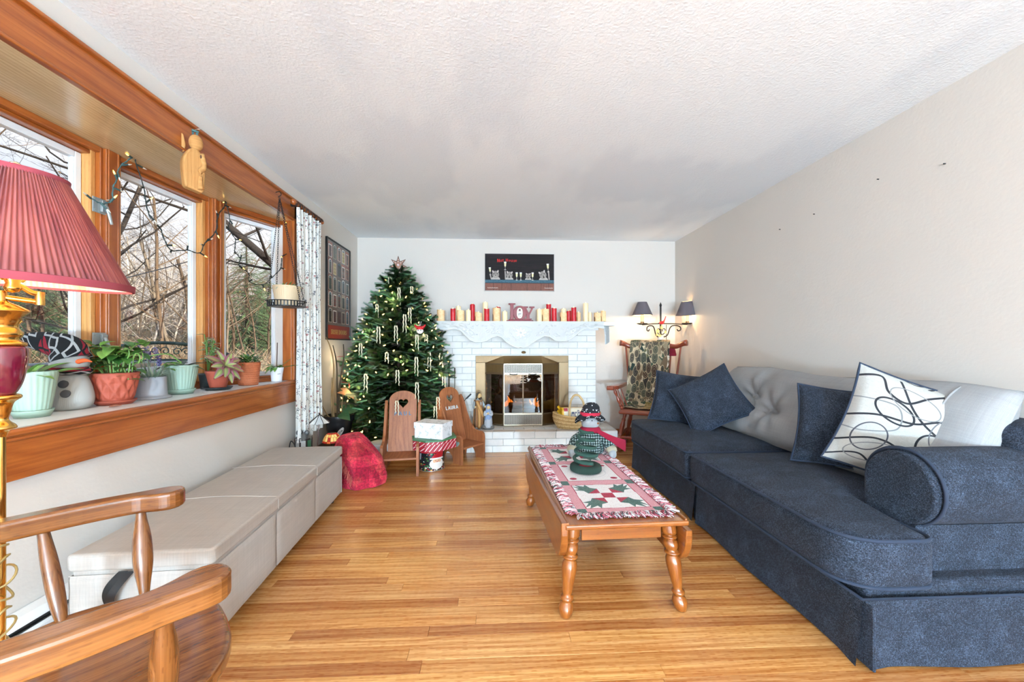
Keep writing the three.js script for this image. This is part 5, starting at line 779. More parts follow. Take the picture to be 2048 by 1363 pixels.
// ---- boxes: tin, striped box, floral box
{
  const santa = ctex(1024, 400, (g, w, h) => {
    g.fillStyle = '#1a1d22'; g.fillRect(0, 0, w, h); const r = rngOf(21);
    for (let i = 0; i < 420; i++) { const y = r() < 0.6 ? h * (0.62 + 0.38 * r()) : r() * h, x = r() * w; g.fillStyle = ['#b01c28', '#2e6b38', '#e8e6de', '#8c1720', '#3f8048', '#d8a544'][Math.floor(r() * 6)]; g.beginPath(); g.arc(x, y, 4 + r() * 11, 0, 7); g.fill(); }
    const face = (cx) => { g.fillStyle = '#b51d2a'; g.beginPath(); g.moveTo(cx - 84, 150); g.quadraticCurveTo(cx - 30, -10, cx + 110, 20); g.lineTo(cx + 84, 150); g.fill(); g.fillStyle = '#f3efe8'; g.beginPath(); g.ellipse(cx, 250, 96, 110, 0, 0, 7); g.fill(); g.fillStyle = '#e6b894'; g.beginPath(); g.ellipse(cx, 190, 58, 52, 0, 0, 7); g.fill(); g.fillStyle = '#f6f3ee'; g.fillRect(cx - 92, 128, 184, 30); g.fillStyle = '#222'; for (const s of [-22, 22]) { g.beginPath(); g.arc(cx + s, 184, 6, 0, 7); g.fill(); } g.fillStyle = '#d88a78'; g.beginPath(); g.arc(cx, 206, 13, 0, 7); g.fill(); g.fillStyle = '#f6f3ee'; g.beginPath(); g.ellipse(cx, 236, 52, 18, 0, 0, 7); g.fill(); };
    face(200); face(710); g.fillStyle = '#c9ccd2'; for (const x of [430, 940]) { g.beginPath(); g.moveTo(x - 60, 60); g.lineTo(x + 70, 40); g.lineTo(x + 60, 170); g.lineTo(x - 30, 190); g.fill(); }
  });
  const t = thing('cookie_tin', 'round Christmas tin with printed red-hatted bearded faces under two boxes', 'tin', [-0.552, 0, -3.60], -0.62);
  part(t, 'can', cyl(0.114, 0.114, 0.172, 40, true).translate(0, 0.087, 0), M([255, 255, 255], 0.3, { map: santa, metalness: 0.2 }));
  part(t, 'bottom', [cyl(0.113, 0.113, 0.002, 40).translate(0, 0.002, 0), at(new THREE.TorusGeometry(0.114, 0.003, 8, 40), 0, 0.004, 0, PI / 2)], W.steel);
  part(t, 'lid', lathe([[0, 0.188], [0.112, 0.188], [0.117, 0.184], [0.117, 0.160], [0.114, 0.160]], 40), M([176, 30, 42], 0.35));
  const s = thing('striped_box', 'flat many-sided box with diagonal red and white stripes and green lid on the tin', 'box', [-0.527, 0.1890, -3.60], 0.24);
  const poly = (q, k) => [[-0.19, -0.10], [-0.10, -0.17], [0.10, -0.17], [0.19, -0.10], [0.19, 0.06], [0.05, 0.17], [-0.09, 0.17], [-0.19, 0.06]].map(([x, z]) => [x * q, -z * q]);
  const stripes = ctex(256, 128, (g) => { g.fillStyle = '#a81f30'; g.fillRect(0, 0, 256, 128); for (let x = -128; x < 256; x += 64) { g.fillStyle = '#f0e4dc'; g.beginPath(); g.moveTo(x, 128); g.lineTo(x + 110, 0); g.lineTo(x + 122, 0); g.lineTo(x + 12, 128); g.fill(); g.fillStyle = '#7c1622'; g.beginPath(); g.moveTo(x + 30, 128); g.lineTo(x + 140, 0); g.lineTo(x + 146, 0); g.lineTo(x + 36, 128); g.fill(); } }, 0.16, 0.08);
  part(s, 'box_side', uvm(at(extr(shapeOf(poly(0.985)), 0.082), 0, 0.001, 0, -PI / 2), 'x'), M([255, 255, 255], 0.5, { map: stripes }));
  part(s, 'lid', at(extr(shapeOf(poly(1.0)), 0.012, 0.002, 1), 0, 0.083, 0, -PI / 2), M([66, 116, 78], 0.5));
  part(s, 'lid_panel', at(extr(shapeOf(poly(0.80)), 0.0015), 0, 0.095, 0, -PI / 2), M([206, 196, 172], 0.5));
  const toile = ctex(512, 512, (g) => { g.fillStyle = '#edeef0'; g.fillRect(0, 0, 512, 512); const r = rngOf(31); for (let i = 0; i < 60; i++) { const x = r() * 512, y = r() * 512; g.strokeStyle = 'rgba(120,132,128,0.7)'; g.lineWidth = 2; for (let k = 0; k < 6; k++) { g.beginPath(); g.arc(x + (r() - 0.5) * 40, y + (r() - 0.5) * 40, 4 + r() * 12, r() * 6, r() * 6 + 2.5); g.stroke(); } g.fillStyle = ['rgba(150,132,126,0.6)', 'rgba(108,126,118,0.6)', 'rgba(160,166,172,0.7)'][Math.floor(r() * 3)]; g.beginPath(); g.ellipse(x, y, 5 + r() * 7, 4, r() * 3, 0, 7); g.fill(); } }, 0.25, 0.25), fm = M([255, 255, 255], 0.5, { map: toile });
  const f = thing('floral_box', 'white floral printed cardboard box on top of the striped box', 'box', [-0.530, 0.2860, -3.575], -0.36);
  part(f, 'box_body', uvm(at(rbox(0.272, 0.095, 0.182, 0.002), 0, 0.049, 0)), fm); part(f, 'lid', uvm(at(rbox(0.282, 0.05, 0.192, 0.002), 0, 0.112, 0), 'x', 0.3, 0.2), fm);
}
// ---- red plaid blanket heaped over a sack behind the bench
{
  const plaid = dtex(512, 512, (u, v) => { const a = Math.sin(u * 6 * PI) > 0.2 ? 1 : 0, b = Math.sin(v * 6 * PI) > 0.2 ? 1 : 0, n = fbm(u * 60, v * 60, 60, 60, 301, 3), k = (a + b) / 2, g = smooth(0.45, 0.65, fbm(u * 6, v * 6, 6, 6, 305, 3)) * 0.6; return [lerp(150, 205, k) * (0.7 + 0.55 * n) + g * 22, lerp(16, 46, k) * (0.7 + 0.5 * n) + g * 44, lerp(44, 72, k) * (0.7 + 0.5 * n) + g * 12]; }, true, 0.5, 0.5);
  const t = thing('plaid_blanket', 'fuzzy red plaid blanket heaped between the bench and the small chair', 'blanket', [-1.045, 0, -3.235]), m = M([255, 255, 255], 1, { map: plaid, bumpMap: T.pores, bumpScale: 0.01, sheen: 0.6, sheenColor: col([255, 150, 160]), sheenRoughness: 0.6 });
  const prof = [[0.001, 0.395], [0.05, 0.392], [0.10, 0.37], [0.138, 0.30], [0.158, 0.20], [0.172, 0.10], [0.176, 0.03], [0.165, 0.002], [0.10, 0.0], [0.001, 0.0]];
  part(t, 'cloth', uvm(warp(slathe(prof, 72, 60), (p) => { const a = Math.atan2(p.z, p.x), d = Math.hypot(p.x, p.z), k = 1 + (0.05 * Math.sin(a * 5 + p.y * 7) + 0.035 * Math.sin(a * 9 - p.y * 12 + 1) + 0.03 * Math.sin(a * 2 + 1)) * smooth(0.02, 0.12, d) * (1 - 0.5 * smooth(0.3, 0.4, p.y)); p.x *= k * (0.96 + 0.10 * (0.4 - p.y)); p.z *= k; p.x += -0.10 * smooth(0.16, 0.40, p.y) * smooth(0.0, 0.2, p.y) + 0.012 * Math.sin(p.y * 20); p.y += 0.012 * wob(p.x * 20, 0, p.z * 20, 3) * smooth(0.05, 0.2, p.y); p.y = Math.max(p.y, 0.001); }), 'y'), m);
  const fr = []; const r = rngOf(5); for (let i = 0; i < 34; i++) { const k = i / 33, x = -0.105 + 0.09 * k + (r() - 0.5) * 0.01, y = 0.22 - 0.14 * k, z = 0.135 + 0.045 * k; fr.push(limb([[x, y, z - 0.01], [x - 0.004 + r() * 0.006, y - 0.02, z + 0.012], [x - 0.016 + r() * 0.02, y - 0.045 - r() * 0.02, z + 0.018]], [0.0022, 0.0018, 0.0008], 5, 6)); }
  stuffPart(t, 'fringe', fr, M([196, 96, 84], 0.9));
}
// ---- low stand behind the bench with small lamps and a potted plant
{
  const t = thing('plant_stand', 'low dark wooden stand in the corner behind the bench', 'stand', [-1.385, 0, -3.53]);
  part(t, 'stand_top', uvm(at(rbox(0.38, 0.02, 0.86, 0.004), 0, 0.19, 0), 'z'), M([120, 92, 62], 0.4, { map: T.walnut })); for (const x of [-1, 1]) for (const z of [-1, 1]) part(t, 'leg', at(rbox(0.03, 0.18, 0.03, 0.003), x * 0.16, 0.09, z * 0.40), M([120, 92, 62], 0.4, { map: T.walnut }));
  const top = 0.2005;
  // potted plant with dry canes and red flowers
  const p = thing('potted_plant', 'black plastic pot with dry canes and red flowers left of the tree', 'plant', [-1.437, top, -3.80]);
  part(p, 'pot', lathe([[0.001, 0.001], [0.094, 0.0], [0.114, 0.19], [0.129, 0.195], [0.133, 0.248], [0.126, 0.250], [0.122, 0.225], [0.001, 0.222]], 40), M([26, 26, 28], 0.35));
  const lab = ctex(256, 170, (g) => { g.fillStyle = '#f0f0ee'; g.fillRect(0, 0, 256, 170); g.strokeStyle = '#4a4a4a'; g.lineWidth = 6; g.beginPath(); g.ellipse(128, 85, 112, 70, 0, 0, 7); g.stroke(); g.fillStyle = '#b9bcba'; g.beginPath(); g.ellipse(118, 85, 84, 48, 0, 0, 7); g.fill(); g.fillStyle = '#5c6c60'; g.beginPath(); g.arc(190, 90, 24, 0, 7); g.fill(); g.fillStyle = '#8a8f8c'; for (let i = 0; i < 4; i++) g.fillRect(66, 56 + i * 17, 96 - i * 10, 6); });
  part(p, 'label', surf((u, v) => { const a = (u - 0.5) * 0.58, b = (v - 0.5) * 2; const w = Math.sqrt(Math.max(0, 1 - b * b)); const aa = a * w + 0.42, y = 0.105 + b * 0.032 + a * 0.10 * w, r = 0.0945 + (y / 0.19) * 0.020 + 0.0014; return [Math.sin(aa) * r, y, Math.cos(aa) * r]; }, 20, 16), M([255, 255, 255], 0.4, { map: lab }));
  const cane = M([134, 112, 74], 0.8, { map: T.bark }), cane2 = M([132, 104, 66], 0.75), redm = M([200, 46, 40], 0.6), leafm = M([168, 118, 76], 0.75), green = M([40, 78, 44], 0.5);
  const stems = [[[-0.045, 0.2, 0.02], [-0.05, 0.46, 0.02], [-0.045, 0.72, 0.02], [-0.075, 0.88, 0.02], [-0.115, 0.975, 0.02]], [[-0.02, 0.2, 0.0], [-0.02, 0.5, 0.0], [-0.03, 0.76, 0.0], [-0.06, 0.90, 0]], [[-0.05, 0.2, 0.03], [-0.06, 0.4, 0.03], [-0.055, 0.60, 0.03]], [[0.005, 0.2, 0.01], [0.0, 0.45, 0.01], [0.02, 0.62, 0.01], [0.045, 0.80, 0.01], [0.04, 0.91, 0.01]], [[-0.04, 0.2, 0.05], [-0.10, 0.28, 0.06], [-0.14, 0.36, 0.06]], [[0.06, 0.2, 0.02], [0.07, 0.36, 0.02], [0.09, 0.50, 0.02]], [[0.03, 0.2, 0.03], [0.04, 0.40, 0.03], [0.07, 0.53, 0.03]]];
  stems.forEach((s, i) => part(p, 'cane', limb(s, [0.009, 0.0085, 0.007, 0.004].map((q) => q * (i > 3 ? 0.6 : 1)), 8, 20), i % 2 ? cane : cane2));
  const blade = (L, w, f) => surf((u, v) => { const k = Math.sin(Math.pow(u, 0.8) * PI), s = v * 2 - 1; return [u * L, 0.25 * w * s * s * k - f * L * u * u, s * w * k]; }, 14, 8);
  part(p, 'flower', at(blade(0.085, 0.016, 0.1), 0.055, 0.795, 0.02, 0, PI - 0.2, 0), redm); part(p, 'flower', at(blade(0.07, 0.012, -0.6), 0.03, 0.56, 0.04, 0, 0.1, -0.6), redm); part(p, 'flower', at(blade(0.04, 0.010, -1), 0.10, 0.50, 0.03, 0, 0.1, 0.9), redm);
  part(p, 'dry_leaf', at(blade(0.18, 0.032, 0.8), 0.0, 0.46, 0.06, 0.5, 0.1, 0.1), leafm); part(p, 'dry_leaf', at(blade(0.12, 0.025, 1.2), 0.03, 0.50, 0.05, 0.4, -0.4, 0.3), leafm);
  for (const [x, z, a] of [[0.05, 0.06, 0.3], [0.03, 0.07, -0.6], [0.06, 0.04, 1.2]]) part(p, 'leaf', at(blade(0.13, 0.05, 0.4), x, 0.27, z, 0.6, a, 0.3), green);
  // stained glass shade
  const s = thing('stained_glass_lamp', 'small lit stained glass lamp with red and amber dome', 'lamp', [-1.345, top, -3.40]), lead = M([40, 30, 24], 0.5, { metalness: 0.5 });
  part(s, 'base', lathe([[0, 0], [0.045, 0], [0.045, 0.008], [0.012, 0.02], [0.008, 0.11], [0.0, 0.112]], 20), lead);
  const amber = [glow([240, 170, 84], 0.35), glow([250, 210, 130], 0.42), glow([190, 44, 30], 0.3), glow([226, 108, 44], 0.34)];
  const rings = [[0.025, 0.168, 0.041, 0.160, 10], [0.042, 0.1595, 0.058, 0.140, 14], [0.059, 0.139, 0.072, 0.108, 18], [0.0725, 0.107, 0.076, 0.094, 14]];
  rings.forEach(([r0, y0, r1, y1, n], k) => { for (let i = 0; i < n; i++) { const a0 = (i + 0.06) / n * 2 * PI, a1 = (i + 0.94) / n * 2 * PI; part(s, 'glass_piece', surf((u, v) => { const a = lerp(a0, a1, u), rr2 = lerp(r0, r1, v); return [Math.cos(a) * rr2, lerp(y0, y1, v), Math.sin(a) * rr2]; }, 3, 2), amber[k === 3 ? (i % 3 ? 2 : 3) : k === 0 ? 2 : (i * 7 + k * 3) % 5 < 3 ? 1 : (i % 4 === 0 ? 2 : 0)]); } });
  part(s, 'lead_frame', lathe([[0.001, 0.171], [0.024, 0.1685], [0.041, 0.1595], [0.0575, 0.1395], [0.0715, 0.1075], [0.0758, 0.093], [0.0745, 0.093], [0.070, 0.107], [0.0565, 0.138], [0.040, 0.158], [0.023, 0.167], [0.001, 0.169]], 36), lead);
  const pl = new THREE.PointLight(new THREE.Color(1, 0.6, 0.25), 0.05); pl.position.set(-1.345, top + 0.14, -3.40); pl.castShadow = true; scene.add(pl);
  // parasol of grey glass on a thin leaning pole
  const u = thing('glass_parasol', 'small grey glass parasol ornament on a thin leaning pole', 'ornament', [-1.40, top, -3.26]);
  part(u, 'pole', limb([[-0.012, 0, 0], [0.01, 0.32, 0]], 0.0045, 8), M([120, 96, 90], 0.4, { metalness: 0.5 })); part(u, 'foot', at(cyl(0.03, 0.028, 0.008, 16), -0.012, 0.004, 0), lead);
  for (let i = 0; i < 8; i++) { const a0 = i / 8 * 2 * PI, a1 = (i + 1) / 8 * 2 * PI, g = new THREE.BufferGeometry(); g.setAttribute('position', new THREE.Float32BufferAttribute([0.011, 0.345, 0, 0.01 + Math.cos(a0) * 0.080, 0.278, Math.sin(a0) * 0.080, 0.01 + Math.cos(a1) * 0.080, 0.278, Math.sin(a1) * 0.080], 3)); g.computeVertexNormals(); part(u, 'canopy_pane', g, M(i % 2 ? [196, 198, 198] : [226, 226, 220], 0.25)); part(u, 'rib', limb([[0.011, 0.347, 0], [0.01 + Math.cos(a0) * 0.082, 0.278, Math.sin(a0) * 0.082]], 0.0022, 5), lead); }
  part(u, 'tip', at(ball(0.007, 8, 6), 0.011, 0.352, 0), lead);
  // little lantern house
  const h = thing('glass_lantern', 'small dark metal lantern house with grey and green glass', 'lantern', [-1.495, top, -3.22]);
  part(h, 'lantern_body', [at(cyl(0.062, 0.052, 0.09, 8), 0, 0.125, 0), at(cyl(0.075, 0.07, 0.08, 8), 0, 0.042, 0)], M([84, 86, 88], 0.4, { metalness: 0.4 }));
  for (let i = 0; i < 8; i++) { const a = (i + 0.5) / 8 * 2 * PI; part(h, 'glass_piece', at(rbox(0.032, 0.06, 0.004, 0.001), Math.sin(a) * 0.0555, 0.125, Math.cos(a) * 0.0555, 0, a, 0), M([[206, 212, 214], [70, 120, 92], [150, 158, 164], [196, 198, 196]][i % 4], 0.2)); part(h, 'post', at(cyl(0.003, 0.003, 0.16, 6), Math.sin(a + PI / 8) * 0.064, 0.10, Math.cos(a + PI / 8) * 0.064), lead); }
  part(h, 'roof', [at(cyl(0.070, 0.02, 0.035, 8), 0, 0.19, 0), at(ball(0.026, 12, 8), -0.022, 0.215, 0.02), at(ball(0.020, 12, 8), 0.025, 0.21, 0.0)], M([110, 112, 112], 0.4, { metalness: 0.4 }));
  // white bowl under the tree
  const w = thing('ceramic_bowl', 'white rimmed brown ceramic bowl on the floor under the tree', 'bowl', [-1.02, 0, -3.70]);
  part(w, 'bowl_body', lathe([[0.001, 0.002], [0.06, 0.0], [0.10, 0.06], [0.115, 0.14], [0.105, 0.14], [0.09, 0.06], [0.001, 0.02]], 32), M([130, 70, 46], 0.35)); part(w, 'rim', lathe([[0.114, 0.138], [0.120, 0.142], [0.120, 0.20], [0.100, 0.215], [0.001, 0.22]], 32), M([226, 228, 228], 0.4));
}
// ---------------------------------------------------------------- rocking chair with a printed throw
{
  const a = 28 * DEG, t = thing('rocking_chair', 'red-brown wooden rocking chair with a printed throw in the far right corner', 'rocking chair', [1.635, 0, -4.10], -a), m = W.cherry;
  // local +z faces the room
  const seatP = roundCorners([[-0.265, 0.25], [0.265, 0.25], [0.235, -0.22], [-0.235, -0.22]], 0.06, 6);
  part(t, 'seat', warp(padGeo(seatP, 0.038, 0.012, 0, 120), (p) => { if (p.y > 0.028) p.y -= 0.010 * (1 - smooth(0.5, 0.95, Math.hypot(p.x / 0.25, p.z / 0.24))); }).translate(0, 0.405, 0), m);
  part(t, 'seat_front', at(rbox(0.54, 0.036, 0.05, 0.014, 3), 0, 0.418, 0.235), m);
  const turned = (A, B, prof) => { const g = slathe(prof, 14, 50), len = v3(...A).distanceTo(v3(...B)), d = v3(...B).sub(v3(...A)).normalize(), q = new THREE.Quaternion().setFromUnitVectors(v3(0, 1, 0), d); return g.applyMatrix4(new THREE.Matrix4().compose(v3(...A), q, v3(1, len, 1))); };
  const leg = [[0.012, 0], [0.014, 0.08], [0.022, 0.18], [0.016, 0.26], [0.021, 0.30], [0.016, 0.34], [0.020, 0.46], [0.025, 0.60], [0.018, 0.72], [0.022, 0.77], [0.016, 0.82], [0.020, 0.9], [0.018, 1]], post = [[0.011, 0], [0.017, 0.08], [0.012, 0.14], [0.018, 0.20], [0.012, 0.26], [0.018, 0.42], [0.013, 0.58], [0.012, 0.64], [0.019, 0.80], [0.012, 0.92], [0.014, 1]], thin = [[0.006, 0], [0.0085, 0.35], [0.0065, 0.6], [0.006, 1]];
  for (const s of [-1, 1]) {
    part(t, 'leg', turned([s * 0.285, 0.07, 0.21], [s * 0.215, 0.41, 0.17], leg), m); part(t, 'leg', turned([s * 0.265, 0.065, -0.20], [s * 0.195, 0.41, -0.15], leg), m);
    part(t, 'rocker', uvm(at(extr(shapeOf([...Array.from({ length: 21 }, (_, i) => { const z = lerp(0.40, -0.50, i / 20); return [-z, 0.003 + 0.36 * Math.pow(z + 0.02, 2) ]; }), ...Array.from({ length: 21 }, (_, i) => { const z = lerp(-0.50, 0.40, i / 20); return [-z, 0.040 + 0.36 * Math.pow(z + 0.02, 2)]; })]), 0.028, 0.006, 2), s * 0.275 - 0.014, 0, 0, 0, PI / 2, 0), 'z'), m);
    part(t, 'arm', uvm(at(extr(shapeOf(roundCorners([[s * 0.27, 0.24], [s * 0.35, 0.30], [s * 0.375, 0.25], [s * 0.335, 0.05], [s * 0.285, -0.24], [s * 0.255, -0.24]].map(([x, z]) => [x, -z]), 0.02, 4)), 0.024, 0.007, 2), 0, 0.655, 0, -PI / 2), 'z'), m);
    part(t, 'arm_scroll', at(cyl(0.022, 0.022, 0.07, 16), s * 0.345, 0.662, 0.275, 0, 0, PI / 2), m);
    part(t, 'arm_post', turned([s * 0.245, 0.435, 0.18], [s * 0.325, 0.66, 0.215], post), m);
    for (const z of [0.07, -0.03]) part(t, 'arm_spindle', turned([s * (0.245 - 0.02 * (0.07 - z) * 10), 0.435, z], [s * (0.315 - (0.07 - z) * 0.15), 0.66, z + 0.03], thin), m);
    part(t, 'back_post', turned([s * 0.215, 0.43, -0.19], [s * 0.295, 1.10, -0.345], [[0.012, 0], [0.013, 0.4], [0.010, 0.8], [0.010, 1]]), m);
  }
  for (let i = -2; i <= 2; i++) part(t, 'back_spindle', turned([i * 0.078, 0.43, -0.205], [i * 0.098, 1.11, -0.375], [[0.008, 0], [0.010, 0.4], [0.007, 1]]), m);
  part(t, 'crest_rail', limb(Array.from({ length: 41 }, (_, i) => { const u = i / 40 * 2 - 1, e = smooth(0.62, 1, Math.abs(u)); return [u * 0.355, 1.105 + 0.02 * Math.cos(u * PI) - 0.012 + 0.055 * e, -0.385 + 0.075 * u * u]; }), (k) => 0.026 + 0.008 * smooth(0.8, 1, Math.abs(k * 2 - 1)) , 14), m);
  part(t, 'front_stretcher', turned([-0.27, 0.155, 0.20], [0.27, 0.155, 0.20], [[0.010, 0], [0.012, 0.1], [0.022, 0.3], [0.012, 0.42], [0.020, 0.5], [0.012, 0.58], [0.022, 0.7], [0.012, 0.9], [0.010, 1]]), m);
  for (const s of [-1, 1]) part(t, 'side_stretcher', turned([s * 0.262, 0.17, -0.19], [s * 0.262, 0.17, 0.20], [[0.009, 0], [0.017, 0.5], [0.009, 1]]), m);
  // the throw over the back
  const camo = ctex(512, 1024, (g, w, h) => {
    g.fillStyle = '#b6a184'; g.fillRect(0, 0, w, h); const r = rngOf(61), pick = (a) => a[Math.floor(r() * a.length)];
    for (let i = 0; i < 260; i++) { g.fillStyle = pick(['#3a4a38', '#5b5a3c', '#2e2a24', '#8b7c62', '#c9b493', '#24342c', '#6c5842']); g.beginPath(); const x = r() * w, y = r() * h, q = 12 + r() * 34; for (let k = 0; k < 9; k++) { const a2 = k / 9 * 2 * PI, l = q * (0.5 + r()); g.lineTo(x + Math.cos(a2) * l, y + Math.sin(a2) * l); } g.fill(); }
    for (let i = 0; i < 46; i++) { g.fillStyle = pick(['#d9cdb6', '#cdbd9e', '#e3d9c6']); g.beginPath(); const x = r() * w, y = r() * h; g.moveTo(x, y); for (let k = 0; k < 6; k++) g.lineTo(x + (r() - 0.5) * 50, y + (r() - 0.3) * 80); g.fill(); }
    for (let i = 0; i < 120; i++) { const x = r() * w, y = h * 0.22 + r() * h * 0.78, q = 16 + r() * 26; g.fillStyle = pick(['#2b2420', '#33302a', '#3c4034', '#463026']); g.beginPath(); g.arc(x, y, q, 0, 7); g.fill(); g.strokeStyle = '#b9a684'; g.lineWidth = 4; g.beginPath(); g.arc(x, y, q, 0, 7); g.stroke(); g.strokeStyle = pick(['#6d6656', '#8c8068']); g.lineWidth = 3; g.beginPath(); g.arc(x, y, q * 0.7, 0, 7); g.stroke(); g.beginPath(); g.arc(x, y, q * 0.35, 0, 7); g.stroke(); }
    g.strokeStyle = '#a58a3c'; g.lineWidth = 9; for (let i = 0; i < 12; i++) { g.beginPath(); g.moveTo(250, 40 + i * 22); g.quadraticCurveTo(310, 30 + i * 20, 370, 6 + i * 24); g.stroke(); }
  });
  const th = thing('throw_blanket', 'green, brown and tan printed throw over the back of the rocking chair', 'throw', [1.635, 0, -4.10], -a), tm = M([255, 255, 255], 0.9, { map: camo });
  const path = (k) => { const P = [[1.02, -0.435], [1.145, -0.425], [1.158, -0.385], [1.135, -0.345], [1.0, -0.305], [0.8, -0.262], [0.62, -0.22], [0.50, -0.175], [0.452, -0.10], [0.452, 0.02], [0.452, 0.12]], f = k * (P.length - 1), i = Math.min(P.length - 2, Math.floor(f)), q = f - i; return [lerp(P[i][0], P[i + 1][0], q), lerp(P[i][1], P[i + 1][1], q)]; };
  part(th, 'cloth', surf((u, v) => { const [y, z] = path(v), k = smooth(0.25, 0.9, v), w = lerp(0.42, 0.46, k); const x = (u - 0.5) * w - 0.03 - 0.02 * k; return [x, y + 0.004 * Math.sin(u * 9), z + 0.016 + 0.012 * Math.sin(u * 13 + v * 3) * smooth(0.3, 0.6, v) + 0.07 * x * x]; }, 40, 60), tm);
}
// small red mitten shape hanging from the crest
{
  const t = thing('winter_hat', 'small dark red knitted hat hanging behind the rocking chair crest', 'hat', [1.985, 0.985, -4.345]); part(t, 'crown', slathe([[0.001, 0.10], [0.03, 0.09], [0.045, 0.05], [0.048, 0.01], [0.044, 0.0]], 20, 16), M([150, 26, 44], 0.95, { bumpMap: T.knit, bumpScale: 0.002 })); part(t, 'band', lathe([[0.046, -0.004], [0.052, 0.0], [0.052, 0.024], [0.046, 0.026]], 20), M([130, 20, 38], 0.95));
}
// ---------------------------------------------------------------- wrought iron lamp with two shades
{
  const t = thing('iron_lamp', 'wrought iron standing lamp with two dark checked shades behind the rocking chair', 'lamp', [1.955, 0, -4.56]), ir = W.iron;
  const check = dtex(128, 128, (u, v) => { const k = ((Math.floor(u * 16) + Math.floor(v * 16)) % 2) ? 1 : 0; return [lerp(58, 132, k), lerp(50, 122, k), lerp(56, 128, k)]; }, true, 0.06, 0.06);
  part(t, 'base', [slathe([[0.001, 0], [0.12, 0], [0.125, 0.01], [0.05, 0.03], [0.014, 0.05]], 28, 20)], ir);
  part(t, 'pole', at(cyl(0.011, 0.010, 1.50, 12), 0, 0.80, 0), ir); part(t, 'spear_tip', lathe([[0.0, 1.605], [0.012, 1.575], [0.014, 1.565], [0.010, 1.55], [0.0, 1.54]], 12), ir);
  part(t, 'collar', slathe([[0.011, 1.155], [0.03, 1.16], [0.034, 1.18], [0.03, 1.20], [0.011, 1.205]], 20, 20), M([222, 222, 222], 0.4), 'white collar');
  const ax = [[-0.235, 0.10, 0.045], [0.245, 0.10, 0.15]];   // arm ends: x, unused, z
  const arms = [[-1, ax[0]], [1, ax[1]]];
  for (const [s, [ex, , ez]] of arms) {
    const Y = 1.335, k = (q) => [q * ex, q * ez];
    const p = (q, y) => [k(q)[0], y, k(q)[1]];
    part(t, 'arm', [limb([p(0, Y + 0.018), p(0.5, Y + 0.012), p(1, Y)], 0.0055, 8, 12), limb([p(0.12, 1.195), p(0.25, 1.215), p(0.36, 1.30), p(0.44, Y - 0.012), p(0.62, Y - 0.010), p(0.74, Y - 0.030), p(0.74, Y - 0.062), p(0.66, Y - 0.070), p(0.62, Y - 0.050)], 0.0065, 8, 60), limb([p(0.02, 1.225), p(0.10, 1.23), p(0.17, 1.25), p(0.16, 1.29), p(0.08, 1.29), p(0.07, 1.26)], 0.005, 8, 40)], ir);
    part(t, 'drip_pan', lathe([[0.001, Y + 0.002], [0.035, Y + 0.002], [0.062, Y + 0.014], [0.060, Y + 0.018], [0.033, Y + 0.008], [0.001, Y + 0.008]], 28).translate(ex, 0, ez), ir);
    part(t, 'cup', at(cyl(0.019, 0.021, 0.030, 20), ex, Y + 0.020, ez), M([92, 70, 54], 0.4, { metalness: 0.6 }));
    part(t, 'candle_sleeve', at(cyl(0.0175, 0.0175, 0.085, 20), ex, Y + 0.075, ez), new THREE.MeshPhysicalMaterial({ color: col([250, 226, 170]), roughness: 0.6, emissive: col([255, 196, 100]), emissiveIntensity: 0.12 }));
    part(t, 'bulb', slathe([[0.009, Y + 0.118], [0.014, Y + 0.135], [0.012, Y + 0.155], [0.001, Y + 0.175]], 12, 14).translate(ex, 0, ez), glow([255, 224, 164], 6));
    const r0 = s > 0 ? 0.122 : 0.113, r1 = s > 0 ? 0.056 : 0.051, y0 = Y + 0.112, y1 = Y + 0.262, tl = (g) => s > 0 ? at(at(g, -ex, -y0, -ez), ex, y0, ez, 0.10, 0, 0.10) : g;
    const cone = (off) => surf((u, v) => { const a = -u * 2 * PI, r = lerp(r0, r1, v) + off; return [ex + Math.cos(a) * r, lerp(y0, y1, v), ez + Math.sin(a) * r]; }, 48, 4, 0.75, 0.16);
    part(t, 'shade', tl(cone(0)), M([255, 255, 255], 0.9, { map: check }));
    part(t, 'shade_lining', tl(cone(-0.003)), M([250, 238, 206], 0.8)); part(t, 'shade_rim', tl(at(new THREE.TorusGeometry(r0, 0.003, 6, 48), ex, y0, ez, PI / 2)), M([60, 52, 56], 0.8));
    const l = new THREE.PointLight(new THREE.Color(1, 0.66, 0.34), 0.6); l.position.set(ex + 1.955, Y + 0.115, ez - 4.56); l.castShadow = true; scene.add(l);
  }
  // lamp cord
  part(t, 'cord', limb([[0.055, 1.34, 0.03], [0.05, 1.2, 0.04], [0.052, 0.9, 0.02], [0.03, 0.3, 0.01], [0.02, 0.02, 0.03]], 0.0035, 6, 30), ir);
  const b = thing('cardinal_ornament', 'red bird ornament perched on the iron lamp', 'ornament', [1.955, 1.345, -4.515]), rd = M([206, 30, 38], 0.5);
  part(b, 'bird_body', limb([[-0.034, 0.012, 0], [-0.018, 0.014, 0], [0.004, 0.018, 0], [0.022, 0.032, 0]], [0.008, 0.017, 0.019, 0.010], 12, 14), rd); part(b, 'tail', limb([[0.018, 0.03, 0], [0.032, 0.06, 0], [0.042, 0.09, 0]], [0.008, 0.006, 0.005], 8, 8), rd); part(b, 'beak', at(cyl(0.005, 0.0005, 0.012, 8), -0.044, 0.011, 0, 0, 0, PI / 2), W.black); part(b, 'hook', limb([[0, 0, 0], [0.004, -0.012, -0.012], [0, -0.015, -0.03]], 0.002, 6), W.iron);
  const g = thing('star_garland', 'little straw coloured star cluster with lights hanging on the iron lamp', 'ornament', [1.935, 1.24, -4.49]), straw = M([236, 214, 130], 0.7);
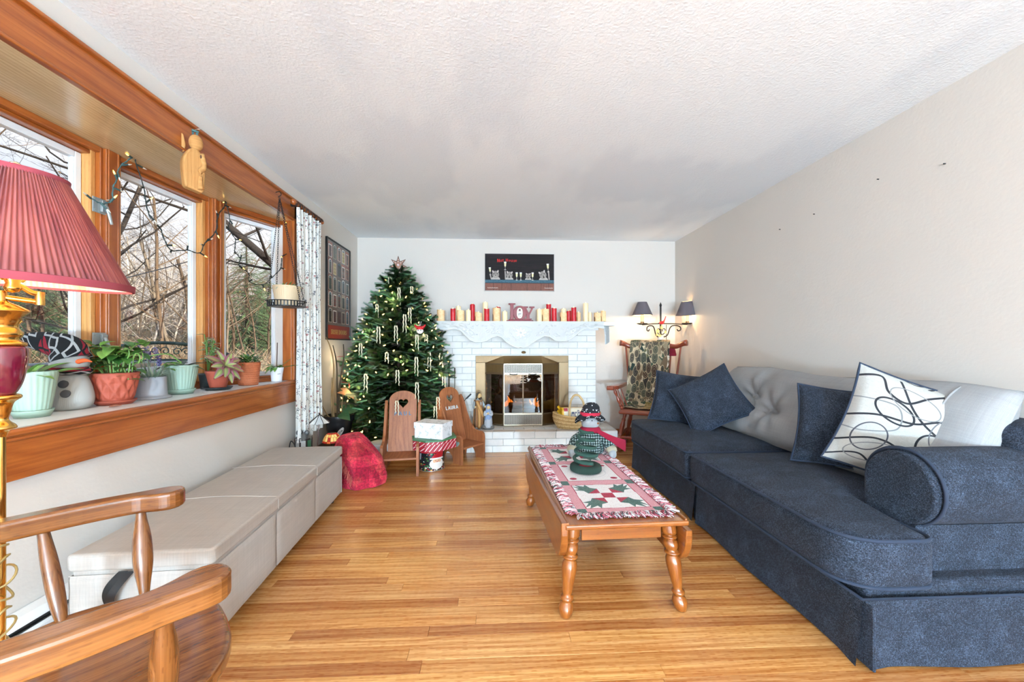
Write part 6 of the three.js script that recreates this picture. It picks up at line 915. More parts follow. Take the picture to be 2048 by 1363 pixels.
  for (const [x, y, q] of [[-0.045, 0.02, 1], [0.0, 0.065, 0.9], [0.045, 0.01, 0.7], [-0.02, -0.03, 0.85], [-0.055, -0.02, 0.7]]) { const pts = []; for (let i = 0; i < 10; i++) { const aa = PI / 2 + i * PI / 5, rr3 = (i % 2 ? 0.013 : 0.030) * q; pts.push([x + Math.cos(aa) * rr3, y + Math.sin(aa) * rr3]); } part(g, 'star', at(extr(shapeOf(pts), 0.006, 0.001, 1), 0, 0, 0.004 * q), straw); part(g, 'light_bulb', at(ball(0.004, 8, 6), x + 0.01, y, 0.014), glow([255, 214, 128], 3)); }
  part(g, 'hanger', limb([[0, 0.08, 0.003], [0.004, 0.095, -0.02], [0.008, 0.098, -0.05]], 0.0012, 5), straw);
}
// ---------------------------------------------------------------- on the hearth
{
  const y = HY + 0.002;
  // wicker basket: woven strands
  const t = thing('wicker_basket', 'oval wicker basket with arched handle holding a firelog on the hearth', 'basket', [0.90, y, -4.24]), wm = [M([196, 160, 108], 0.8), M([176, 138, 86], 0.8), M([210, 178, 128], 0.8)];
  const R0 = (v) => { const k = Math.sin((0.18 + 0.72 * v) * PI * 0.62); return [0.25 * (0.70 + 0.32 * k), 0.125 * (0.62 + 0.40 * k)]; }, sag = (a, v) => 0.045 * Math.cos(a * 2) * -1 * v;
  const rows = 11; for (let i = 0; i < rows; i++) { const v = i / (rows - 1), pts = []; for (let k = 0; k < 96; k++) { const a = k / 96 * 2 * PI, [rx, rz] = R0(v), off = 0.0045 * Math.sin(a * 24 + (i % 2) * PI); pts.push([Math.cos(a) * (rx + off), 0.006 + v * 0.125 + 0.035 * v * Math.pow(Math.abs(Math.cos(a)), 2) - 0.012 * v, Math.sin(a) * (rz + off)]); } part(t, 'woven_strand', limb(pts, 0.0068, 6, 0, true), wm[i % 3]); }
  const stakes = []; for (let k = 0; k < 48; k++) { const a = (k + 0.5) / 48 * 2 * PI, P = []; for (let j = 0; j <= 8; j++) { const v = j / 8, [rx, rz] = R0(v); P.push([Math.cos(a) * rx, 0.004 + v * 0.122 + 0.035 * v * Math.cos(a) * Math.cos(a), Math.sin(a) * rz]); } stakes.push(limb(P, 0.004, 5)); }
  stuffPart(t, 'stakes', stakes, wm[1]); part(t, 'basket_floor', at(cyl(0.17, 0.17, 0.006, 32), 0, 0.006, 0, 0, 0, 0, [1, 1, 0.5]), wm[1]);
  part(t, 'rim', limb(Array.from({ length: 72 }, (_, k) => { const a = k / 72 * 2 * PI, [rx, rz] = R0(1); return [Math.cos(a) * rx, 0.132 + 0.035 * Math.cos(a) * Math.cos(a), Math.sin(a) * rz]; }), 0.009, 8, 0, true), wm[0]);
  part(t, 'handle', [0, 1, 2].map((q) => limb(Array.from({ length: 60 }, (_, i) => { const k = i / 59, a = lerp(-0.12, PI + 0.12, k), w = k * 18 + q * 2.1; return [0.085 * Math.cos(a) + 0.005 * Math.cos(w) - 0.01, 0.12 + 0.235 * Math.pow(Math.max(0, Math.sin(a)), 0.75) + 0.005 * Math.sin(w), 0.085 + 0.02 * Math.cos(a * 2) * 0 - 0.10 * Math.sin(a) * 0.6]; }), 0.0075, 7)), wm[2]);
  const wrap = ctex(1024, 512, (g, w, h) => {
    g.fillStyle = '#f0bb22'; g.fillRect(0, 0, w, h); g.fillStyle = '#f3ead2'; g.fillRect(60, 70, w - 120, h - 190); g.fillStyle = '#5b7fb4'; g.fillRect(60, 70, 150, 70); g.fillStyle = '#f7c94a'; g.beginPath(); g.ellipse(600, 130, 190, 90, 0, 0, 7); g.fill(); g.fillStyle = '#b23a4c'; g.fillRect(60, 300, 120, 70);
    g.save(); g.translate(w / 2, 270); g.rotate(PI); g.fillStyle = '#20325c'; g.font = 'bold 118px sans-serif'; g.textAlign = 'center'; g.textBaseline = 'middle'; g.fillText('duraflame', 0, 0); g.restore();
  });
  wrap.offset.set(0, 0.22);
  const p = thing('firelog_package', 'yellow and white paper wrapped firelog lying in the wicker basket', 'firelog', [0.905, y + 0.145, -4.235], 0.05);
  part(p, 'wrapper', surf((u, v) => { const a = v * 2 * PI + PI / 2, q = 0.052, e = (s) => Math.sign(s) * Math.pow(Math.abs(s), 0.55); return [(u - 0.5) * 0.36, 0.075 * e(Math.sin(a)) * 1.0, -q * e(Math.cos(a))]; }, 20, 40), M([255, 255, 255], 0.35, { map: wrap }));
  for (const s of [-1, 1]) part(p, 'paper_end', surf((u, v) => { const yy = (v - 0.5) * lerp(0.13, 0.20, u); return [s * (0.178 + u * 0.035 + 0.006 * Math.sin(v * 30)), yy, lerp(0.048, 0.012, u) * Math.sin(v * PI * 2 * 1.0) * 0.9 + 0.006 * Math.sin(v * 25)]; }, 10, 40), M([240, 190, 40], 0.4));
  // two nativity figures
  const skin = M([214, 176, 120], 0.6), robe = M([146, 96, 54], 0.65, { bumpMap: T.pores, bumpScale: 0.003 }), robe2 = M([184, 134, 76], 0.65), under = M([156, 164, 166], 0.65), blue = M([132, 152, 184], 0.65), pale = M([176, 178, 182], 0.65);
  const j = thing('standing_figurine', 'tall robed bearded figurine with staff, brown cloak over grey, on the hearth', 'figurine', [-0.155, y, -4.255], 0.35);
  part(j, 'robe', warp(slathe([[0.001, 0], [0.052, 0.002], [0.054, 0.03], [0.046, 0.12], [0.044, 0.20], [0.050, 0.27], [0.040, 0.30], [0.018, 0.312], [0.014, 0.325]], 40, 40), (q) => { const a = Math.atan2(q.z, q.x), k = 1 + 0.07 * Math.sin(a * 6 + q.y * 8) * (1 - q.y / 0.33); q.x *= k; q.z *= k * 0.75; }), under);
  part(j, 'cloak', warp(surf((u, v) => { const a = lerp(2.1, 5.6, u), r = lerp(0.046, 0.060, v) * (1 + 0.07 * Math.sin(u * 28)); return [Math.cos(a) * r, lerp(0.305, 0.02, v), -Math.sin(a) * r * 0.8]; }, 40, 20), () => {}), robe);
  part(j, 'sash', [limb([[-0.030, 0.295, 0.030], [0.0, 0.22, 0.046], [0.035, 0.15, 0.036], [0.045, 0.12, 0.01]], [0.014, 0.018, 0.016, 0.012], 8, 20), limb([[-0.02, 0.28, 0.03], [-0.005, 0.15, 0.047], [-0.008, 0.01, 0.05]], [0.012, 0.015, 0.018], 8, 16)], robe2);
  part(j, 'head', at(ball(0.027, 18, 14), 0.008, 0.347, 0.008, 0, 0, 0, [0.9, 1.15, 1]), skin); part(j, 'nose', at(ball(0.005, 8, 6), 0.014, 0.346, 0.034), skin); part(j, 'beard', at(ball(0.021, 14, 10), 0.012, 0.327, 0.016, 0.2, 0, 0, [0.9, 1.1, 0.8]), M([70, 50, 36], 0.8)); part(j, 'hair', at(ball(0.030, 16, 12), 0.003, 0.355, -0.003, 0, 0, 0, [0.95, 1.05, 0.95]), M([84, 72, 58], 0.8));
  part(j, 'arm', [limb([[0.035, 0.285, 0.0], [0.055, 0.24, 0.02], [0.058, 0.235, 0.045]], [0.017, 0.016, 0.011], 8, 12), limb([[-0.038, 0.285, 0.0], [-0.056, 0.23, 0.02], [-0.05, 0.235, 0.04]], [0.017, 0.016, 0.011], 8, 12)], under); part(j, 'hand', [at(ball(0.011, 10, 8), 0.06, 0.236, 0.052), at(ball(0.011, 10, 8), -0.05, 0.238, 0.047)], skin);
  part(j, 'staff', limb([[-0.052, 0.03, 0.048], [-0.050, 0.31, 0.048]], 0.004, 7), M([70, 50, 34], 0.7));
  const k2 = thing('seated_figurine', 'smaller figurine in pale blue robe and veil sitting on a grey rock', 'figurine', [-0.055, y, -4.225], -0.05);
  part(k2, 'rock', warp(ball(0.062, 18, 12), (q) => { q.y = Math.max(0, q.y * 0.62 + 0.024); q.x *= 1.12; const k = 1 + 0.06 * wob(q.x * 60, q.y * 60, q.z * 60); q.x *= k; q.z *= k * 0.85; }), M([130, 126, 120], 0.85, { bumpMap: T.pores, bumpScale: 0.006 }));
  part(k2, 'robe', warp(slathe([[0.001, 0.02], [0.036, 0.02], [0.040, 0.05], [0.036, 0.11], [0.030, 0.14], [0.034, 0.18], [0.026, 0.205], [0.012, 0.215]], 36, 36), (q) => { const a = Math.atan2(q.z, q.x), k = 1 + 0.08 * Math.sin(a * 7 + q.y * 10) * (1 - q.y / 0.22); q.x = q.x * k + 0.006; q.z = q.z * k * 0.85 + 0.022 * smooth(0.14, 0.06, q.y); }), pale);
  part(k2, 'veil', warp(surf((u, v) => { const a = lerp(2.4, 7.0, u), r = lerp(0.026, 0.044, v) * (1 + 0.05 * Math.sin(u * 24)); return [0.004 + Math.cos(a) * r, lerp(0.235, 0.06, v), -Math.sin(a) * r]; }, 30, 16), () => {}), blue); part(k2, 'head', at(ball(0.0225, 16, 12), 0.006, 0.228, 0.012, 0, 0, 0, [0.92, 1.1, 1]), skin); part(k2, 'nose', at(ball(0.004, 8, 6), 0.008, 0.226, 0.034), skin); part(k2, 'hood', at(ball(0.027, 16, 10), 0.004, 0.237, 0.001, 0, 0, 0, [1, 1, 1]), blue);
  part(k2, 'arms', [limb([[0.036, 0.185, 0.0], [0.042, 0.155, 0.03], [0.012, 0.165, 0.044]], [0.015, 0.014, 0.010], 8, 14), limb([[-0.026, 0.185, 0.0], [-0.032, 0.155, 0.03], [-0.002, 0.160, 0.046]], [0.015, 0.014, 0.010], 8, 14)], pale); part(k2, 'hands', at(ball(0.012, 10, 8), 0.006, 0.172, 0.048), skin); part(k2, 'infant', limb([[-0.014, 0.166, 0.044], [0.018, 0.18, 0.044]], [0.010, 0.012], 10, 8), M([206, 200, 190], 0.7));
  // fireplace tools
  const f = thing('fireplace_tool_stand', 'brass and black fireplace tool stand left of the fireplace doors', 'fireplace tools', [-0.475, y, -4.34]), dm = M([70, 58, 42], 0.35, { metalness: 0.8 });
  part(f, 'base', slathe([[0.001, 0], [0.075, 0], [0.078, 0.01], [0.03, 0.03], [0.01, 0.05]], 24, 20), dm); part(f, 'post', at(cyl(0.007, 0.006, 0.60, 10), 0, 0.33, 0), dm);
  part(f, 'finial', slathe([[0.006, 0.62], [0.013, 0.635], [0.008, 0.65], [0.011, 0.66], [0.016, 0.675], [0.008, 0.69], [0.010, 0.70], [0.006, 0.715], [0.001, 0.725]], 14, 30), dm); part(f, 'hanger_bar', [at(cyl(0.004, 0.004, 0.13, 8), 0, 0.585, 0, 0, 0, PI / 2), at(cyl(0.004, 0.004, 0.10, 8), 0, 0.585, 0, PI / 2)], dm);
  for (const [x, z, n] of [[-0.06, 0, 'brush'], [0.06, 0, 'shovel'], [0, 0.05, 'tongs']]) part(f, n, [at(cyl(0.004, 0.004, 0.46, 8), x, 0.35, z), at(slathe([[0.004, 0], [0.010, 0.02], [0.006, 0.05], [0.008, 0.06], [0.001, 0.075]], 10, 14), x, 0.57, z), n === 'shovel' ? at(rbox(0.07, 0.10, 0.006, 0.002), x, 0.08, z) : n === 'brush' ? at(cyl(0.022, 0.016, 0.10, 12), x, 0.09, z) : at(rbox(0.03, 0.10, 0.006, 0.002), x, 0.09, z)], dm);
  const pk = thing('fire_poker', 'dark iron poker leaning by the angled small chair', 'poker', [-0.40, y, -4.28]); part(pk, 'rod', limb([[-0.02, 0.004, 0.0], [0.10, 0.30, 0.0], [0.165, 0.365, 0]], 0.0045, 8, 16), W.iron); part(pk, 'grip', limb([[0.115, 0.315, 0], [0.165, 0.365, 0]], 0.008, 10), W.black);
}
// ---------------------------------------------------------------- framed poster and picture
{
  const t = thing('framed_poster', 'tall framed poster with rows of painted doors left of the tree', 'poster', [XL + 0.011, 1.648, -4.185]), w = 0.615, h = 0.985;
  const art = ctex(640, 1024, (g, W2, H2) => {
    g.fillStyle = '#6e625a'; g.fillRect(0, 0, W2, H2); const r = rngOf(401), pick = (a) => a[Math.floor(r() * a.length)];
    for (let row = 0; row < 5; row++) for (let c = 0; c < 5; c++) {
      const x = 26 + c * 120, y = 26 + row * 168, cw = 112, chh = 160; g.fillStyle = pick(['#8c7a6c', '#6d5c54', '#9a5d4e', '#7c6b62', '#5e5650', '#a48f7c', '#84483c']); g.fillRect(x, y, cw, chh);
      for (let i = 0; i < 18; i++) { g.fillStyle = 'rgba(40,30,26,0.18)'; g.fillRect(x, y + i * 9, cw, 1.5); }
      const dw = 56 + r() * 16, dx = x + (cw - dw) / 2, dy = y + 34, dh = chh - 44, trim = pick(['#d8d0c4', '#c4b8a8', '#efe8dc', '#3c3a38', '#b8a68c']); g.fillStyle = trim; g.fillRect(dx - 9, dy - 9, dw + 18, dh + 13);
      if (r() < 0.55) { g.beginPath(); g.ellipse(x + cw / 2, dy - 2, dw / 2 + 9, 26, 0, PI, 0); g.fill(); g.fillStyle = '#46525c'; g.beginPath(); g.ellipse(x + cw / 2, dy - 2, dw / 2 - 2, 18, 0, PI, 0); g.fill(); }
      g.fillStyle = pick(['#3a4650', '#5a3030', '#2f4238', '#7c3a30', '#4c5a66', '#c0a468', '#38302c', '#6c4438', '#52606a']); g.fillRect(dx, dy, dw, dh); g.fillStyle = 'rgba(0,0,0,0.28)'; for (const px of [0.12, 0.56]) for (const py of [0.08, 0.40, 0.68]) g.fillRect(dx + px * dw, dy + py * dh, dw * 0.32, dh * 0.22); g.fillStyle = '#d8b45c'; g.beginPath(); g.arc(dx + dw * 0.88, dy + dh * 0.55, 3, 0, 7); g.fill();
      if (row === 3 && c === 0) { g.fillStyle = '#f0ece4'; for (let i = 0; i < 9; i++) { g.fillRect(x + 2, y + 8 + i * 17, 10, 8); g.fillRect(x + cw - 12, y + 8 + i * 17, 10, 8); } }
    }
    g.fillStyle = '#9c3a2c'; g.fillRect(0, 880, W2, 144); g.fillStyle = '#d8b060'; g.font = 'bold 66px serif'; g.textAlign = 'center'; g.fillText('IRISH DOORS', W2 / 2, 972);
  });
  part(t, 'print', at(new THREE.PlaneGeometry(w - 0.012, h - 0.012), 0.004, 0, 0, 0, PI / 2, 0), M([255, 255, 255], 0.25, { map: art }));
  part(t, 'backing', at(rbox(0.008, h - 0.006, w - 0.006, 0.001), -0.003, 0, 0), M([90, 80, 70], 0.8));
  for (const s of [-1, 1]) { part(t, 'frame_side', at(rbox(0.020, h, 0.012, 0.002), 0.002, 0, s * (w / 2 - 0.004)), W.black); part(t, 'frame_rail', at(rbox(0.020, 0.012, w, 0.002), 0.002, s * (h / 2 - 0.004), 0), W.black); }
}
{
  const w = 0.838, h = 0.45, t = thing('wall_picture', 'wide dark picture titled Nut House above the mantel', 'picture', [0.318, 1.972, ZB + 0.014]);
  const art = ctex(1280, 686, (g, W2, H2) => {   // a stand-in: small grey animals at a bar, red title
    g.fillStyle = '#191416'; g.fillRect(0, 0, W2, H2); const r = rngOf(411);
    for (let i = 0; i < 160; i++) { g.fillStyle = `rgba(${70 + r() * 30},${56},${60},0.10)`; g.fillRect(r() * W2, r() * H2 * 0.7, 120 + r() * 200, 4 + r() * 8); }
    g.fillStyle = '#7d5348'; g.fillRect(0, 545, W2, 141); for (const x of [0, 150, 310, 478, 775, 1035, 1180]) { g.fillStyle = '#3a2622'; g.fillRect(x, 545, 6, 141); } for (let i = 0; i < 260; i++) { g.fillStyle = `rgba(${r() < 0.5 ? '190,120,90' : '70,40,36'},0.25)`; g.fillRect(r() * W2, 550 + r() * 130, 4, 20 + r() * 60); }
    g.fillStyle = '#3f6272'; g.fillRect(0, 486, W2, 56); g.fillStyle = '#28404c'; g.fillRect(0, 536, W2, 12); for (let i = 0; i < 200; i++) { g.fillStyle = `rgba(${r() < 0.5 ? '120,160,170' : '30,50,60'},0.3)`; g.fillRect(r() * W2, 488 + r() * 46, 20, 4); }
    const glass = (x, y, s = 1, tl = 0) => { g.save(); g.translate(x, y); g.rotate(tl); g.fillStyle = '#e8dfb0'; g.beginPath(); g.moveTo(-20 * s, -140 * s); g.lineTo(20 * s, -140 * s); g.lineTo(14 * s, -66 * s); g.quadraticCurveTo(0, -48 * s, -14 * s, -66 * s); g.fill(); g.fillStyle = '#f2f0e8'; g.fillRect(-20 * s, -146 * s, 40 * s, 22 * s); g.fillStyle = '#cfc8c0'; g.fillRect(-3 * s, -60 * s, 6 * s, 56 * s); g.beginPath(); g.ellipse(0, -2, 20 * s, 6 * s, 0, 0, 7); g.fill(); g.restore(); };
    const beast = (x, y, s, tilt, yawn) => { g.save(); g.translate(x, y); g.scale(s, s); g.fillStyle = '#b4aca6'; g.beginPath(); g.ellipse(0, 70, 92, 66, 0, PI, 0); g.fill(); g.rotate(tilt); g.fillStyle = '#8f8680'; g.beginPath(); g.ellipse(0, -36, 72, 76, 0, 0, 7); g.fill(); g.fillStyle = '#c4b6b0'; for (const q of [-50, 50]) { g.beginPath(); g.ellipse(q, -98, 17, 26, q > 0 ? 0.4 : -0.4, 0, 7); g.fill(); } g.fillStyle = '#a1978f'; g.beginPath(); g.ellipse(0, -4, 40, 38, 0, 0, 7); g.fill(); g.fillStyle = '#241c1a'; for (const q of [-34, 34]) { g.beginPath(); g.arc(q, -52, 8, 0, 7); g.fill(); } g.beginPath(); g.ellipse(0, -18, 12, 8, 0, 0, 7); g.fill(); if (yawn) { g.beginPath(); g.ellipse(0, 12, 14, 18, 0, 0, 7); g.fill(); } for (let i = 0; i < 40; i++) { g.strokeStyle = 'rgba(220,214,208,0.22)'; g.beginPath(); const a = r() * 7, q = r() * 66; g.moveTo(Math.cos(a) * q, -36 + Math.sin(a) * q); g.lineTo(Math.cos(a) * q + 6, -30 + Math.sin(a) * q); g.stroke(); } g.restore(); };
    beast(196, 418, 0.9, -0.05, 0); beast(448, 424, 0.82, 0.08, 1); beast(800, 436, 0.66, 0, 1); beast(1085, 420, 0.92, -0.35, 1);
    g.strokeStyle = '#a89e98'; g.lineWidth = 22; g.lineCap = 'round'; for (const [x0, y0, x1, y1] of [[116, 470, 98, 400], [378, 470, 372, 330], [1190, 470, 1178, 320]]) { g.beginPath(); g.moveTo(x0, y0); g.lineTo(x1, y1); g.stroke(); }
    glass(98, 392, 0.95, -0.08); glass(372, 300, 1.05); glass(1172, 330, 1.05, -0.06); for (const x of [586, 662, 882]) glass(x, 490, 1.0);
    g.fillStyle = '#e0302a'; g.textAlign = 'left'; 'Nut House'.split('').forEach((c, i) => { g.save(); g.translate(220 + [0, 52, 92, 130, 160, 214, 256, 298, 334][i], 148 + [6, 0, -6, 0, -4, -8, 0, 2, -2][i]); g.rotate([0.03, -0.05, 0.1, 0, 0.02, 0.1, -0.04, 0.06, -0.06][i]); g.font = 'bold ' + [84, 70, 66, 0.1, 78, 56, 66, 64, 60][i] + 'px monospace'; g.fillText(c, 0, 0); g.restore(); });
    g.strokeStyle = '#efe8e0'; g.lineWidth = 4; const scribble = (x, y, n) => { g.beginPath(); g.moveTo(x, y); for (let i = 0; i < n; i++) g.quadraticCurveTo(x + i * 14 + 6, y - 18 * (i % 3 ? 0.5 : 1), x + i * 14 + 14, y + (i % 2 ? 4 : -4)); g.stroke(); }; scribble(44, 640, 14); scribble(1105, 640, 11);
  });
  part(t, 'canvas', at(new THREE.PlaneGeometry(w - 0.012, h - 0.012), 0, 0, 0.0135), M([255, 255, 255], 0.85, { map: art }));
  part(t, 'frame', [at(rbox(w, 0.010, 0.026, 0.002), 0, h / 2 - 0.005, 0), at(rbox(w, 0.010, 0.026, 0.002), 0, -h / 2 + 0.005, 0), at(rbox(0.010, h, 0.026, 0.002), w / 2 - 0.005, 0, 0), at(rbox(0.010, h, 0.026, 0.002), -w / 2 + 0.005, 0, 0), at(rbox(w - 0.01, h - 0.01, 0.012), 0, 0, 0)], M([196, 188, 184], 0.5));
}
// ---------------------------------------------------------------- curtain and its rod
{
  const fl = ctex(1024, 1024, (g, w, h) => {
    g.fillStyle = '#f1f1ec'; g.fillRect(0, 0, w, h); const r = rngOf(501); g.lineCap = 'round';
    const wrapd = (f) => { for (const ox of [-w, 0, w]) for (const oy of [-h, 0, h]) { g.save(); g.translate(ox, oy); f(); g.restore(); } };
    for (let i = 0; i < 120; i++) { const x = r() * w, y = r() * h, a = r() * 7, q = 16 + r() * 22, d = r() < 0.5; wrapd(() => { g.strokeStyle = '#6b7078'; g.lineWidth = 3; g.beginPath(); g.arc(x, y, q, a, a + 2.6); g.stroke(); }); for (let k = 0; k < 4; k++) { const b = a + k * 0.75, lx = x + Math.cos(b) * (q + 6), ly = y + Math.sin(b) * (q + 6); wrapd(() => { g.fillStyle = d ? '#4a525c' : '#5d6a62'; g.beginPath(); g.ellipse(lx, ly, 9, 4, b + 0.6, 0, 7); g.fill(); }); } }
    for (let i = 0; i < 60; i++) { const x = r() * w, y = r() * h, c = ['#8a4a58', '#3c4658', '#a05a62', '#56606e'][i % 4], q = 9 + r() * 5; wrapd(() => { for (let k = 0; k < 5; k++) { const b = k * 1.2566; g.fillStyle = c; g.beginPath(); g.arc(x + Math.cos(b) * q, y + Math.sin(b) * q, q * 0.62, 0, 7); g.fill(); } g.fillStyle = '#e8d8c8'; g.beginPath(); g.arc(x, y, q * 0.45, 0, 7); g.fill(); }); }
  }, 0.46, 0.46);
  const t = thing('curtain', 'white floral curtain gathered at the far end of the bow window', 'curtain', [XL + 0.07, 0, -3.37]);
  const panel = surf((u, v) => { const g = 1 - 0.25 * Math.sin(v * PI) * 0.6, amp = lerp(0.016, 0.030, v), z = 0.015 + (0.5 - u) * 0.42 * lerp(0.96, 1.0, v) * g - 0.0, f = u * 2 * PI * 6.3; return [amp * Math.sin(f + 0.8 * Math.sin(v * 3 + u * 5)) + 0.010 * Math.sin(f * 2.3 + v * 2) * (1 - v * 0.6) + 0.012, lerp(2.168, 0.345 + 0.035 * (u > 0.55 ? 1 : 0) * smooth(0.55, 0.65, u), v), z]; }, 220, 60, 0.95, 1.82);
  part(t, 'curtain_panel', panel, M([255, 255, 255], 0.9, { map: fl, transmission: 0.12, thickness: 0 }));
  const rp = thing('curtain_rod', 'short wooden curtain rod wound with dark cord above the floral curtain', 'curtain rod', [XL + 0.075, 2.195, -3.37]);
  part(rp, 'rod', at(cyl(0.015, 0.015, 0.50, 14), 0, 0, 0, PI / 2), W.pine); for (const z of [-0.25, 0.25]) part(rp, 'end_knob', at(ball(0.021, 14, 10), 0, 0, z), W.pine);
  part(rp, 'wound_cord', limb(Array.from({ length: 260 }, (_, i) => { const k = i / 259, a = k * 2 * PI * 9; return [Math.cos(a) * 0.0195, Math.sin(a) * 0.0195, lerp(-0.235, 0.235, k)]; }), 0.0062, 6), M([62, 40, 30], 0.7));
  part(rp, 'bracket', [at(rbox(0.06, 0.02, 0.02), -0.034, 0.0, 0.18), at(rbox(0.06, 0.02, 0.02), -0.034, 0.0, -0.18)], W.iron);
}
// ---------------------------------------------------------------- plants and trinkets on the sill
const SY = 0.8205;
const potM = { mint: M([162, 186, 168], 0.5), terra: M([178, 84, 62], 0.6, { bumpMap: T.pores, bumpScale: 0.001 }), clay: M([190, 106, 66], 0.7, { bumpMap: T.pores, bumpScale: 0.002 }), grey: M([160, 160, 164], 0.8, { bumpMap: T.bark, bumpScale: 0.004 }), white: M([236, 236, 240], 0.3), dark: M([52, 62, 64], 0.4), cream: M([238, 216, 180], 0.5), soil: M([58, 44, 34], 0.95, { bumpMap: T.pores, bumpScale: 0.01 }) };
// a leaf lying along +x from its base: length, half width, fold, droop
function leafG(L, w, droop = 0.3, fold = 0.25, power = 0.75, n = 10) { return surf((u, v) => { const k = Math.pow(Math.sin(Math.pow(clamp(u, 0.001, 0.999), power) * PI), 0.8), s = v * 2 - 1; return [u * L * (1 - 0.15 * droop * u), Math.abs(s) * w * k * fold - droop * L * u * u, s * w * k]; }, n, 6, L, w); }
const leafTint = (a, b, seed) => { const r = rngOf(seed); return Array.from({ length: 5 }, (_, i) => M([0, 1, 2].map((c) => lerp(a[c], b[c], i / 4)), 0.42)); };
const greens = leafTint([58, 104, 42], [136, 176, 84], 1), dusty = leafTint([120, 146, 124], [176, 194, 172], 2);
// put a leaf at p pointing along azimuth az, raised by el
function leafAt(parent, g, m, [x, y, z], az, el, roll = 0) { const o = part(parent, 'leaf', g, m); o.position.set(x, y, z); o.rotation.set(roll, az, el, 'YZX'); return o; }
function ribbedPot(t, R, h, ribs, m, saucer = true) {
  const body = warp(lathe([[0.001, 0.012], [R * 0.62, 0.012], [R * 0.66, 0.016], [R * 0.80, h * 0.45], [R * 0.93, h * 0.85], [R * 0.96, h * 0.9], [R * 0.97, h], [R * 0.93, h], [R * 0.90, h * 0.88], [0.001, h * 0.86]], ribs * 4), (p) => { const d = Math.hypot(p.x, p.z); if (d > R * 0.6 && p.y < h * 0.93 && p.y > 0.013) { const k = 1 + 0.016 * Math.sin(Math.atan2(p.z, p.x) * ribs); p.x *= k; p.z *= k; } });
  part(t, 'pot', body, m); part(t, 'soil', at(cyl(R * 0.88, R * 0.88, 0.006, 28), 0, h * 0.87, 0), potM.soil);
  if (saucer) part(t, 'saucer', lathe([[0.001, 0], [R * 0.66, 0], [R * 0.80, 0.024], [R * 0.83, 0.027], [R * 0.80, 0.029], [R * 0.64, 0.010], [0.001, 0.010]], 40), m);
}
{ // mint pot by the lamp, with broad fleshy leaves
  const r = rngOf(11), t = thing('potted_succulent', 'mint green ribbed pot with fleshy leaves next to the brass lamp', 'plant', [-1.80, SY, -1.645]);
  ribbedPot(t, 0.071, 0.178, 24, potM.mint);
  for (const [x, z, az, el, L, w] of [[0.03, -0.03, 0.9, 0.45, 0.10, 0.024], [0.03, 0.03, 0.25, 0.05, 0.07, 0.02], [-0.01, 0.0, 1.6, 0.9, 0.07, 0.018], [-0.03, 0.02, 2.4, 0.7, 0.06, 0.016], [0.0, -0.04, 1.9, 0.4, 0.08, 0.02], [-0.04, -0.02, 2.9, 0.5, 0.06, 0.018], [0.02, 0.04, -0.6, 0.6, 0.06, 0.016], [0, 0.02, 0.4, 1.1, 0.07, 0.015], [-0.02, -0.03, 1.3, 0.65, 0.12, 0.022]]) leafAt(t, leafG(L, w, 0.25, 0.35, 0.9), greens[2 + Math.floor(r() * 3)], [x, 0.160, z], az, el);
}
{ // snowman plush: round body, head, tall drooping patterned hat
  const t = thing('snowman_plush', 'white snowman plush with buttons, carrot nose and a red and black knitted hat', 'plush toy', [-1.855, SY, -1.83], 0.25), wm = M([222, 219, 212], 0.95, { bumpMap: T.knit, bumpScale: 0.002 });
  part(t, 'body', warp(slathe([[0.001, 0.0], [0.075, 0.002], [0.098, 0.035], [0.092, 0.09], [0.070, 0.145], [0.045, 0.172], [0.001, 0.178]], 32, 40), (p) => { p.z *= 0.80; p.x *= 0.84; }), wm);
  part(t, 'head', at(ball(0.060, 24, 18), 0.008, 0.205, 0.004, 0, 0, 0, [1.08, 0.9, 0.95]), wm);
  part(t, 'nose', limb([[0.052, 0.208, 0.035], [0.085, 0.214, 0.045], [0.112, 0.208, 0.052]], [0.011, 0.008, 0.002], 10, 10), M([226, 92, 40], 0.7));
  for (const y of [0.115, 0.075]) { const b = part(t, 'button', at(cyl(0.0165, 0.0165, 0.006, 20), 0.028 + (0.115 - y) * 0.25, y, 0.073 + (0.115 - y) * 0.12, PI / 2 - 0.25, 0.35, 0), M([72, 72, 76], 0.5)); }
  const hatT = ctex(512, 512, (g, w, h) => { g.fillStyle = '#17181c'; g.fillRect(0, 0, w, h); g.fillStyle = '#c02038'; g.fillRect(0, 0, w * 0.5, h * 0.5); g.strokeStyle = '#e6e6e4'; g.lineWidth = 16; for (let k = 0; k < 5; k++) for (let j = 0; j < 4; j++) { const x = k * 104, y = 20 + j * 128; g.strokeStyle = y < 250 && x < 250 ? '#17181c' : '#e6e6e4'; g.beginPath(); g.moveTo(x, y + 50); g.lineTo(x + 50, y); g.lineTo(x + 100, y + 50); g.lineTo(x + 50, y + 100); g.closePath(); g.stroke(); } }, 1, 1);
  const hm = M([255, 255, 255], 0.95, { map: hatT, bumpMap: T.knit, bumpScale: 0.003 });
  const C = new THREE.CatmullRomCurve3([v3(0.012, 0.215, 0), v3(-0.005, 0.262, -0.005), v3(-0.055, 0.285, -0.01), v3(-0.13, 0.30, -0.01), v3(-0.18, 0.29, -0.005)]).getPoints(30);
  part(t, 'hat', limb(C, [0.068, 0.062, 0.056, 0.045, 0.030, 0.014], 24), hm); const hb = t.children[t.children.length - 1].geometry.attributes.uv; for (let i = 0; i < hb.count; i++) hb.setXY(i, hb.getX(i) * 4, hb.getY(i) * 4);
  part(t, 'scarf', at(new THREE.TorusGeometry(0.054, 0.016, 10, 30), 0.003, 0.168, 0, PI / 2, 0, 0, [1.1, 0.92, 1.1]), hm);
}
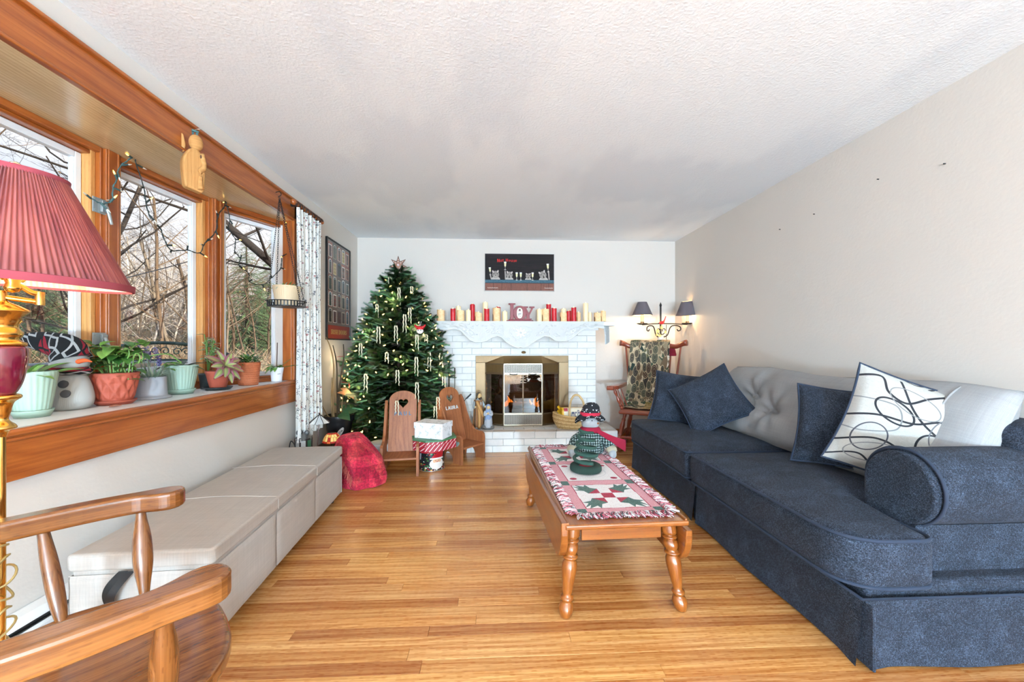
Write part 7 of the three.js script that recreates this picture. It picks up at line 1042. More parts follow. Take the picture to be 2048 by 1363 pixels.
{ // terracotta pot with raised diamonds
  const r = rngOf(13), t = thing('jade_plant', 'terracotta diamond patterned pot and saucer with bushy green leaves', 'plant', [-1.80, SY, -1.985]), R0 = 0.088, h = 0.15;
  const n = 11; part(t, 'pot', surf((u, v) => { const a = -u * 2 * PI, k = v, rb = lerp(0.062, R0, Math.pow(k, 0.85)), d1 = Math.cos((u * n + k * 1.6) * 2 * PI), d2 = Math.cos((u * n - k * 1.6) * 2 * PI), e = 0.0045 * (Math.max(d1, d2) * 0.9) * smooth(0.02, 0.12, k) * smooth(1.0, 0.78, k); return [Math.cos(a) * (rb + e), 0.02 + k * (h - 0.02), Math.sin(a) * (rb + e)]; }, 132, 40), potM.terra);
  part(t, 'pot_rim', lathe([[R0 - 0.008, h - 0.02], [R0 - 0.006, h], [R0 + 0.001, h + 0.001], [R0 + 0.001, h - 0.004]], 48), potM.terra); part(t, 'pot_floor', at(cyl(0.062, 0.062, 0.004, 32), 0, 0.022, 0), potM.terra);
  part(t, 'soil', at(cyl(R0 - 0.008, R0 - 0.008, 0.006, 32), 0, h - 0.022, 0), potM.soil); part(t, 'saucer', lathe([[0.001, 0.0], [0.062, 0], [0.076, 0.014], [0.080, 0.020], [0.076, 0.022], [0.062, 0.014], [0.001, 0.014]], 48), potM.terra);
  const stemM = M([120, 148, 74], 0.6);
  for (let i = 0; i < 16; i++) {
    const a = i / 16 * 2 * PI + r() * 0.5, out = 0.05 + 0.09 * r(), hi = 0.05 + 0.10 * r() - (i % 4 === 0 ? 0.09 : 0), p0 = [0.03 * Math.cos(a), h - 0.02, 0.03 * Math.sin(a)], p1 = [out * 0.6 * Math.cos(a), h + Math.max(hi, 0.03) * 0.8, out * 0.6 * Math.sin(a)], p2 = [out * Math.cos(a) * 1.05, h + hi, out * Math.sin(a) * 1.05];
    part(t, 'stem', limb([p0, p1, p2], [0.0045, 0.004, 0.003], 6, 8), stemM);
    for (let k = 0; k < 6; k++) { const f = 0.45 + 0.55 * k / 5, q = f < 0.6 ? p1 : [lerp(p1[0], p2[0], (f - 0.6) / 0.4), lerp(p1[1], p2[1], (f - 0.6) / 0.4), lerp(p1[2], p2[2], (f - 0.6) / 0.4)]; leafAt(t, leafG(0.062 + 0.026 * r(), 0.017 + 0.008 * r(), 0.35, 0.3, 0.95, 8), greens[Math.floor(r() * 5)], q, -a + (r() - 0.5) * 2.4 + k * 1.3, 0.1 + 0.9 * (r() - 0.3)); }
  }
  for (const [x, z, a, hh] of [[0.05, 0.02, 0.3, 0.10], [0.07, -0.03, 0.9, 0.085], [0.09, 0.01, 0.6, 0.075]]) part(t, 'curled_shoot', limb(Array.from({ length: 30 }, (_, i) => { const k = i / 29, w = k * 5.2; return k < 0.5 ? [x - 0.02 + 0.02 * k, h - 0.01 + hh * k * 2, z] : [x + 0.004 + 0.02 * (1 - Math.cos((k - 0.5) * 2 * 4.2)) * 0.8, h - 0.01 + hh + 0.026 * Math.sin((k - 0.5) * 2 * 4.2), z + 0.01 * (k - 0.5)]; }), 0.0028, 7), greens[3]);
  part(t, 'trailing_shoot', limb([[0.03, h, -0.02], [0.08, h + 0.06, -0.05], [0.16, h + 0.085, -0.10], [0.20, h + 0.04, -0.14]], [0.003, 0.003, 0.003, 0.004], 7, 20), greens[2]);
}
{ // grey stone pot with a footprint-like hollow and lavender
  const r = rngOf(17), t = thing('lavender_pot', 'grey stone-look pot with purple lavender and silvery leaves', 'plant', [-1.80, SY, -2.19]), h = 0.112;
  part(t, 'pot', uvm(warp(slathe([[0.001, 0.0], [0.076, 0.0], [0.078, 0.010], [0.066, 0.016], [0.064, 0.03], [0.061, 0.08], [0.060, h], [0.053, h], [0.050, h - 0.01], [0.001, h - 0.012]], 64, 70), (p) => { const a = Math.atan2(p.z, p.x) - 0.55, s = Math.exp(-Math.pow((a - 0.15 * Math.sin(p.y * 60)) / 0.22, 2)) * smooth(0.025, 0.04, p.y) * smooth(0.112, 0.098, p.y); if (Math.hypot(p.x, p.z) > 0.054) { p.x *= 1 - 0.10 * s; p.z *= 1 - 0.10 * s; } }), 'y'), potM.grey);
  part(t, 'soil', at(cyl(0.05, 0.05, 0.004, 24), 0, h - 0.010, 0), potM.soil);
  for (let i = 0; i < 70; i++) { const a = r() * 2 * PI; leafAt(t, leafG(0.05 + 0.05 * r(), 0.0042, 0.5 * r(), 0.2, 0.9, 6), dusty[Math.floor(r() * 5)], [0.03 * Math.cos(a), h - 0.006, 0.03 * Math.sin(a)], -a + (r() - 0.5), 0.25 + 0.9 * r()); }
  const pur = M([98, 86, 132], 0.8), pur2 = M([150, 142, 172], 0.8);
  for (let i = 0; i < 9; i++) { const a = r() * 2 * PI, o = 0.02 + 0.05 * r(), y1 = h + 0.07 + 0.085 * r(), p = [o * Math.cos(a), y1, o * Math.sin(a)]; part(t, 'stem', limb([[0.01 * Math.cos(a), h - 0.01, 0.01 * Math.sin(a)], [o * 0.7 * Math.cos(a), h + 0.05, o * 0.7 * Math.sin(a)], p], 0.0016, 5, 6), dusty[1]); const fl = []; for (let k = 0; k < 16; k++) fl.push(at(ball(0.0048, 6, 4), p[0] + (r() - 0.5) * 0.014, y1 + 0.035 * (k / 15 - 0.3), p[2] + (r() - 0.5) * 0.014)); part(t, 'flower_spike', fl, i % 2 ? pur : pur2); }
  for (let i = 0; i < 10; i++) { const a = 0.3 + (r() - 0.5) * 1.6; leafAt(t, leafG(0.05 + 0.03 * r(), 0.012, 0.3, 0.3, 0.9, 8), greens[2 + Math.floor(r() * 3)], [0.03 + 0.02 * r(), h + 0.03 + 0.05 * r(), -0.03 - 0.02 * r()], a, 0.3 + 0.6 * (r() - 0.3)); }
}
{ // second mint pot, wider
  const r = rngOf(19), t = thing('mint_pot_plant', 'wide mint green ribbed pot and saucer with a few dark leaves', 'plant', [-1.80, SY, -2.385]);
  ribbedPot(t, 0.086, 0.166, 30, potM.mint); const dk = [M([58, 74, 56], 0.5), M([74, 96, 62], 0.5)];
  for (const [x, z, az, el, L, w] of [[0.0, 0.02, 2.8, 0.55, 0.10, 0.026], [0.02, 0, 0.5, 0.7, 0.11, 0.022], [-0.02, -0.02, 2.0, 0.9, 0.10, 0.024], [0.04, 0.01, 0.2, 0.35, 0.09, 0.018], [-0.05, 0.02, 3.3, 0.3, 0.07, 0.02]]) leafAt(t, leafG(L, w, 0.55, 0.3, 0.85), dk[r() < 0.5 ? 0 : 1], [x, 0.150, z], az, el);
}
{ // dark pot with a red and green rosette
  const t = thing('rosette_plant', 'dark pot and saucer with a big pink-edged green rosette of pointed leaves', 'plant', [-1.735, SY, -2.60]);
  part(t, 'pot', lathe([[0.001, 0.012], [0.044, 0.012], [0.064, 0.10], [0.068, 0.104], [0.068, 0.118], [0.062, 0.118], [0.001, 0.11]], 36), potM.terra); part(t, 'saucer', lathe([[0.001, 0], [0.062, 0], [0.078, 0.014], [0.078, 0.018], [0.06, 0.010], [0.001, 0.010]], 40), potM.dark);
  const rose = ctex(256, 128, (g, w, h) => { const q = g.createLinearGradient(0, 0, 0, h); q.addColorStop(0, '#a8486a'); q.addColorStop(0.16, '#a0787a'); q.addColorStop(0.3, '#8c9c5e'); q.addColorStop(0.47, '#a8b86c'); q.addColorStop(0.5, '#cbbf9c'); q.addColorStop(0.53, '#a8b86c'); q.addColorStop(0.7, '#8c9c5e'); q.addColorStop(0.84, '#a0787a'); q.addColorStop(1, '#a8486a'); g.fillStyle = q; g.fillRect(0, 0, w, h); g.fillStyle = 'rgba(60,20,30,0.75)'; g.fillRect(w * 0.94, 0, w * 0.06, h); });
  const m1 = M([255, 255, 255], 0.45, { map: rose }), m2 = M([232, 196, 206], 0.45, { map: rose }), pinkm = M([255, 190, 206], 0.45, { map: rose });
  // the rosette leans out over the sill: its axis points into the room and up
  const ax = v3(0.80, 0.55, 0.25).normalize(), q = new THREE.Quaternion().setFromUnitVectors(v3(0, 1, 0), ax), base = v3(0.055, 0.150, 0.02);
  part(t, 'stem', limb([[0, 0.10, 0], [0.03, 0.135, 0.01], [0.055, 0.150, 0.02]], 0.012, 8, 8), greens[1]);
  for (let i = 0; i < 17; i++) {
    const ring = i < 6 ? 0 : i < 12 ? 1 : 2, a = i * 2.399 + 0.3, el = [0.05, 0.35, 0.9][ring], L = [0.128, 0.115, 0.065][ring], g = leafG(L, [0.026, 0.025, 0.016][ring], 0.18, 0.3, 0.75, 10);
    const uv = g.attributes.uv, S = 6; for (let k = 0; k < uv.count; k++) { const ix = k % 11, iy = Math.floor(k / 11); uv.setXY(k, ix / 10, iy / 6); }
    const o = part(t, 'leaf', g, [m1, m2, pinkm][(i * 5 + ring) % 3 === 2 ? 1 : ring === 1 && i % 4 === 0 ? 2 : 0]); const e = new THREE.Quaternion().setFromEuler(new THREE.Euler(0, a, el, 'YZX')); o.quaternion.copy(q).multiply(e); o.position.copy(base);
  }
}
{ // variegated plant behind the rosette
  const r = rngOf(23), t = thing('variegated_plant', 'white-edged green leafy plant in a small dark pot behind the rosette', 'plant', [-1.835, SY, -2.655]);
  part(t, 'pot', lathe([[0.001, 0], [0.038, 0], [0.050, 0.09], [0.050, 0.10], [0.044, 0.10], [0.001, 0.092]], 28), potM.dark);
  const vt = ctex(128, 128, (g, w, h) => { g.fillStyle = '#e4ecd4'; g.fillRect(0, 0, w, h); g.fillStyle = '#6f9c58'; g.fillRect(0, h * 0.17, w * 0.9, h * 0.66); g.fillStyle = '#5a8848'; g.fillRect(0, h * 0.4, w * 0.85, h * 0.2); }), vm = M([255, 255, 255], 0.5, { map: vt });
  for (let i = 0; i < 7; i++) { const a = r() * 2 * PI, hi = 0.12 + 0.14 * r() + (i === 0 ? 0.09 : 0), o = 0.03 + 0.05 * r(), p2 = [o * Math.cos(a) + (i === 0 ? 0.01 : 0), 0.09 + hi, o * Math.sin(a)]; part(t, 'stem', limb([[0, 0.09, 0], [p2[0] * 0.4, 0.09 + hi * 0.5, p2[2] * 0.4], p2], 0.0028, 6, 8), greens[2]); for (let k = 0; k < 7; k++) { const f = 0.4 + 0.6 * k / 6, g = leafG(0.045, 0.016, 0.3, 0.2, 0.8, 8), uv = g.attributes.uv; for (let q = 0; q < uv.count; q++) uv.setXY(q, (q % 9) / 8, Math.floor(q / 9) / 6); leafAt(t, g, vm, [p2[0] * f, 0.09 + hi * f, p2[2] * f], r() * 6.3, 0.5 * (r() - 0.2)); } }
}
{ // ribbed terracotta pot
  const r = rngOf(29), t = thing('terracotta_plant', 'round ridged terracotta pot with small pointed leaves', 'plant', [-1.725, SY, -2.895]), h = 0.16, R0 = 0.075, prof = [[0.001, 0.0], [0.058, 0.0]];
  for (let i = 0; i <= 40; i++) { const k = i / 40; prof.push([lerp(0.059, R0, k) + (i % 4 < 2 ? 0.0016 : 0), 0.004 + k * (h - 0.01)]); } prof.push([R0 + 0.002, h], [R0 - 0.006, h], [R0 - 0.01, h - 0.02], [0.001, h - 0.02]);
  part(t, 'pot', lathe(prof, 44), potM.clay); part(t, 'soil', at(cyl(0.064, 0.064, 0.004, 24), 0, h - 0.018, 0), potM.soil);
  for (let i = 0; i < 90; i++) { const a = r() * 2 * PI, q = 0.055 * Math.sqrt(r()); leafAt(t, leafG(0.045 + 0.035 * r(), 0.008, 0.4, 0.3, 0.85, 6), greens[Math.floor(r() * 4)], [q * Math.cos(a), h - 0.015 + 0.05 * r(), q * Math.sin(a)], -a + (r() - 0.5) * 2, 0.15 + 0.9 * r()); }
}
{ // small white pot with one long strap leaf
  const r = rngOf(37), t = thing('white_pot_plant', 'small white pot with green leaves, brown stake and one long strap leaf', 'plant', [-1.655, SY, -3.13]);
  part(t, 'pot', slathe([[0.001, 0.0], [0.033, 0.0], [0.040, 0.05], [0.048, 0.105], [0.045, 0.107], [0.042, 0.095], [0.001, 0.09]], 32, 40), potM.white); part(t, 'mark', at(rbox(0.022, 0.003, 0.001, 0.0005), 0.033, 0.062, 0.0292, 0, 0.8, 0.1), W.black);
  part(t, 'stake', limb([[0.0, 0.09, 0.0], [0.005, 0.30, 0.0]], 0.0035, 6), M([70, 44, 30], 0.7));
  leafAt(t, leafG(0.24, 0.014, 0.22, 0.3, 0.8, 14), greens[1], [0.01, 0.10, -0.01], 0.55, 0.28); leafAt(t, leafG(0.15, 0.006, 0.1, 0.3, 0.8, 10), greens[0], [0.01, 0.10, -0.01], 0.9, 0.75);
  for (let i = 0; i < 14; i++) { const a = 1.2 + r() * 4; leafAt(t, leafG(0.05 + 0.035 * r(), 0.015, 0.5, 0.3, 0.85, 8), greens[2 + Math.floor(r() * 3)], [0.015 * Math.cos(a), 0.098 + 0.03 * r(), -0.015 * Math.sin(a) + 0.01], a, 0.6 * (r() - 0.25)); }
}
{ // fallen dry petals
  const t = thing('dry_leaf', 'small dry reddish leaf fallen on the white sill near the snowman', 'leaf', [-1.715, SY + 0.003, -1.86], 0.6); part(t, 'blade', leafG(0.045, 0.014, -0.1, 0.5), M([196, 132, 106], 0.8));
}
// ---------------------------------------------------------------- hanging basket by the curtain
{
  const r = rngOf(43), cx = -1.50, cz = -2.97, y0 = 1.375, t = thing('hanging_planter', 'cream ribbed pot on a black metal tray hung by chains near the curtain', 'hanging planter', [cx, y0, cz]);
  part(t, 'tray', [at(cyl(0.114, 0.114, 0.004, 36), 0, 0.004, 0), at(new THREE.TorusGeometry(0.130, 0.0035, 6, 48), 0, 0.042, 0, PI / 2), at(new THREE.TorusGeometry(0.114, 0.0035, 6, 48), 0, 0.006, 0, PI / 2)], W.black);
  for (let i = 0; i < 36; i++) { const a = i / 36 * 2 * PI; part(t, 'tray_bar', at(rbox(0.009, 0.042, 0.003, 0.001), Math.cos(a) * 0.122, 0.024, Math.sin(a) * 0.122, 0.43 * Math.sin(a) * 0, -a + PI / 2, 0), W.black); }
  const h = 0.145, pot = warp(lathe([[0.001, 0.0], [0.064, 0.0], [0.068, 0.006], [0.092, h], [0.087, h], [0.084, h - 0.02], [0.001, h - 0.03]], 144), (p) => { const d = Math.hypot(p.x, p.z); if (d > 0.06 && p.y > 0.004 && p.y < h - 0.004) { const k = 1 + 0.014 * Math.sin(Math.atan2(p.z, p.x) * 36); p.x *= k; p.z *= k; } });
  const P = part(t, 'pot', pot, potM.cream); P.position.y = 0.008; part(t, 'soil', at(cyl(0.080, 0.080, 0.004, 24), 0, h - 0.012, 0), potM.soil);
  for (let i = 0; i < 46; i++) { const a = r() * 2 * PI, q = 0.07 * Math.sqrt(r()); leafAt(t, leafG(0.035 + 0.05 * r(), 0.005, 0.5, 0.3, 0.85, 6), [greens[3], greens[4], dusty[4]][Math.floor(r() * 3)], [q * Math.cos(a), h - 0.005, q * Math.sin(a)], -a + (r() - 0.5) * 2, 0.1 + 1.1 * r()); }
  const hook = [-1.575 - cx, 2.20 - y0, 0];
  part(t, 'hook', limb([[XL + 0.022 - cx, 2.21 - y0, 0], [XL + 0.05 - cx, 2.215 - y0, 0], [XL + 0.062 - cx, 2.195 - y0, 0], [XL + 0.04 - cx, 2.175 - y0, 0]], 0.003, 6, 16), W.iron);
  for (const a of [0.4, 2.2, 3.7, 5.4]) { const A = v3(XL + 0.05 - cx, 2.17 - y0, 0), B = v3(Math.cos(a) * 0.130, 0.042, Math.sin(a) * 0.130), L = A.distanceTo(B), n = Math.round(L / 0.0155), d = B.clone().sub(A).normalize(), links = []; for (let i = 0; i < n; i++) { const c = A.clone().lerp(B, (i + 0.5) / n), q = new THREE.Quaternion().setFromUnitVectors(v3(1, 0, 0), d).multiply(new THREE.Quaternion().setFromAxisAngle(v3(1, 0, 0), (i % 2) * PI / 2)); links.push(new THREE.TorusGeometry(0.005, 0.0013, 4, 8).applyMatrix4(new THREE.Matrix4().compose(c, q, v3(1.9, 1, 1)))); } part(t, 'chain', links, W.black); }
}
// carved wooden angel hung from the header by a ribbon
{
  const t = thing('angel_ornament', 'carved pale wooden angel hung by green ribbon from the window header', 'ornament', [XL + 0.055, 1.905, -2.13], PI / 2 - 0.65), wd = M([226, 186, 138], 0.8, { map: T.paleoak });
  part(t, 'robe', uvm(warp(extr(shapeOf(roundCorners([[-0.055, 0.0], [0.050, -0.012], [0.054, 0.08], [0.044, 0.135], [0.0, 0.155], [-0.040, 0.14], [-0.062, 0.09]], 0.02, 5)), 0.035, 0.010, 3), (p) => { p.z += 0.004 * wob(p.x * 40, p.y * 30, 0); p.x += 0.003 * Math.sin(p.y * 50); }).translate(0, 0, -0.017), 'y'), wd);
  part(t, 'head', at(warp(ball(0.033, 18, 14), (p) => { p.x *= 1.15; p.y *= 0.95; p.z *= 0.9; }), 0.014, 0.178, 0), wd);
  part(t, 'wing', uvm(at(extr(shapeOf(roundCorners([[0, 0], [0.022, 0.02], [0.03, 0.06], [0.010, 0.085], [-0.012, 0.075], [-0.012, 0.03]], 0.008, 4)), 0.012, 0.004, 2), -0.045, 0.13, -0.02, 0, 0, 0.5), 'y'), wd);
  part(t, 'arm', uvm(limb([[0.036, 0.135, 0.02], [0.046, 0.09, 0.028], [0.020, 0.065, 0.034]], [0.016, 0.014, 0.010], 10, 14)), wd); part(t, 'knot', at(ball(0.010, 12, 8), 0.034, 0.125, 0.030, 0, 0, 0, [1, 1, 0.6]), M([88, 60, 40], 0.8)); part(t, 'doll', uvm(limb([[0.028, 0.05, 0.03], [0.026, 0.025, 0.03], [0.030, 0.0, 0.028]], [0.011, 0.013, 0.016], 10, 10)), wd);
  part(t, 'ribbon', [surf((u, v) => [-0.002 + 0.010 * v, lerp(0.255, 0.305, u), -0.012 + 0.004 * Math.sin(u * 5)], 10, 2), surf((u, v) => [0.012 + 0.010 * v, lerp(0.255, 0.305, u), -0.004], 10, 2), at(rbox(0.03, 0.012, 0.010, 0.003), 0.01, 0.305, -0.006)], M([74, 104, 102], 0.8)); for (const q of t.children) if (q.name !== 'ribbon') { q.scale.set(0.82, 1.36, 0.85); } part(t, 'nail', [limb([[0.01, 0.31, -0.04], [0.01, 0.312, 0.004], [0.028, 0.32, 0.008]], 0.002, 6)], W.steel);
}
// string lights along the window posts
{
  const gw = M([66, 96, 96], 0.6), gd = M([28, 42, 40], 0.6), sock = M([58, 88, 88], 0.6), lit = glow([255, 196, 96], 5), unlit = M([232, 224, 206], 0.2);
  const t = thing('window_string_lights', 'green wired mini lights draped over the window posts', 'string lights');
  const runs = [[[-1.90, 2.086, -2.189], [-1.918, 2.03, -2.151], [-1.915, 1.981, -2.126], [-1.915, 1.946, -2.123], [-1.915, 1.895, -2.102], [-1.915, 1.831, -2.099], [-1.905, 1.811, -2.073], [-1.905, 1.79, -2.03], [-1.915, 1.80, -1.99]], [[-1.90, 2.086, -2.21], [-1.905, 2.067, -2.221], [-1.90, 1.958, -2.261], [-1.90, 1.881, -2.275], [-1.898, 1.819, -2.295], [-1.892, 1.768, -2.354], [-1.888, 1.68, -2.40], [-1.884, 1.657, -2.426], [-1.874, 1.683, -2.533], [-1.866, 1.689, -2.629], [-1.862, 1.744, -2.655], [-1.858, 1.775, -2.675], [-1.848, 1.861, -2.748], [-1.846, 1.966, -2.765], [-1.835, 2.059, -2.817], [-1.835, 2.084, -2.82]], [[-1.833, 2.084, -2.826], [-1.825, 1.968, -2.853], [-1.827, 1.906, -2.844], [-1.808, 1.844, -2.884], [-1.808, 1.756, -2.881], [-1.792, 1.714, -2.916], [-1.796, 1.666, -2.906], [-1.767, 1.618, -2.971], [-1.767, 1.564, -2.971], [-1.722, 1.553, -3.064], [-1.692, 1.616, -3.129], [-1.66, 1.706, -3.198], [-1.655, 1.80, -3.213], [-1.63, 1.84, -3.262], [-1.632, 1.95, -3.26], [-1.64, 2.06, -3.25]]];
  runs.forEach((run, k) => {
    const C = new THREE.CatmullRomCurve3(run.map((p) => v3(...p))), P = C.getPoints(run.length * 9); part(t, 'wire', [limb(P, 0.0024, 6), limb(P.map((p, i) => p.clone().add(v3(0.003 * Math.cos(i * 0.9), 0.003 * Math.sin(i * 0.9), 0.002 * Math.sin(i)))), 0.0022, 6)], k ? gd : gw);
    run.forEach((p, i) => { if (i === 0 && k !== 0) return; const a = (i * 2.4 + k), d = v3(0.25, Math.sin(a) * 0.6, Math.cos(a)).normalize(), q = v3(...p), e = q.clone().addScaledVector(d, 0.030), s = part(t, 'socket', limb([q, e], 0.0048, 7), k ? gd : sock); part(s, 'light_bulb', limb([e, e.clone().addScaledVector(d, 0.010), e.clone().addScaledVector(d, 0.022)], [0.0034, 0.0038, 0.0006], 7), i % 3 === 0 ? lit : unlit); });
  });
}
// ---------------------------------------------------------------- outside: yard, woods, bench, power line
{
  const r = rngOf(901), G = -0.55;
  const hillY = (x, z) => { const d = -x - 9; return G + smooth(0, 14, d) * 1.0 + Math.max(0, d - 8) * 0.13 + 0.12 * wob(x * 0.3, 0, z * 0.3); };
  const yard = single('yard_ground', surf((u, v) => { const x = -2.3 - Math.pow(u, 1.6) * 75, z = lerp(30, -70, v); return [x, hillY(x, z), z]; }, 70, 60, 75, 100), M([214, 196, 170], 1, { map: T.litter }), 'brown leaf covered yard rising towards the woods outside', 'ground'); yard.userData.kind = 'structure'; delete yard.userData.label; delete yard.userData.category;
  // branching: every limb is a bent tapering tube
  const grow = (p, d, len, rad, depth, out, o) => {
    const n = depth > 1 ? 5 : 4, P = [p.clone()], dir = d.clone(); for (let i = 1; i <= n; i++) { dir.add(v3((r() - 0.5) * o.bend, (r() - 0.5) * o.bend + o.lift * (depth < o.depth ? 1 : 0), (r() - 0.5) * o.bend)).normalize(); P.push(P[i - 1].clone().addScaledVector(dir, len / n)); }
    const end = depth ? rad * 0.55 : rad * 0.25; out[depth === o.depth ? 0 : 1].push(limb(P, [rad, end], depth > 2 ? 7 : depth > 0 ? 4 : 3));
    if (!depth) return;
    const kids = depth === o.depth ? o.kids : 3 + Math.floor(r() * 2.2);
    for (let k = 0; k < kids; k++) { const f = depth === o.depth ? lerp(o.from, 1, (k + r() * 0.7) / kids) : 0.25 + 0.75 * (k + r()) / kids, i = Math.min(n - 1, Math.floor(f * n)), q = P[i].clone().lerp(P[i + 1], f * n - i), a = r() * 2 * PI, side = v3(Math.cos(a), 0.25 * (r() - 0.3), Math.sin(a)); const nd = dir.clone().multiplyScalar(0.45).add(side.multiplyScalar(0.75 + 0.4 * r())).normalize(); grow(q, nd, len * (o.ratio + 0.2 * (r() - 0.5)), Math.max(rad * lerp(0.55, 0.35, f) * (o.thin ?? 0.8), 0.003), depth - 1, out, o); }
  };
  const barks = [M([176, 160, 142], 0.95, { map: T.bark }), M([232, 222, 204], 0.9, { map: T.bark }), M([84, 76, 72], 0.95, { map: T.bark }), M([206, 182, 154], 0.95, { map: T.bark })];
  function tree(label, [x, z], h, rad, o = {}, m = 0, group) {
    o = { depth: 3, kids: 11, from: 0.3, ratio: 0.42, bend: 0.25, lift: 0.10, lean: [0, 0], ...o };
    const t = thing('bare_tree', label, 'tree', [x, o.y ?? hillY(x, z) - 0.1, z], 0, group), out = [[], []];
    grow(v3(0, 0, 0), v3(o.lean[0], 1, o.lean[1]).normalize(), h, rad, o.depth, out, o);
    part(t, 'trunk', out[0], barks[m]); part(t, 'branches', out[1], barks[m === 2 ? 2 : m]); return t;
  }
  // near trees
  tree('near dark tree whose fine branches hang across the two left window panes', [-9.0, -10.2], 6.2, 0.10, { depth: 4, kids: 14, from: 0.28, ratio: 0.42, bend: 0.34, lift: 0.02, thin: 0.62 }, 2);
  tree('dark leaning trunk crossing the top of the right window pane', [-2.5, -13.6], 9, 0.16, { lean: [-0.87, 0.49], kids: 6, from: 0.6, bend: 0.1, lift: 0, thin: 0.6 }, 2);
  tree('dark twiggy tree seen behind the middle of the left window pane', [-11.5, -11.2], 6.4, 0.09, { depth: 4, kids: 12, from: 0.3, bend: 0.32, thin: 0.62 }, 2);
  // woods: pale and grey-brown trunks
  const pale = 'pale slender bare tree in the woods beyond the window', grey = 'grey-brown bare tree in the woods beyond the window';
  const ang = (deg, d) => [-Math.sin(deg * DEG) * d, -Math.cos(deg * DEG) * d];
  for (let i = 0; i < 34; i++) { const deg = 24 + 30 * ((i * 0.618) % 1) + r() * 2, d = 13 + 17 * Math.pow((i * 0.755) % 1, 0.9), p = i % 3 === 0; tree(p ? pale : grey, ang(deg, d), 3.6 + r() * 2.6, p ? 0.045 + 0.02 * r() : 0.045 + 0.03 * r(), { depth: 4, kids: p ? 7 : 9, from: p ? 0.35 : 0.2, bend: 0.28, ratio: 0.40, thin: 0.62 }, p ? 1 : (i % 2 ? 0 : 3), p ? 'pale slender bare trees in the woods' : 'grey-brown bare trees in the woods'); }
  // evergreens: drooping boughs of needle sprays
  const bough = (() => { const tri = []; for (let k = 0; k < 26; k++) { const x = k / 26, w = 0.16 * (1 - x * 0.8), s = k % 2 ? 1 : -1, y = -0.25 * x * x; tri.push(x, y, 0, x + 0.05, y - 0.01, 0.012 * s, x + 0.12, y - 0.05, s * w, x, y, 0, x + 0.03, y + 0.03, 0.01 * s, x + 0.11, y + 0.02, s * w * 0.7); } const g = new THREE.BufferGeometry(); g.setAttribute('position', new THREE.Float32BufferAttribute(tri, 3)); g.computeVertexNormals(); return g; })();
  const firM = M([255, 255, 255], 0.9), sites = [[47.5, 22, 5.5, 'broad dark evergreen beyond the left window pane'], [31.0, 24, 7.0, 'tall soft green evergreen behind the right window pane'], [49, 24, 7, 'distant evergreen at the far left of the view'], [28, 26, 8, 'distant evergreen next to the curtain']];
  for (const [deg, d, h, label] of sites) {
    const [x, z] = ang(deg, d), t = thing('evergreen_tree', label, 'tree', [x, hillY(x, z) - 0.1, z]), mats = [], cols = [];
    part(t, 'trunk', limb([[0, 0, 0], [0.05, h * 0.5, 0], [0, h, 0]], [0.14, 0.08, 0.02], 8), barks[0]);
    for (let y = 0.5; y < h; y += 0.19) { const R0 = (1 - y / h) * h * 0.24 + 0.15, n = 9; for (let i = 0; i < n; i++) { const k = 0.7 + 0.5 * r(); mats.push(mat4(0, y + 0.2 * r(), 0, 0, r() * 6.3, -0.1 + 0.3 * r(), [R0 * k, R0 * k, R0 * k * 1.2])); const l = 0.7 + 0.6 * r(); cols.push(col([74 * l, 96 * l, 66 * l])); for (let q = 0; q < 3; q++) { const a = r() * 6.3, f = R0 * (0.3 + 0.6 * r()); mats.push(mat4(Math.cos(a) * f, y + 0.2 * r(), Math.sin(a) * f, 0, -a + (r() - 0.5), -0.3 * r(), R0 * 0.5)); cols.push(col([84 * l, 108 * l, 72 * l])); } } }
    copiesPart(t, 'needle_boughs', bough, firM, mats, cols);
  }
  // far woods: hundreds of thin bare trees that merge into a grey-brown mesh
  { const vs = [0, 1, 2].map((k) => { const out = [[], []]; grow(v3(0, 0, 0), v3(0.05 * (k - 1), 1, 0.04), 4.0 + 0.8 * k, 0.055, 3, out, { depth: 3, kids: 13, from: 0.15, ratio: 0.42, bend: 0.3, lift: 0.08, thin: 0.6 }); return mergeKeep([...out[0], ...out[1]]); });
    const wm = M([255, 255, 255], 1), woods = new THREE.Group(); woods.name = 'distant_woods'; woods.userData = { kind: 'stuff', label: 'dense grey-brown mesh of bare trees far behind the yard', category: 'woods' }; scene.add(woods);
    vs.forEach((g, k) => { const mats = [], cols = []; for (let i = 0; i < 130; i++) { const deg = 16 + 44 * r(), d = 26 + 34 * r(), [x, z] = ang(deg, d), s = 0.8 + 0.5 * r(); mats.push(mat4(x, hillY(x, z) - 0.2, z, 0, r() * 6.3, 0, s)); const l = 0.75 + 0.5 * r(), q = r(); cols.push(col(q < 0.5 ? [150 * l, 142 * l, 136 * l] : q < 0.8 ? [126 * l, 124 * l, 124 * l] : [178 * l, 168 * l, 152 * l])); } copiesPart(woods, 'bare_trees', g, wm, mats, cols); }); }
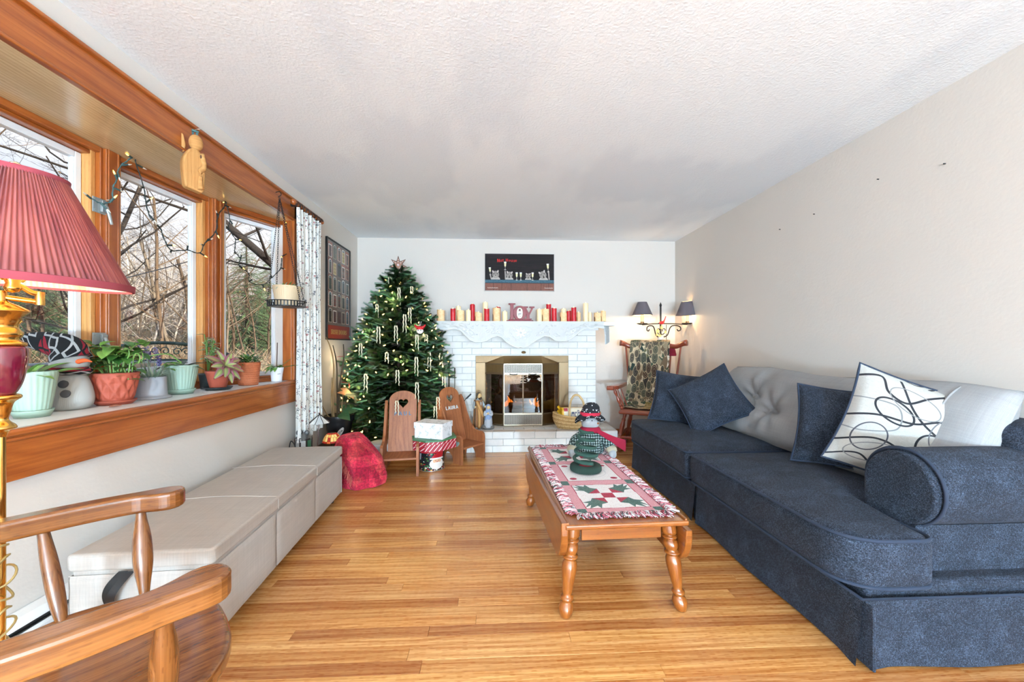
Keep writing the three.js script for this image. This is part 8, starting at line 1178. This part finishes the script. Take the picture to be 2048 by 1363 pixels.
  // undergrowth: twigs nobody could count
  { const g = mergeKeep([0, 1, 2, 3, 4].map((k) => limb([[0, 0, 0], [0.1 * Math.cos(k * 1.3), 0.4, 0.1 * Math.sin(k * 1.3)], [0.32 * Math.cos(k * 1.3 + 0.5), 0.8, 0.3 * Math.sin(k * 1.3 + 0.5)], [0.5 * Math.cos(k * 1.3 + 0.9), 1.05, 0.5 * Math.sin(k * 1.3 + 0.9)]], [0.007, 0.005, 0.002], 3))), mats = [], cols = [];
    for (let i = 0; i < 8000; i++) { const deg = 20 + 38 * r(), d = 15 + 24 * Math.pow(r(), 0.8), [x, z] = ang(deg, d), s = 0.4 + 0.9 * r() * r() + d * 0.018; mats.push(mat4(x, hillY(x, z) - 0.05, z, (r() - 0.5) * 0.5, r() * 6.3, (r() - 0.5) * 0.5, [s * 1.2, s, s * 1.2])); const l = 0.7 + 0.6 * r(), k = r(); cols.push(col(k < 0.6 ? [150 * l, 128 * l, 104 * l] : k < 0.85 ? [132 * l, 124 * l, 112 * l] : [112 * l, 122 * l, 92 * l])); }
    const o = copiesPart(scene, 'undergrowth', g, M([255, 255, 255], 1), mats, cols); o.userData = { kind: 'stuff', label: 'tangled brown winter undergrowth under the trees outside', category: 'undergrowth' }; }
  // garden bench of green iron with scrolls
  { const t = thing('garden_bench', 'dark green iron garden bench with an arched scrolled back outside the window', 'bench', [-4.05, G + 0.03, -5.05], 0.72), im = M([44, 66, 64], 0.5, { metalness: 0.3 });
    const arch = (y, k) => Array.from({ length: 25 }, (_, i) => { const u = i / 24 * 2 - 1; return [u * 0.72, y + k * (1 - u * u), 0]; });
    part(t, 'top_rail', limb(arch(1.48, 0.17), 0.020, 8), im); part(t, 'middle_rail', limb(arch(1.36, 0.08), 0.014, 8), im);
    for (const s of [-1, 1]) { part(t, 'post', limb([[s * 0.72, 0, 0], [s * 0.72, 1.48, 0]], 0.018, 8), im); part(t, 'front_leg', limb([[s * 0.72, 0, 0.5], [s * 0.72, 0.75, 0.5], [s * 0.72, 0.78, 0.2], [s * 0.72, 0.80, 0]], 0.018, 8), im); }
    for (let k = -3; k <= 3; k++) { const x = k * 0.2, y = 1.42 + 0.13 * (1 - Math.pow(k / 3.6, 2)); for (const s of [-1, 1]) part(t, 'scroll', limb(Array.from({ length: 26 }, (_, i) => { const q = i / 25, a = q * 7.5, rr4 = 0.052 * (1 - 0.75 * q); return [x + s * (0.045 - Math.cos(a) * rr4 * 0.9), y + Math.sin(a) * rr4, 0]; }), 0.006, 6), im); }
    for (let k = 0; k < 8; k++) part(t, 'slat', at(rbox(1.44, 0.02, 0.05, 0.004), 0, 0.46, 0.05 + k * 0.062), im); for (let k = 0; k < 9; k++) part(t, 'back_bar', limb([[-0.6 + k * 0.15, 0.48, 0], [-0.6 + k * 0.15, 1.36 + 0.08 * (1 - Math.pow((-0.6 + k * 0.15) / 0.72, 2)), 0]], 0.007, 6), im); }
  // patio table and a blue-grey deck under the panes
  { const t = thing('patio_table', 'low dark glass patio table outside below the left pane', 'table', [-3.35, G, -3.35], 0.3), im = M([60, 70, 74], 0.4); part(t, 'table_top', at(rbox(1.3, 0.03, 2.0, 0.01, 2), 0, 1.46, 0), M([66, 80, 90], 0.08)); part(t, 'rim', [at(rbox(1.34, 0.05, 0.03), 0, 1.46, 1.0), at(rbox(1.34, 0.05, 0.03), 0, 1.46, -1.0), at(rbox(0.03, 0.05, 2.03), 0.66, 1.46, 0), at(rbox(0.03, 0.05, 2.03), -0.66, 1.46, 0)], M([180, 188, 192], 0.3)); for (const s of [-1, 1]) for (const q of [-1, 1]) part(t, 'leg', at(rbox(0.05, 1.44, 0.05), s * 0.55, 0.72, q * 0.85), im); }
  single('power_line', limb([[-7, 2.2, -7.5], [-8.0, 3.6, -11.5], [-9.5, 6.2, -17.5]].map((p) => p), 0.012, 6, 20), W.black, 'thin black power line crossing the sky behind the middle pane', 'cable');
}
renderer.render(scene, camera);
